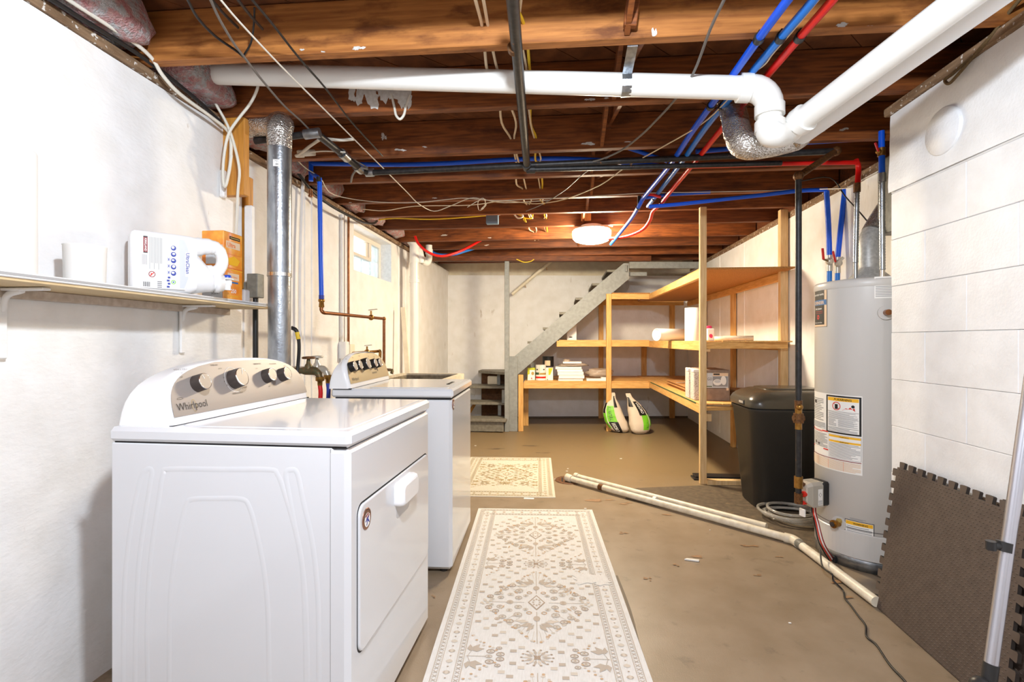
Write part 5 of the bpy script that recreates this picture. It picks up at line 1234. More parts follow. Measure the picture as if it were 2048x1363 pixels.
pr.rect(.006, z0 + hh * .485, .03, z0 + hh * .50, ink_red, 3); pr.rect(xa - .03, z0 + hh * .485, xa + .012, z0 + hh * .50, ink_red, 4); pr.lines(.03, z0 + hh * .47, xa - .03, z0 + hh * .495, 2, ink_red, nx=4)
pr.lines(.006, z0 + hh * .27, xa + .01, z0 + hh * .46, 10, ink_grey, nx=6); pr.rect(.05, z0 + hh * .3, .062, z0 + hh * .33, ink_dark); pr.rect(.082, z0 + hh * .29, .094, z0 + hh * .32, ink_dark)
pr.rect(.01, z0 + hh * .25, .03, z0 + hh * .262, ink_red, 2); pr.rect(xa - .02, z0 + hh * .245, xa + .014, z0 + hh * .26, ink_red, 4)
pr.rect(xa + .018, z0 + hh * .17, w0 - .004, z0 + hh * .475, ink_grey, 10); pr.rect(xa + .0195, z0 + hh * .173, w0 - .0055, z0 + hh * .472, ink_white, 10)
pr.rect(xa + .02, z0 + hh * .44, w0 - .006, z0 + hh * .468, ink_yellow, 8); pr.rect(xa + .02, z0 + hh * .375, w0 - .006, z0 + hh * .40, ink_yellow, 8)
pr.text('WARNING', (xa + w0) / 2 + .01, z0 + hh * .444, .009, ink_black, center=True); pr.text('WARNING', (xa + w0) / 2 + .01, z0 + hh * .378, .009, ink_black, center=True)
pr.lines(xa + .022, z0 + hh * .18, w0 - .008, z0 + hh * .37, 12, ink_grey, nx=6)
pr.rect(.004, z0 + hh * .150, w0 - .004, z0 + hh * .158, ink_maroon, 14); pr.lines(.006, z0 + .006, w0 - .006, z0 + hh * .14, 9, ink_lpeach, nx=12)
for k in range(1, 4): pr.rect(w0 * k / 4, z0 + .006, w0 * k / 4 + .0012, z0 + hh * .14, ink_orange)
pr.obj('instruction_label', wh_)
# low warning label
p, aL = jacket(1747, 1060); f3 = cylfn(aL); zl1, zl0 = zz_(1036) + .02, zz_(1085) + .03
p1, _ = jacket(1720, 1046); zl1 = p1.z + .004; p2, _ = jacket(1720, 1078); zl0 = p2.z
wl_ = abs((jacket(1747, 1060)[1] - jacket(1691, 1050)[1]) * HR)
pr = Print(lambda x, y, l: f3(x - wl_, y, l), .00003, .006)
pr.rect(-.003, zl0 - .003, wl_ + .003, zl1 + .003, ink_black, 8); pr.rect(0, zl0, wl_, zl1, ink_white, 8); pr.rect(.002, zl1 - .02, wl_ - .002, zl1 - .002, ink_yellow, 8); pr.text('WARNING', wl_ / 2 + .006, zl1 - .0165, .013, ink_black, center=True, bold=True)
pr.lines(.006, zl0 + .004, wl_ - .006, zl1 - .024, 7, ink_grey, nx=5); pr.lines(.02, zl1 + .006, .09, zl1 + .016, 2, ink_grey); pr.obj('low_warning_label', wh_)
# side label and handle-like port by the wall corner
p, aS = jacket(1776, 600); f4 = cylfn(aS); pr = Print(f4, .00003, .006); za, zbm = PD(1765, 560, 2.6).z, PD(1765, 601, 2.6).z
pr.rect(-.055, zbm, .05, za, ink_white, 6); pr.lines(-.05, zbm + .006, .045, za - .006, 12, ink_grey, nx=4); pr.obj('side_label', wh_)
p, aP = jacket(1771, 625); nP = Vector((math.cos(aP), math.sin(aP), 0)); b = B(); b.cyl(p - nP * .002, p + nP * .012, .034, heater_paint, 24); b.cyl(p + nP * .01, p + nP * .05, .014, copper, 14); b.obj('relief_port', wh_)
# gas control valve
gv, aG = jacket(1645, 982); n = Vector((math.cos(aG), math.sin(aG), 0)); t_ = Vector((-n.y, n.x, 0))
c = gv + n * .045
valve = thing('gas_valve', gv, '', '') if False else None
def ob_box(b, c, t, n, w, d, h, mat, bev): b.box(-w / 2, w / 2, -d / 2, d / 2, -h / 2, h / 2, mat, bev, Matrix(((t.x, n.x, 0, c.x), (t.y, n.y, 0, c.y), (0, 0, 1, c.z), (0, 0, 0, 1))))
# turn the valve so its face looks towards the drop pipe
n2 = Vector((-.93, -.37, 0)).normalized(); t2 = Vector((-n2.y, n2.x, 0))
b = B(); ob_box(b, gv + n2 * .02, t2, n2, .095, .05, .125, dark_plastic, .008); gvb = b.obj('valve_back', wh_)
b = B(); Rr = []
fc = gv + n2 * .045
for k, (d_, w_, h_) in enumerate(((0, .046, .064), (.066, .046, .064), (.092, .036, .046), (.097, .030, .036))):
    Rr.append([fc + n2 * d_ + t2 * x + Vector((0, 0, z + (.006 if k > 1 else 0))) for x, z in ((-w_, -h_), (w_, -h_), (w_, h_ * .75), (w_ * .7, h_), (-w_ * .7, h_), (-w_, h_ * .75))])
b.loft(Rr, label_alu, smooth=False); vc = b.obj('valve_cover', gvb)
b = B(); b.cyl(fc + n2 * .09 + Vector((0, 0, .004)) + t2 * .02, fc + n2 * .11 + Vector((0, 0, .004)) + t2 * .02, .015, ink_red, 14); b.cyl(fc + n2 * .075 + Vector((0, 0, -.045)) + t2 * .012, fc + n2 * .10 + Vector((0, 0, -.045)) + t2 * .012, .010, ink_red, 12); b.obj('red_knob', vc)
for sg in (1, -1):
    q_ = Print(lambda x, y, l: fc + t2 * sg * (.0464 + l) + n2 * x + Vector((0, 0, y)))
    q_.rect(.006, -.054, .036, .030, ink_white); q_.ring(.021, .0, .010, .012, .002, ink_dark, 4); q_.lines(.008, -.052, .034, -.028, 4, ink_grey)
    if fc.y + t2.y * sg < fc.y: q_.obj('valve_label', vc)
b = B(); q0 = Vector((X.x, X.y, zz(963))); b.tube([q0, q0 + (fc - q0) * .5, fc + t2 * .03], .012, rust_iron, 12); b.obj('gas_nipple', gp)
b = B(); hole, _ = jacket(1665, 1120); hole = hole + n * .008
for k, (mt, o) in enumerate(((ink_red, 0), (ink_white, .006), (ink_black, -.006), (ink_maroon, .010))):
    s0 = fc + Vector((0, 0, -.062)) + t2 * o * 1.5 + n2 * .02
    b.tube([s0, s0 + Vector((0, 0, -.05)) - n2 * .005, PD(1632 + o * 500, 1045, 2.60), PD(1642 + o * 600, 1085, 2.56), hole + Vector((o, 0, o))], .0032, mt, 6, 5)
b.obj('valve_wiring', gvb)
b = B(); s0 = fc + Vector((0, 0, -.07)) + n2 * .05; ob_box(b, s0 + Vector((-.03, 0, -.035)), t2, n2, .035, .01, .04, ink_white, .002); b.obj('wire_tag', gvb)
b = B(); b.box(-.02, .02, -.006, .006, -.028, .028, black_gap, .004, Matrix.Translation(hole - n * .012) @ Matrix.Rotation(aG - math.pi / 2, 4, 'Z')); b.obj('burner_opening', wh_)
# drain valve
pv, av = jacket(1678, 1046); nv = Vector((math.cos(av), math.sin(av), 0)); nv2 = (nv + Vector((-.3, 0, 0))).normalized()
b = B(); b.cyl(pv - nv * .004, pv + nv * .004, .036, heater_paint, 24); b.cyl(pv, pv + nv2 * .045, .016, brass, 12); b.cyl(pv + nv2 * .03, pv + nv2 * .04, .021, brass, 12); b.cyl(pv + nv2 * .045, pv + nv2 * .05, .012, ink_dark, 12); b.cyl(pv + nv2 * .012 + Vector((.014, 0, .012)), pv + nv2 * .022 + Vector((.014, 0, .02)), .014, ink_gold, 10); b.obj('drain_valve', wh_)
# draft hood and flue
dhc = Vector((PD(1738, 545, 2.86).x, PD(1738, 545, 2.86).y, 0)); X_ = Matrix.Translation(dhc)
b = B(); b.lathe([(.105, HZ + .030), (.100, HZ + .046), (.060, HZ + .085), (.056, HZ + .10)], flue_grey, 28, X_, False, False)
for a in (.5, 2.2, 3.9, 5.5): b.box(dhc.x + .085 * math.cos(a) - .006, dhc.x + .085 * math.cos(a) + .006, dhc.y + .085 * math.sin(a) - .004, dhc.y + .085 * math.sin(a) + .004, HZ, HZ + .04, galv, .001)
b.lathe([(.06, HZ + .001), (.06, HZ + .004)], black_gap, 24, X_)
b.obj('draft_hood', wh_)
fl = thing('flue_pipe', dhc + Vector((0, 0, HZ + .1)), 'galvanised flue elbow rising from the water heater towards the right, with a foil band', 'duct')
b = B(); fpts = [dhc + Vector((0, 0, HZ + .09)), dhc + Vector((0, 0, HZ + .17)), PD(1738, 482, 2.87), PD(1755, 448, 2.9), PD(1780, 415, 2.92)]
b.tube(fpts[:3] + [PD(1745, 464, 2.88)], .0535, flue_grey, 24, 4); b.cyl(dhc + Vector((0, 0, HZ + .145)), dhc + Vector((0, 0, HZ + .16)), .056, flue_grey, 24); b.obj('elbow', fl)
b = B(); b.tube([PD(1745, 464, 2.88), PD(1757, 443, 2.9), PD(1778, 410, 2.91)], .0555, foil, 24, 3); b.obj('foil_section', fl)
b = B(); b.box(1.80, 1.895, 2.62, 3.04, 1.75, 2.17, grey_box, .004); tag(b.obj('grey_chimney_panel'), 'grey painted panel on the wall behind the heater flue', 'panel')

# ================================================================ BIN
bn = thing('trash_bin', (1.57, 3.72, 0), 'large black plastic trash bin with a domed dark lid, left of the water heater', 'bin')
b = B(); RB = [rrect(1.345, 1.795, 3.56, 3.90, .085, .0), rrect(1.335, 1.80, 3.55, 3.905, .085, .012), rrect(1.285, 1.835, 3.49, 3.955, .085, .66), rrect(1.275, 1.845, 3.48, 3.965, .085, .675), rrect(1.275, 1.845, 3.48, 3.965, .085, .69)]
b.loft(RB, bin_body, smooth=True); b.obj('bin_body', bn)
b = B(); b.loft([rrect(1.285, 1.835, 3.49, 3.955, .08, .688), rrect(1.285, 1.835, 3.49, 3.955, .08, .70)], black_gap); b.obj('rim_gap', bn)
b = B(); b.loft([rrect(1.268, 1.850, 3.474, 3.97, .09, .70), rrect(1.266, 1.852, 3.472, 3.972, .09, .735), rrect(1.285, 1.845, 3.49, 3.96, .085, .765), rrect(1.325, 1.825, 3.52, 3.935, .08, .795), rrect(1.37, 1.80, 3.56, 3.90, .075, .812), rrect(1.43, 1.77, 3.61, 3.86, .06, .818)], bin_lid); lid_ = b.obj('bin_lid', bn)
b = B(); b.loft([rrect(1.405, 1.79, 3.585, 3.875, .06, .8120), rrect(1.41, 1.785, 3.59, 3.87, .06, .8225), rrect(1.43, 1.77, 3.61, 3.86, .06, .8255)], bin_lid); b.obj('lid_flap', lid_)
b = B(); b.box(1.262, 1.272, 3.60, 3.70, .712, .742, dark_plastic, .003); b.box(1.2600, 1.2635, 3.612, 3.688, .719, .735, can_silver, .001); b.obj('name_plate', lid_)

# ================================================================ STAIRS
stt = thing('staircase', (-.65, 6.6, 0), 'grey painted wooden basement stairs with a newel post, turning up along the back wall', 'stairs')
px = -.655
b = B(); b.box(px - .051, px + .005, 6.30, 6.36, 0, 2.164, grey_paint, .004); post = b.obj('newel_post', stt)
b = B(); b.beam(bk(px + .055, -.02, 0), bk(px + .055, -.02, PP(1028, 712, -.02).z), .05, .11, grey_paint, .003, (1, 0, 0)); b.obj('newel_post', stt)
sl = [(1028, 713), (1247, 526), (1258, 526), (1258, 557), (1036, 748), (1028, 748)]
for t, nm_ in ((0.0, 'stringer'), (.88, 'stringer')):
    b = B(); P0 = [PP(u, v, 0) + Vector((0, t, 0)) for u, v in sl]; b.prism(P0, (0, .04, 0), grey_paint); b.obj(nm_, stt)
a_ = PP(1028, 713, 0); e_ = PP(1247, 526, 0)
for k, (u, v) in enumerate(((1063, 684), (1094, 656), (1127, 625), (1160, 596), (1193, 567), (1223, 540))):
    p = PP(u, v, 0)
    b = B(); pts = [bk(p.x - .055, .041, p.z - .018), bk(p.x + .22, .041, p.z - .018), bk(p.x + .22, .875, p.z - .018), bk(p.x - .055, .875, p.z - .018)]
    b.prism(pts, (0, 0, .030), grey_tread); b.obj('tread', stt)
b = B(); b.beam(PP(1258, 530, -.01), PP(1398, 530, -.01), .04, .085, grey_paint, .003); b.obj('header_board', stt)
b = B(); b.beam(PP(1256, 548, .1), PP(1293, 548, .1), .04, .05, grey_paint, .003); b.obj('header_board', stt)
b = B(); b.beam(PP(1252, 530, -.025), PP(1252, 543, -.025), .045, .02, grey_paint, .002, (1, 0, 0)); b.obj('cleat', stt)
XL_, XR_ = -1.50, -.71
b = B(); b.box(XL_, XR_ - .0, 6.24, 6.27, .012, .135, grey_tread, .003); b.obj('riser', stt)
b = B(); b.box(XL_, XR_ + .035, 6.205, 6.50, .137, .172, grey_tread, .005); b.obj('tread', stt)
b = B(); b.box(XL_, XR_ + .0, 6.46, 6.78, .318, .350, grey_tread, .005); b.obj('tread', stt)
b = B(); b.box(XL_, XR_ + .0, 6.70, 7.10, .508, .540, grey_tread, .005); b.obj('tread', stt)
b = B(); q = [PZ(955, 739, .735), PZ(1012, 752, .735), PZ(1012, 735, .735) + Vector((0, .15, 0)), PZ(960, 734, .735) + Vector((0, .1, 0))]
q = [Vector((-1.155, 6.98, .70)), Vector((-.71, 6.62, .70)), Vector((-.71, 7.36, .70)), Vector((-1.155, 7.32, .70))]
b.prism(q, (0, 0, .034), grey_tread); b.obj('tread', stt)
for x, y0_, y1_, z0_, z1_ in ((XL_ + .02, 6.50, 6.54, 0, .318), (XL_ + .02, 6.75, 6.79, 0, .508), (-.80, 6.53, 6.57, .172, .318), (-.735, 6.42, 6.46, .35, .52), (-.86, 6.93, 6.97, .54, .70), (-1.13, 7.20, 7.26, .0, .70), (XL_ + .02, 7.05, 7.09, 0, .508)):
    b = B(); b.box(x - .02, x + .022, y0_, y1_, z0_, z1_, grey_paint, .002); b.obj('bracket', stt)
b = B(); b.box(-.705, -.69, 6.37, 7.30, 0, .70, grey_paint, .002); b.obj('side_board', stt)
b = B(); b.box(-1.14, -.72, 7.18, 7.20, .02, .695, dirt_wood, .002); b.obj('back_board', stt)
b = B(); b.beam((-1.33, 6.62, .012), (-1.16, 6.80, .31), .05, .02, amber_stud, .002); tag(b.obj('scrap_board'), 'orange scrap board leaning under the lowest stair treads', 'board')
b = B(); b.box(-1.05, -.80, 6.86, 7.0, .0, .12, dirt_wood, .01); tag(b.obj('scrap_block'), 'dark wooden block lying in the dark under the stair treads', 'block')
b = B(); b.box(-1.02, -.88, 6.95, 7.02, .542, .66, cream_paint, .01); tag(b.obj('cream_block'), 'cream wooden block standing on the third stair tread', 'block')
b = B(); h0_, h1_ = PP(1024, 588, .8), PP(1096, 527, .8); b.tube([h0_, h1_, h1_ + (h1_ - h0_) * .3], .024, cream_paint, 12)
for f_ in (.35, .95): q_ = h0_.lerp(h1_, f_); b.cyl(q_, (q_.x, wallb(q_.x) + .01, q_.z - .03), .008, brass, 8)
tag(b.obj('handrail'), 'cream round wooden handrail on the back wall above the stairs', 'handrail')

# ================================================================ WOODEN STORAGE SHELF (L-shaped)
ss = thing('storage_shelf', (.7, 6.4, 0), 'L-shaped raw pine storage shelf with three levels along the back and right walls', 'shelf')
def post_(x, y, z0, z1, w=.064, d=.038, mat=None, ry=0):
    b = B(); X = Matrix.Translation((x, y, 0)) @ Matrix.Rotation(math.atan(.1) if ry else 0, 4, 'Z')
    b.box(-w / 2, w / 2, -d / 2, d / 2, z0, z1, mat or stud_y, .003, X); return b.obj('post', ss)
def rail_(p0, p1, h=.075, w=.038, mat=None):
    b = B(); b.beam(p0, p1, w, h, mat or stud_x, .003); return b.obj('rail', ss)
IN = 1.142                 # front line of the right leg
zl, zm_, zu = .584, 1.117, 1.720
p1x, p2x = -.505, .613
q = bk(p1x, -.03, 0); post_(q.x, q.y, 0, .722, ry=1)
q = bk(p2x, -.03, 0); post_(q.x, q.y, 0, 1.755, ry=1)
post_(1.143, 4.165, 0, JB - .001, .052, .036, pale_pine)
post_(1.862, 4.40, 0, JB + .02, .064, .05, pale_pine)
for x in (-.47, .60): q = bk(x, 1.02 if x > 0 else .4, 0); post_(q.x, wallb(q.x) - .022 if x > 0 else q.y, 0, 1.72 if x > 0 else .55, .07, ry=1)
for x, zt2 in ((1.24, 1.06), (1.66, 1.80)): post_(x, wallb(x) - .022, .60 if x < 1.5 else 0, zt2, .075, ry=1)
post_(1.872, 6.75, 0, 1.70, .04, .075); post_(1.872, 5.65, 0, 1.70, .04, .075)
# back leg rails
CX_ = 6.45 + .1 * IN
rail_(bk(p1x + .034, -.025, zl), bk(p2x - .034, -.025, zl)); rail_(bk(p2x + .034, -.025, zl), bk(IN - .0, -.025, zl))
rail_(bk(-.05, -.025, zm_), bk(p2x - .034, -.025, zm_)); rail_(bk(p2x + .034, -.025, zm_), bk(IN, -.025, zm_))
rail_(bk(p2x + .034, -.025, zu), bk(IN, -.025, zu), .068)
for z, x0_ in ((zl, p1x), (zm_, -.05), (zu, p2x)): rail_((x0_, wallb(x0_) - .064, z), (1.82, wallb(1.82) - .064, z))
# right leg rails
for z in (zl + .012, zm_ - .01, zu - .022):
    rail_((IN, 4.185, z), (IN, CX_ - .03, z + (.022 if z > 1.5 else 0)), .068, mat=stud_l); rail_((1.868, 4.43, z), (1.868, 7.55, z), .068, mat=stud_l)
b = B(); b.beam((1.165, 4.19, zl + .02), (1.85, 4.32, zl + .02), .036, .03, stud_x, .002); b.obj('rail', ss)
b = B(); b.beam((1.165, 4.185, zm_), (1.85, 4.31, zm_), .036, .055, stud_x, .002); b.obj('rail', ss)
b = B(); b.box(1.165, 1.21, 4.19, 4.24, 1.065, 1.145, pale_pine, .002); b.obj('cleat', ss)
b = B(); b.box(1.165, 1.22, 4.19, 4.23, .50, .56, pale_pine, .002); b.obj('cleat', ss)
b = B(); b.beam((1.166, 4.155, .02), (1.885, 4.19, .02), .06, .038, pale_pine, .002); b.obj('sole_plate', ss)
# boards of the three levels
def deck(z, xs, th, mat, back):
    n = 5
    for k in range(n):
        t0, t1 = .0 + back * k / n, back * (k + 1) / n - .006
        b = B(); b.prism([bk(xs, t0, z), bk(IN - .006, t0, z), bk(IN - .006, t1, z), bk(xs, t1, z)], (0, 0, th), mat); b.obj('shelf_board', ss)
deck(zl + .038, p1x + .04, .014, stud_x, 1.0)
deck(zm_ + .038, -.02, .010, stud_x, 1.0)
b = B(); b.prism([bk(p2x + .04, -.04, zu + .036), bk(IN - .004, -.04, zu + .036), bk(IN - .004, 1.0, zu + .036), bk(p2x + .04, 1.0, zu + .036)], (0, 0, .012), osb); b.obj('shelf_board', ss)
for z, mat, th in ((zl + .047, stud_l, .014), (zm_ + .025, stud_l, .012)):
    n = 4
    for k in range(n):
        x0_, x1_ = IN - .016 + (1.855 - IN + .016) * k / n, IN - .016 + (1.855 - IN + .016) * (k + 1) / n - .005
        b = B(); b.box(x0_, x1_, 4.20 + .0 * k, 7.5, z, z + th, mat, .002); b.obj('shelf_board', ss)
b = B(); b.box(IN - .01, 1.87, 4.19, 5.8, zu + .013, zu + .027, osb, .001); b.obj('shelf_board', ss)
b = B(); b.box(IN - .01, 1.87, 5.806, 7.5, zu + .013, zu + .027, osb, .001); b.obj('shelf_board', ss)
b = B(); b.box(IN - .021, IN - .018, 4.3, 6.4, zl + .046, zl + .058, ink_dgreen, .0005); b.obj('green_edge', ss)

# ---- things on the low shelf
zL = zl + .0525
def on_low(u, v): 
    p = PZ(u, v, zL); return p
ZR = zl + .0615
def shelf_box(name, label, cat, u0, u1, v0, v1, t, dep, mat, bev=.003, group=None, zbase=zL):
    a = PP(u0, v1, t); c = PP(u1, v0, t); hgt = (v1 - v0) / 1000 * (a - Vector((0, 0, H))).length * .985
    b = B(); b.prism([bk(a.x, t, zbase), bk(c.x, t, zbase), bk(c.x, t + dep, zbase), bk(a.x, t + dep, zbase)], (0, 0, hgt), mat)
    return b, a, c, hgt
# lime carton
def carton(name, label, u0, u1, v0, v1, t, dep, mat, prints):
    b, a, c, h_ = shelf_box(name, label, 'box', u0, u1, v0, v1, t, dep, mat)
    q = a.lerp(c, .5); o = thing(name, (q.x, q.y + dep / 2, zL), label, 'box'); b.obj('carton', o)
    w_ = c.x - a.x; pr = Print(lambda x, y, l: bk(a.x + x * w_, t - l - .0003, zL + y * h_)); prints(pr); pr.obj('carton_print', o); return o
carton('lime_carton', 'lime green and white carton left of the paint cans on the low shelf', 1055, 1070, 737, 762, .16, .10, lime_box, lambda p: (p.poly([(.28, .02), (1, .02), (1, .82), (.28, .82)], ink_white), p.poly([(.0, .0), (.5, .0), (.3, .5), (.06, .45)], ink_white), p.ell(.7, .55, .2, .14, ink_gold, 12), p.poly([(.45, .1), (.65, .1), (.55, .25)], ink_red)))
carton('lime_white_carton', 'white carton with lime corners right of the white paint can, low shelf', 1092, 1106, 737, 762, .16, .08, ink_white, lambda p: (p.poly([(.35, .4), (.62, .45), (.98, .98), (.35, .98)], lime_box), p.rect(.1, .1, .2, .9, ink_lpeach), p.rect(.12, .02, .3, .08, ink_dgreen)))
def can(name, label, u, v0, v1, hw, t, mat, zb=zL, band=True, cat='paint can'):
    p = PP(u, v1, t); r = hw / 1000 * (6.45 + t); h_ = (v1 - v0) / 1000 * (6.45 + t)
    o = thing(name, (p.x, bk(p.x, t + r, 0).y, zb), label, cat); cy = bk(p.x, t + r, 0).y
    X_ = Matrix.Translation((p.x, cy, zb)); b = B(); b.lathe([(r * .97, 0), (r, .004), (r * .985, .01), (r * .985, h_ - .01), (r, h_ - .006), (r, h_)], mat, 32, X_); b.lathe([(r * .9, h_ + .001), (r * .88, h_ - .004)], can_silver, 24, X_); b.obj('can_body', o)
    return o, p.x, cy, r, h_
o, cx_, cy_, r_, h_ = can('paint_can', 'white paint can with drips and a red base stripe, low shelf', 1081, 732, 763, 10.5, .10, ink_white)
pr = Print(lambda x, y, l: Vector((cx_ + (r_ * .985 + l + .0006) * math.sin(x), cy_ - (r_ * .985 + l + .0006) * math.cos(x), zL + y)))
pr.rect(-1.5, .028, 1.5, .052, ink_red, 14); pr.rect(-1.5, .075, -.2, .105, ink_dgreen, 8); pr.rect(-.2, .075, 1.5, .10, ink_gold, 8)
pr.rect(-.9, .135, -.5, .150, ink_dark, 3); pr.rect(.5, .135, .9, .150, ink_dark, 3)
for x, z in ((-.25, .055), (-.12, .09), (.1, .12), (-.4, .11)): pr.rect(x - .035, z, x + .035, h_, ink_lpeach)
pr.obj('can_print', o)
can('paint_can', 'second paint can behind the white dripped one, under the black pail', 1096, 736, 761, 10.5, .34, can_silver)
b_, cx_, cy_, r_, h_ = can('black_pail', 'black pail lying on top of the cans under the stair', 1096, 717, 737, 11.5, .32, dark_plastic, zb=zL + .172, cat='pail')
pr = Print(lambda x, y, l: Vector((cx_ + (r_ * .985 + l + .0006) * math.sin(x), cy_ - (r_ * .985 + l + .0006) * math.cos(x), zL + .172 + y))); pr.rect(-.6, .01, .4, .08, ink_lpeach, 6); pr.obj('label', b_)
can('red_jar', 'small silver jar at the left end of the low shelf, behind the lime carton', 1066, 727, 761, 5, .30, can_silver, cat='jar')
# stack of white panels
zc = zL
pan = [(1116.5, 1166, .034, 'white boxed panel at the bottom of the stack on the low shelf'), (1117.5, 1168.5, .046, 'white boxed panel second from the bottom of the stack'), (1115.5, 1167, .046, 'white boxed panel in the middle of the stack'), (1114.5, 1165, .036, 'white boxed panel fourth from the bottom of the stack'), (1111, 1163, .034, 'white boxed panel fifth from the bottom of the stack')]
for u0, u1, h_, lab in pan:
    a, c = PP(u0, 760, .05), PP(u1, 760, .05); b = B(); tt_ = .05 + rr.uniform(-.012, .012); b.prism([bk(a.x, tt_, zc), bk(c.x, tt_, zc), bk(c.x, .28, zc), bk(a.x, .28, zc)], (0, 0, h_ - .006), paper_white)
    tag(b.obj('boxed_panel'), lab, 'panel', 'white panels stacked on the low shelf'); zc += h_ - .0025
b = lump((PP(1146, 735, .05).x, bk(PP(1146, 735, .05).x, .17, 0).y, zc + .020), .18, .11, .020, bag_plastic, .35, seed=2)
b2 = lump((PP(1134, 725, .05).x, bk(PP(1134, 725, .05).x, .18, 0).y, zc + .055), .04, .05, .035, bag_plastic, .5, seed=7); b.v += []; o_ = len(b.v)
b.add(b2.v, b2.f, bag_plastic, True); tag(b.obj('plastic_bag'), 'crumpled clear plastic bag on top of the white panel stack', 'bag')
a, c = PP(1126, 760, .05), PP(1163, 760, .05); b = B(); b.prism([bk(a.x, .07, zc + .040), bk(c.x, .07, zc + .040), bk(c.x, .26, zc + .040), bk(a.x, .26, zc + .040)], (0, 0, .022), paper_white); tag(b.obj('boxed_panel'), 'white boxed panel on top of the stack, over the clear bag', 'panel', 'white panels stacked on the low shelf')
a, c = PP(1173, 760, .05), PP(1222, 760, .05); b = B(); b.prism([bk(a.x, .04, zL), bk(c.x, .04, zL), bk(c.x, .25, zL), bk(a.x, .25, zL)], (0, 0, .026), paper_white); b.prism([bk(a.x + .19, .045, zL + .026), bk(c.x - .02, .045, zL + .026), bk(c.x - .02, .2, zL + .026), bk(a.x + .19, .2, zL + .026)], (0, 0, .018), paper_white); tag(b.obj('flat_parcel'), 'flat white pieces sticking out under the brown plastic bag, left of the middle post', 'panel')
cc = PP(1199, 750, .2); b = lump((cc.x, cc.y + .02, zL + .095), .17, .13, .055, bag_plastic, .35, seed=11, pw=.8); tag(b.obj('plastic_bag'), 'translucent brown plastic bag with white pieces, left of the middle post', 'bag')
# flattened cartons on the right leg
zc = ZR
for k, (du, dv) in enumerate(((0, 0), (2, -1), (-3, 1), (1, 0), (-1, 1))):
    y0_, y1_ = 4.78 + .02 * k, 6.0 + .03 * du; b = B(); b.box(1.235 + .006 * du, 1.66 + .008 * dv, y0_, y1_, zc, zc + .011, cardboard, .002)
    tag(b.obj('flat_carton'), ['flattened brown carton at the bottom of the flat pile on the low shelf, right leg', 'flattened brown carton second from the bottom of the flat pile', 'flattened brown carton in the middle of the flat pile', 'flattened brown carton fourth from the bottom of the flat pile', 'flattened brown carton on top of the flat pile, low shelf right leg'][k], 'cardboard', 'flattened cartons on the low shelf'); zc += .0115
b = B(); b.tube([(1.24, 5.0, zc - .03), (1.236, 5.0, zc + .003), (1.67, 5.35, zc + .003)], .003, cable_white, 6); b.tube([(1.236, 5.5, zc + .003), (1.67, 5.7, zc + .003)], .003, cable_white, 6); tag(b.obj('packing_strap'), 'white packing straps around the flattened brown cartons', 'strap')
for k, (u0, u1, lab) in enumerate(((1377, 1386.5, 'left upright plastic-wrapped patterned carton beside the near shelf post'), (1387.5, 1399, 'right upright plastic-wrapped patterned carton beside the near shelf post'))):
    y_ = 4.55 - .14 * k; a = PY(u0, 760, y_); c = PY(u1, 760, y_); b = B(); b.box(a.x, c.x, y_, y_ + .12, ZR, ZR + .268, wrap_mat, .006); t = thing('wrapped_carton', ((a.x + c.x) / 2, y_ + .06, ZR), lab, 'box'); b.obj('carton', t)
    b = B(); b.box(a.x - .004, c.x + .002, y_ - .003, y_ + .06, ZR + .24, ZR + .262, ink_white, .002); b.obj('tape', t)
tb = thing('toilet_seat_box', (1.35, 4.45, ZR), 'taupe carton printed with a picture of a white bowl, right of the near shelf post', 'box')
ya_ = 4.38; a, c = PY(1414, 760, ya_), PY(1460, 760, ya_); hb = .262
b = B(); b.box(a.x - .03, c.x, ya_, ya_ + .40, ZR, ZR + hb, box_grey_brown, .004); b.obj('carton', tb)
wv = c.x - a.x; pr = Print(lambda x, y, l: Vector((a.x + x * wv, ya_ - l - .0003, ZR + y * hb)))
pr.rect(-.12, .42, .92, .90, ink_silver); pr.rect(-.12, .40, .8, .42, ink_dark); pr.rect(.25, .80, .92, .90, ink_lpeach); pr.rect(.28, .83, .55, .885, ink_dark)
pr.rect(.25, .46, .90, .79, ink_grey); pr.ell(.45, .60, .19, .10, ink_white, 18); pr.ell(.72, .66, .12, .15, ink_white, 18, .2); pr.ell(.45, .63, .14, .05, ink_silver, 16)
pr.text('GO', .02, .66, .13, ink_dark); pr.rect(-.1, .45, .22, .48, ink_dgreen); pr.rect(.84, .34, .94, .42, ink_lpeach); pr.obj('carton_print', tb)
b = B(); b.box(1.50, 1.78, 4.46, 4.72, ZR, ZR + .055, cardboard, .006, Matrix.Identity(4)); b.box(1.50, 1.72, 4.48, 4.70, ZR + .055, ZR + .085, cardboard, .006); tag(b.obj('folded_cardboard'), 'folded brown cardboard between the taupe carton and the bin', 'cardboard')
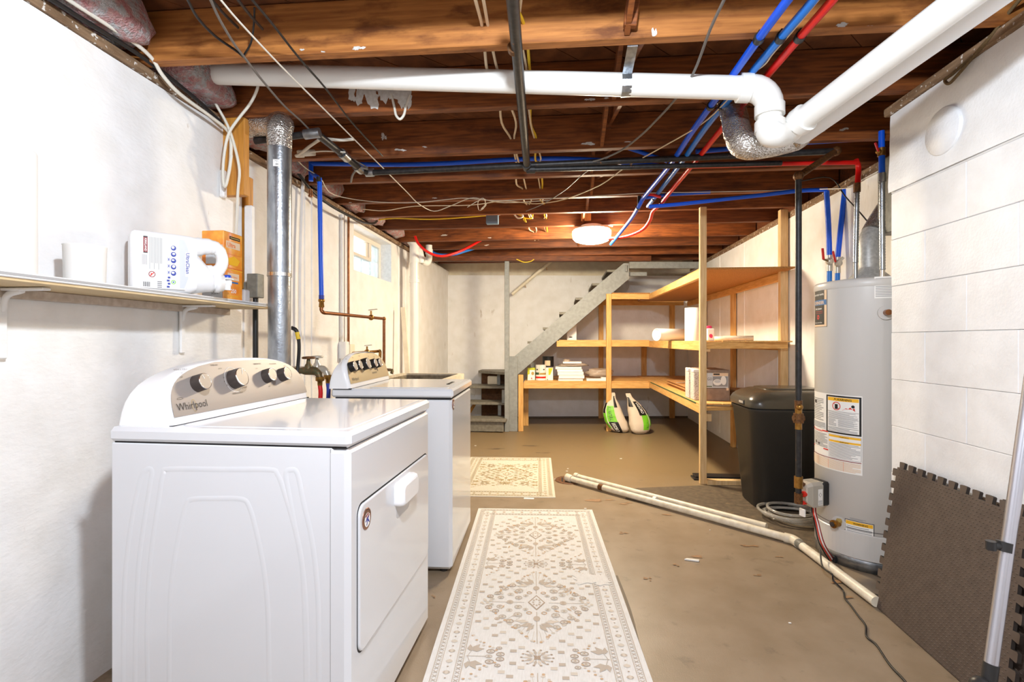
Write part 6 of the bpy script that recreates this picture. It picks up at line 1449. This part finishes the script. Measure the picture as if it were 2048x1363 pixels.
# ---- things on the middle shelf
zM = zm_ + .0485
a, c = PP(1134, 680, .25), PP(1153, 680, .25); o = thing('white_file_box', (a.x + .06, bk(a.x, .35, 0).y, zM), 'tall white box standing on the middle shelf beside the stair stringer', 'box'); b = B(); b.prism([bk(a.x, .25, zM), bk(c.x, .25, zM), bk(c.x, .5, zM), bk(a.x, .5, zM)], (0, 0, .23), paper_white); b.obj('carton', o)
pr = Print(lambda x, y, l: bk(a.x + x, .25 - l - .0003, zM + y)); pr.rect(.03, .03, .07, .045, ink_dark); pr.obj('carton_print', o)
zR2 = zm_ + .0375
b = B(); p0_ = Vector((1.235, 5.5, zR2 + .066)); y_ = 5.5
pa_, pb_ = PY(1313, 668, 5.2), PY(1374, 668, 5.42)
pa_.z = pb_.z = zR2 + .062; L_ = pb_ - pa_; a1_, b1_, d1_ = frame_from(L_)
b.lathe([(.062, 0), (.062, L_.length), (.056, L_.length), (.056, .0), (.062, 0)], paper_white, 32, Matrix(((a1_.x, b1_.x, d1_.x, pa_.x), (a1_.y, b1_.y, d1_.y, pa_.y), (a1_.z, b1_.z, d1_.z, pa_.z), (0, 0, 0, 1))), False, False)
tag(b.obj('paper_tube'), 'thick white hollow tube lying on the middle shelf', 'tube')
c1_ = PY(1385, 680, 4.95); b = B(); b.lathe([(.070, 0), (.070, .315), (.064, .315), (.064, .02), (.001, .02)], paper_white, 36, Matrix.Translation((c1_.x, c1_.y, zR2)), True, False); tag(b.obj('paper_tube'), 'thick white tube standing upright on the middle shelf behind the near post', 'tube')
c1_ = PY(1420, 680, 4.45); t = thing('pink_box', (c1_.x, c1_.y, zR2), 'small white and pink tub on the middle shelf right of the near post', 'box'); b = B(); b.box(c1_.x - .03, c1_.x + .028, c1_.y - .03, c1_.y + .03, zR2, zR2 + .105, paper_white, .006); b.obj('carton', t)
pr = Print(lambda x, y, l: Vector((c1_.x + x, c1_.y - .03 - l - .0003, zR2 + y))); pr.poly(blob(0, .04, .02, 12, .3), ink_pink); pr.obj('carton_print', t); b = lump((c1_.x - .008, c1_.y, zR2 + .115), .022, .02, .014, ink_pink, .3); b.obj('lid', t)
for k, (ua, ub, ya_, rr2, lab) in enumerate(((1430, 1450, 4.62, .020, 'short white plastic pipe offcut behind the longer one, middle shelf'), (1446, 1507, 4.48, .022, 'white plastic pipe offcut lying at the right end of the middle shelf'))):
    pa_, pb_ = PY(ua, 675, ya_ + .1), PY(ub, 675, ya_); pa_.z = pb_.z = zR2 + rr2; L_ = (pb_ - pa_); a1_, b1_, d1_ = frame_from(L_)
    X_ = Matrix(((a1_.x, b1_.x, d1_.x, pa_.x), (a1_.y, b1_.y, d1_.y, pa_.y), (a1_.z, b1_.z, d1_.z, pa_.z), (0, 0, 0, 1)))
    b = B(); b.lathe([(rr2, 0), (rr2, L_.length), (rr2 * .8, L_.length), (rr2 * .8, 0)], pvc_old, 20, X_, False, False); tag(b.obj('pipe_offcut'), lab, 'pipe')
# ---- soil bags on the floor
def soil_bag(u_top, v_top, u_bot, v_bot, y, lean, lab, flip, hw=.128):
    base = PZ(u_bot, v_bot, 0); topx = PD(u_top, v_top, (base - Vector((0, 0, H))).y / cT * .999)
    hgt = .455
    dx = topx.x - base.x; o = thing('soil_bag', base, lab, 'bag', None)
    U = Vector((dx, .10, hgt)); n = 26; rings = []
    prof = ((0, .45, .25), (.03, .75, .6), (.10, .95, .9), (.25, 1.08, 1.05), (.45, 1.02, 1.0), (.62, .9, .85), (.78, .66, .6), (.88, .42, .38), (.95, .28, .22), (1.0, .30, .08), (1.07, .26, .04))
    yaw = Vector((math.cos(.25 if flip else -.1), math.sin(.25 if flip else -.1), 0))
    yn = Vector((-yaw.y, yaw.x, 0))
    def surf(s, t, l=0):
        k = 0
        for i in range(len(prof) - 1):
            if prof[i][0] <= s <= prof[i + 1][0]: k = i
        f = (s - prof[k][0]) / (prof[k + 1][0] - prof[k][0]); w = prof[k][1] + f * (prof[k + 1][1] - prof[k][1]); d = prof[k][2] + f * (prof[k + 1][2] - prof[k][2])
        bend = .05 * math.sin(math.pi * min(1, s)) * (1 if flip else -1)
        e = lambda v, p: math.copysign(abs(v) ** p, v)
        wr = 1 + .05 * mnoise.noise(Vector((math.cos(t) * 2, math.sin(t) * 2, s * 9 + (4 if flip else 0))))
        return base + U * s + yaw * (bend + (w * hw * e(math.cos(t), .8)) * wr) + yn * ((d * .085 + l) * e(math.sin(t), .8) * wr) + Vector((0, .06, .004))
    for s_ in [i / 22 * 1.07 for i in range(23)]: rings.append([surf(s_, 2 * math.pi * k / n) for k in range(n)])
    b = B(); b.loft(rings, bag_white); b.obj('sack', o)
    # print wraps the visible half: x -1..1 (left..right), y 0..1
    def fn_(x, y, l): return surf(max(0, min(1.06, y)), math.pi * 1.5 + x * 1.35, l * .8 + .0035)
    return o, fn_
def patch(pr, x0, y0, x1, y1, mat, lift, slant=0, nx=6, ny=8):
    vs = [pr.fn(x0 + (x1 - x0) * i / nx + slant * (y0 + (y1 - y0) * j / ny), y0 + (y1 - y0) * j / ny, lift) for j in range(ny + 1) for i in range(nx + 1)]
    pr.b.add(vs, [(j * (nx + 1) + i, j * (nx + 1) + i + 1, (j + 1) * (nx + 1) + i + 1, (j + 1) * (nx + 1) + i) for j in range(ny) for i in range(nx)], mat)
o, fn_ = soil_bag(1226, 790, 1244, 866, 0, 0, 'white, green and black soil bag leaning on the middle shelf post', False)
pr = Print(fn_)
patch(pr, -.95, .12, -.52, .52, ink_green, .0006); patch(pr, -.95, .52, -.55, .80, ink_black, .0006); patch(pr, -.45, .30, .10, .72, ink_green, .0008); patch(pr, -.40, .0, .12, .30, ink_black, .0008); patch(pr, .12, .68, .45, .98, ink_black, .0006); patch(pr, -.50, .08, -.46, .8, ink_white, .001, 0, 1)
pr.text('VIGORO', -.02, .285, .20, ink_white, -math.pi / 2, .28, bold=True) if False else None
V_, F_ = text2d('VIGORO', 1, True); wt = max(v[0] for v in V_)
pr.b.add([fn_(-.28 + v[1] * .36, .27 - v[0] / wt * .24, .0018) for v in V_], F_, ink_white)
V_, F_ = text2d('ALL NATURAL', 1, True); wt = max(v[0] for v in V_)
pr.b.add([fn_(-.30 + v[1] * .36, .70 - v[0] / wt * .38, .0018) for v in V_], F_, ink_dgreen)
pr.obj('bag_print', o)
o, fn_ = soil_bag(1258, 790, 1282, 869, 0, 0, 'white, green and black soil bag leaning to the left, right one of the pair', True, .125)
pr = Print(fn_)
patch(pr, .02, .12, .50, .50, ink_green, .0006); patch(pr, -.05, .50, .46, .86, ink_black, .0006); patch(pr, .60, .2, .95, .52, ink_green, .0006); patch(pr, .56, .52, .95, .74, ink_black, .0006); patch(pr, -.95, .72, -.30, .97, ink_black, .0006); patch(pr, .53, .12, .57, .8, ink_white, .001, 0, 1)
V_, F_ = text2d('VIGORO', 1, True); wt = max(v[0] for v in V_)
pr.b.add([fn_(.08 + v[1] * .34, .83 - v[0] / wt * .28, .0018) for v in V_], F_, ink_white)
pr.poly(blob(.27, .26, .10, 10, .5), ink_dgreen, .0012); pr.ell(.45, .06, .06, .03, ink_copper, 10, 0, .001); pr.obj('bag_print', o)
# black strips lying behind the sole plate
for k in range(2):
    b = B(); b.box(1.10 + .02 * k, 1.88, 4.26 + .03 * k, 4.38 + .02 * k, .0 + .014 * k, .0135 + .014 * k, dark_plastic, .003); tag(b.obj('foam_strip'), ('lower' if k == 0 else 'upper') + ' black foam strip lying on the floor behind the near shelf post', 'strip')
# ================================================================ FLOOR PIPES, DRAIN, HOSE
dr = thing('floor_drain', PZ(1137, 960, 0), 'rusty round floor drain with a plastic pipe end in it', 'drain')
c = PZ(1140, 960, 0); T_ = Matrix.Translation((c.x, c.y, 0))
b = B(); b.lathe([(.125, .001), (.12, .006), (.095, .007), (.09, .003)], drain_rust, 28, T_); b.obj('drain_ring', dr)
b = B(); b.lathe([(.09, .004), (.001, .0035)], rust_iron, 24, T_)
for k in range(5): b.box(c.x - .07 + .03 * k, c.x - .058 + .03 * k, c.y - .06, c.y + .06, .0035, .006, black_gap)
b.obj('drain_grate', dr)
def fl(u, v, z=.024): return PZ(u, v, z)
lp = thing('floor_pipe', fl(1360, 1020, 0), 'long white plastic drain pipe on the floor, from the rusty drain past the water heater', 'pipe')
A_, Bp, C_ = fl(1134, 955, .03), fl(1588, 1079, .027), fl(1753, 1203, .027)
b = B(); b.tube([A_, A_.lerp(Bp, .5), Bp], .0225, pvc_old, 16); b.obj('far_run', lp)
b = B(); b.tube([Bp, Bp.lerp(C_, .5), C_], .0225, pvc_old, 16); b.obj('near_run', lp)
d_ = (Bp - A_).normalized(); d2_ = (C_ - Bp).normalized()
b = B(); b.tube([Bp - d_ * .05, Bp - d_ * .01, Bp + d2_ * .03, Bp + d2_ * .05], .027, pvc_old, 16, 3); b.obj('elbow', lp)
b = B(); b.cyl(Bp + d2_ * .05, Bp + d2_ * .09, .0245, grey_box, 16); b.cyl(A_ + d_ * .33, A_ + d_ * .37, .0235, rust_iron, 16); e = fl(1448, 1040, .027); b.cyl(e - d_ * .02, e + d_ * .03, .024, grey_box, 16); b.cyl(fl(1310, 999, .028) - d_ * .012, fl(1310, 999, .028) + d_ * .012, .0235, chip_white, 16); b.obj('joint_band', lp)
b = B(); b.tube([A_ + Vector((-.005, .0, .006)), A_ + d_ * .05], .031, pvc_old, 16); b.obj('end_cap', lp)
A2, B2 = fl(1150, 951, .022), fl(1533, 1052, .022)
b = B(); b.tube([A2, B2], .0205, pvc_old, 16); b.cyl(A2, A2 + (B2 - A2).normalized() * .035, .027, pvc_old, 16); tag(b.obj('floor_pipe'), 'loose cream plastic pipe lying on the floor behind the long drain pipe', 'pipe')
b = B(); e = A2.lerp(B2, .40); b.box(e.x - .03, e.x + .03, e.y - .075, e.y - .03, .0, .012, stain_dark, .003); tag(b.obj('pipe_shim'), 'small dark shim on the floor between the two floor pipes', 'block')
b = B(); hcx = fl(1588, 1040, 0); pts = []
for k in range(170):
    t = k * .19; R_ = .165 + .022 * math.sin(t * .37) + .012 * math.sin(t * 1.3)
    pts.append((hcx.x + math.cos(t) * R_ + .02 * math.sin(t * .21), hcx.y + .03 + math.sin(t) * R_ * .92 + .02 * math.cos(t * .17), .012 + .058 * k / 170 + .004 * math.sin(t * 2.1)))
b.tube(pts, .0095, clear_hose, 8); tag(b.obj('clear_hose'), 'coiled clear plastic hose on the floor left of the water heater', 'hose')
pts = [PD(1640, 1098, 2.54), fl(1645, 1132, .05), fl(1664, 1147, .056), fl(1667, 1160, .03), fl(1686, 1180, .006), fl(1690, 1196, .006), fl(1700, 1208, .006), fl(1716, 1230, .006), fl(1731, 1250, .006), fl(1733, 1272, .006), fl(1752, 1288, .006), fl(1772, 1318, .006), fl(1786, 1336, .006), fl(1812, 1364, .006), fl(1840, 1410, .006)]
b = B(); b.tube(pts, .0038, cable_black, 7, 4); tag(b.obj('power_cord'), 'thin black cord snaking over the floor from the water heater to the front', 'cable')

# ================================================================ FOAM MATS AND POLE ON THE RIGHT
def puzzle_edge(L, n, depth, r0):
    """tabs along an edge of length L: list of (along, out)"""
    out = []; s_ = L / n
    for k in range(n):
        a = k * s_
        out += [(a + s_ * .05, 0), (a + s_ * .28, 0), (a + s_ * .22, depth * .9), (a + s_ * .30, depth), (a + s_ * .72, depth), (a + s_ * .80, depth * .9), (a + s_ * .74, 0)]
    return out
def foam(name, lab, o, ex, ey, L, Hh, th):
    ex = Vector(ex).normalized(); ey = Vector(ey).normalized(); n = ex.cross(ey).normalized()
    if n.x > 0: n = -n
    d = .026; E_ = puzzle_edge(L, 11, d, 0); poly = []
    poly += [(a, 0) for a, q_ in ((0, 0), (L, 0))]
    poly += [(L + q_, a) for a, q_ in puzzle_edge(Hh, 11, d, 0)]
    poly += [(L - a, Hh + q_) for a, q_ in E_]
    poly += [(-q_, Hh - a) for a, q_ in puzzle_edge(Hh, 11, d, 0)]
    P = [Vector(o) + ex * x + ey * y for x, y in poly]
    b = B(); k = len(P)
    b.add(P + [p - n * th for p in P], [tuple(range(k)), tuple(range(k, 2 * k))], foam_mat)
    b.add(P + [p - n * th for p in P], [(i, (i + 1) % k, k + (i + 1) % k, k + i) for i in range(k)], foam_edge)
    t = thing(name, Vector(o) + ex * L / 2, lab, 'mat', 'foam mats by the right wall'); b.obj('foam_tile', t)
    # moulded tread dashes
    b = B(); m_ = 46; vs = []
    for j in range(m_):
        for i in range(38):
            x = (i + .5 + (.5 if j % 2 else 0)) * L / 39; y = (j + .5) * Hh / m_
            if x > L - .008: continue
            hw, hh = L / 39 * .36, Hh / m_ * .26; o_ = len(vs)
            c_ = Vector(o) + ex * x + ey * y
            vs.append([c_ - ex * hw + n * .0004, c_ - ey * hh + n * .0004, c_ + ex * hw + n * .0004, c_ + ey * hh + n * .0004, c_ + n * .0026])
    b.v = []; 
    for q_ in vs: b.add(q_, [(0, 1, 4), (1, 2, 4), (2, 3, 4), (3, 0, 4)], foam_mat)
    tag(b.obj('tread_pattern', t, fix=False), kind='stuff')
bl, br = Vector((1.358, 2.30, .006)), Vector((1.335, 1.655, .006)); tl = Vector((1.488, 2.375, .594))
foam('foam_mat', 'brown foam puzzle mat leaning on the right block wall, front one', br, bl - br, tl - bl, (bl - br).length, (tl - bl).length, .012)
off = Vector((.016, -.34, 0))
foam('foam_mat', 'brown foam puzzle mat behind the front one, at the right edge', br + off + Vector((0, -.02, 0)), bl - br, tl - bl + Vector((.02, 0, 0)), (bl - br).length, (tl - bl).length, .012)
pl = thing('telescopic_pole', PD(1972, 1420, 1.25), 'silver telescopic pole with a black clip, leaning in front of the foam mats', 'pole')
pa_, pb_ = PD(1981, 1338, 1.25), PD(2052, 830, 1.30); pd_ = (pb_ - pa_).normalized()
b = B(); b.tube([pa_, pb_, pb_ + pd_ * .5], .0145, silver_pole, 20); b.obj('tube', pl)
b = B(); q0 = pa_ - pd_ * .03; ft = Vector((q0.x - .03, q0.y, .012))
b.tube([pa_ + pd_ * .015, q0, q0 - pd_ * .05, ft], .016, dark_plastic, 14, 3); b.ball(q0 + Vector((-.025, -.01, -.01)), .026, dark_plastic, 14, 8); b.box(ft.x - .13, ft.x + .05, ft.y - .05, ft.y + .05, 0, .02, dark_plastic, .006); b.obj('black_foot', pl)
ck = PD(2008, 1092, 1.275)
b = B(); b.cyl(ck - pd_ * .012, ck + pd_ * .012, .0175, dark_plastic, 18); b.tube([ck, ck + Vector((-.022, -.004, .002)), ck + Vector((-.034, -.004, .004))], .0095, dark_plastic, 10); b.cyl(ck + Vector((-.034, -.004, -.008)), ck + Vector((-.034, -.004, .014)), .011, dark_plastic, 14); b.obj('clip', pl)

# ================================================================ RUGS
def rug(name, lab, fr, ang, W_, L_, med, seed, rug_base=rug_base, prints=None):
    """fr = far left corner, ang = turn; local x to the right, y towards the viewer"""
    rg_ = random.Random(seed); ca, sa = math.cos(ang), math.sin(ang)
    ex = Vector((ca, sa, 0)); ey = Vector((sa, -ca, 0)); o = Vector(fr)
    t = thing(name, o + ex * W_ / 2 + ey * L_ / 2, lab, 'rug')
    b = B(); nx, ny_ = 10, 28
    hf = lambda x, y: .0045 + .0012 * mnoise.noise(Vector((x * 5, y * 4, seed))) + (.004 * max(0, mnoise.noise(Vector((y * 3, x * 2, seed + 3)))) if min(x, W_ - x) < .03 else 0)
    P = lambda x, y, l=0: o + ex * x + ey * y + Vector((0, 0, hf(x, y) + l))
    vs = [P(W_ * i / nx, L_ * j / ny_) for j in range(ny_ + 1) for i in range(nx + 1)]
    b.add(vs, [(j * (nx + 1) + i, j * (nx + 1) + i + 1, (j + 1) * (nx + 1) + i + 1, (j + 1) * (nx + 1) + i) for j in range(ny_) for i in range(nx)], rug_base)
    rim = [P(W_ * i / nx, 0) for i in range(nx + 1)] + [P(W_, L_ * j / ny_) for j in range(1, ny_ + 1)] + [P(W_ * (1 - i / nx), L_) for i in range(1, nx + 1)] + [P(0, L_ * (1 - j / ny_)) for j in range(1, ny_)]
    k = len(rim); b.add(rim + [Vector((p.x, p.y, .0005)) for p in rim], [(i, (i + 1) % k, k + (i + 1) % k, k + i) for i in range(k)], rug_edge)
    b.obj('cloth', t, fix=False)
    pr = Print(lambda x, y, l: P(x, y, l)); LI = [0]
    def li(o=0): LI[0] = (LI[0] + 1) % 24; return .0010 + .000008 * LI[0] + o
    A, Bq, Cq, Dq = prints or (rug_a, rug_b, rug_c, rug_d)
    def line(x0, y0, x1, y1, w, m):
        n = max(1, int(math.hypot(x1 - x0, y1 - y0) / .12)); l = li()
        for i in range(n): pr.line(x0 + (x1 - x0) * i / n, y0 + (y1 - y0) * i / n, x0 + (x1 - x0) * (i + 1) / n, y0 + (y1 - y0) * (i + 1) / n, w, m, l)
    def ell(*a_, o=0): pr.ell(*a_[:5], a_[5] if len(a_) > 5 else 8, a_[6] if len(a_) > 6 else 0, li(o))
    def flower(x, y, r, m=A):
        pr.ring(x, y, r, r * .8, r * .22, m, 9, li()); ell(x, y, r * .55, r * .45, Bq, 8, o=.0003); ell(x, y, r * .22, r * .2, Cq, 6, o=.0006)
    def leaf(x, y, L, w, a, m):
        c_, s_ = math.cos(a), math.sin(a)
        pr.poly([(x, y), (x + L * .4 * c_ - w * s_, y + L * .4 * s_ + w * c_), (x + L * c_, y + L * s_), (x + L * .4 * c_ + w * s_, y + L * .4 * s_ - w * c_)], m, li())
    # borders
    for q_, w in ((.022, .003), (.046, .0025), (.098, .0025), (.122, .003)):
        line(q_, q_, W_ - q_, q_, w, A); line(q_, L_ - q_, W_ - q_, L_ - q_, w, A); line(q_, q_, q_, L_ - q_, w, A); line(W_ - q_, q_, W_ - q_, L_ - q_, w, A)
    def along(fn_, s0, s1, step):
        n = int((s1 - s0) / step)
        for i in range(n): fn_(s0 + step * (i + .5), i)
    for sgn in (0, 1):
        xq = lambda d_: d_ if sgn == 0 else W_ - d_
        def f1(y, i):
            for d_ in (.034, .110):
                line(xq(d_ - .008), y - .007, xq(d_ + .008), y + .007, .0028, A); line(xq(d_ + .008), y - .007, xq(d_ - .008), y + .007, .0028, A)
        along(f1, .03, L_ - .03, .021)
        def f2(y, i):
            m = (Bq, A)[i % 2]; ell(xq(.072), y, .013, .009, m, 8); ell(xq(.072), y, .006, .012, Bq, 6); ell(xq(.072), y + .03, .004, .003, Cq, 6)
        along(f2, .05, L_ - .05, .060)
        yq = lambda d_: d_ if sgn == 0 else L_ - d_
        def f3(x, i):
            for d_ in (.034, .110):
                line(x - .007, yq(d_ - .008), x + .007, yq(d_ + .008), .0028, A); line(x - .007, yq(d_ + .008), x + .007, yq(d_ - .008), .0028, A)
        along(f3, .04, W_ - .04, .021)
        along(lambda x, i: (ell(x, yq(.072), .010, .012, (Bq, A)[i % 2], 8)), .09, W_ - .09, .06)
    cx = W_ / 2
    def medallion(y, s=1.0):
        pr.poly([(cx - .036 * s, y), (cx, y - .05 * s), (cx + .036 * s, y), (cx, y + .05 * s)], Cq, li()); pr.poly([(cx - .030 * s, y), (cx, y - .042 * s), (cx + .030 * s, y), (cx, y + .042 * s)], rug_base, li(.0003))
        for dx, dy in ((0, -.02), (0, .02), (-.014, 0), (.014, 0), (-.011, -.014), (.011, .014), (-.011, .014), (.011, -.014)): ell(cx + dx * s, y + dy * s, .005, .006, A, 6, o=.0006)
        for sx in (-1, 1):
            for sy in (-1, 1):
                pr.ring(cx + sx * .03 * s, y + sy * .066 * s, .012, .009, .004, Dq, 10, li())
        for sy in (-1, 1):
            line(cx, y + sy * .06 * s, cx, y + sy * .235 * s, .003, A); ell(cx, y + sy * .10 * s, .014, .016, A, 8)
            for sx in (-1, 1):
                leaf(cx + sx * .015, y + sy * .13 * s, .055, .013, math.atan2(sy * .3, sx), A); leaf(cx + sx * .01, y + sy * .135 * s, .05, .011, math.atan2(sy * 1.1, sx * .9), A); leaf(cx + sx * .03, y + sy * .12 * s, .06, .010, math.atan2(-sy * .1, sx), Bq)
                for k_ in range(6):
                    a_ = .25 + k_ * .19; rx, ry = .018 + k_ * .021, .222 - k_ * .022
                    line(cx + sx * rx * .55, y + sy * (ry - .05) * s, cx + sx * rx, y + sy * ry * s, .0018, Bq); ell(cx + sx * rx, y + sy * ry * s, .008, .005, Dq if k_ % 2 else Bq, 6)
        for sx in (-1, 1):
            line(cx + sx * .05 * s, y, cx + sx * .215 * s, y, .0028, Bq); ell(cx + sx * .11 * s, y, .015, .013, A, 8); ell(cx + sx * .11 * s, y, .007, .006, Cq, 6)
            for k_ in range(4): ell(cx + sx * (.19 + .012 * k_) * s, y + (.008 if k_ % 2 else -.008), .008, .007, Bq, 6)
            for sy in (-1, 1):
                for k_, (dx, dy, r_, m) in enumerate(((.075, .03, .016, A), (.075, .078, .018, A), (.11, .052, .014, Bq), (.15, .03, .014, A), (.165, .058, .015, Cq), (.135, .092, .016, A), (.195, .036, .015, Cq), (.105, .118, .016, Cq), (.075, .145, .015, A), (.185, .018, .010, Bq), (.045, .045, .012, Bq), (.155, .105, .010, Dq))):
                    flower(cx + sx * dx * s, y + sy * dy * s, r_ * s, m)
                for k_ in range(7):
                    a_ = rg_.uniform(.1, 1.4); leaf(cx + sx * rg_.uniform(.05, .15) * s, y + sy * rg_.uniform(.02, .13) * s, .028, .005, math.atan2(sy * math.sin(a_), sx * math.cos(a_)), (Bq, A, Dq)[k_ % 3])
                for k_ in range(12):
                    f_ = k_ / 11; ell(cx + sx * (.215 - .20 * f_) * s + rg_.uniform(-.006, .006), y + sy * (.02 + .205 * f_) * s + rg_.uniform(-.006, .006), .006, .005, (Bq, Dq)[k_ % 2], 6)
    def rosette(y):
        for k_ in range(14):
            a_ = 2 * math.pi * k_ / 14; leaf(cx + .018 * math.cos(a_), y + .014 * math.sin(a_), .036, .006, a_, (A, Bq)[k_ % 2])
            ell(cx + .058 * math.cos(a_), y + .045 * math.sin(a_), .005, .004, Cq, 6)
        for k_ in range(4): leaf(cx, y, .02, .007, math.pi / 4 + k_ * math.pi / 2, Cq)
    def side(y, sx):
        x0_ = .128 if sx > 0 else W_ - .128
        line(x0_, y, x0_ + sx * .07, y, .0025, A)
        for sy in (-1, 1):
            leaf(x0_ + sx * .015, y + sy * .035, .05, .014, math.atan2(sy * .2, sx), A); leaf(x0_ + sx * .02, y + sy * .035, .045, .012, math.atan2(sy * 1.2, sx * .8), A); leaf(x0_ + sx * .012, y + sy * .03, .04, .012, math.atan2(sy, sx * -.1), A)
            line(x0_ + sx * .005, y, x0_ + sx * .02, y + sy * .04, .0022, A)
            for dx, dy, r_ in ((.088, .030, .017), (.125, .014, .016), (.118, .05, .012)): flower(x0_ + sx * dx, y + sy * dy, r_, Cq)
            for k_ in range(9): ell(x0_ + sx * (.012 + .011 * k_ + rg_.uniform(-.01, .01)), y + sy * (.13 - .011 * k_ + rg_.uniform(-.012, .012)), .006, .005, (Dq, Bq)[k_ % 2], 6)
        flower(x0_ + sx * .083, y, .014, A)
    for y in med:
        pr.fn = lambda x, yy, l, y=y: P(cx + (x - cx) * 1.06, y + (yy - y) * 1.27, l)
        medallion(y)
    pr.fn = P
    pit = (med[1] - med[0]) if len(med) > 1 else .56
    ys = [med[0] - pit / 2 + pit * k_ for k_ in range(len(med) + 1)]
    for y in ys:
        if .13 < y < L_ - .13: rosette(y)
        if .15 < y < L_ - .10: side(y, 1); side(y, -1)
    for y in med:
        for sx in (-1, 1):
            for sy in (-1, 1):
                for k_ in range(6):
                    x_ = cx + sx * (.248 - .038 * k_); y_ = y + sy * (.085 + .048 * k_)
                    for w_ in (0, 1):
                        xx, yy = x_ + sx * .030 * w_, y_ + sy * .022 * w_
                        if .14 < yy < L_ - .14 and .135 < xx < W_ - .135: pr.poly([(xx - .012, yy - .008), (xx + .012, yy - .008), (xx + .012, yy + .008), (xx - .012, yy + .008)], (A, Bq)[(k_ + w_) % 2], li())
    tag(pr.obj('printed_pattern', t), kind='stuff')
    return t, P
fl_ = PZ(957, 1017, 0); t, P = rug('runner_rug', 'long off-white printed runner rug with beige floral medallions, in front of the machines', fl_, math.radians(3.2), .776, 2.46, [.46, 1.225, 1.99], 3)
b = B(); q = blob(.64, 1.0, .10, 18, .5, 1.1, .7, random.Random(5)); b.add([P(x, y, .0016) for x, y in q], [tuple(range(18))], rug_base)
q = blob(.70, 1.02, .06, 14, .5, 1, .8, random.Random(8)); b.add([P(x, y, .0017) for x, y in q], [tuple(range(14))], rug_base); b.obj('worn_spot', t, fix=False)
fl2 = PZ(942, 914, 0); t, P = rug('small_rug', 'small off-white printed rug with a beige medallion, near the floor drain', fl2, math.radians(2.6), .79, 1.245, [.62], 9, rug_cream, gold_prints)
b = B(); q = PZ(1060, 996, 0); b.box(q.x - .045, q.x + .03, q.y - .02, q.y + .01, .0005, .002, ink_white, .0003); b.obj('care_tag', t)
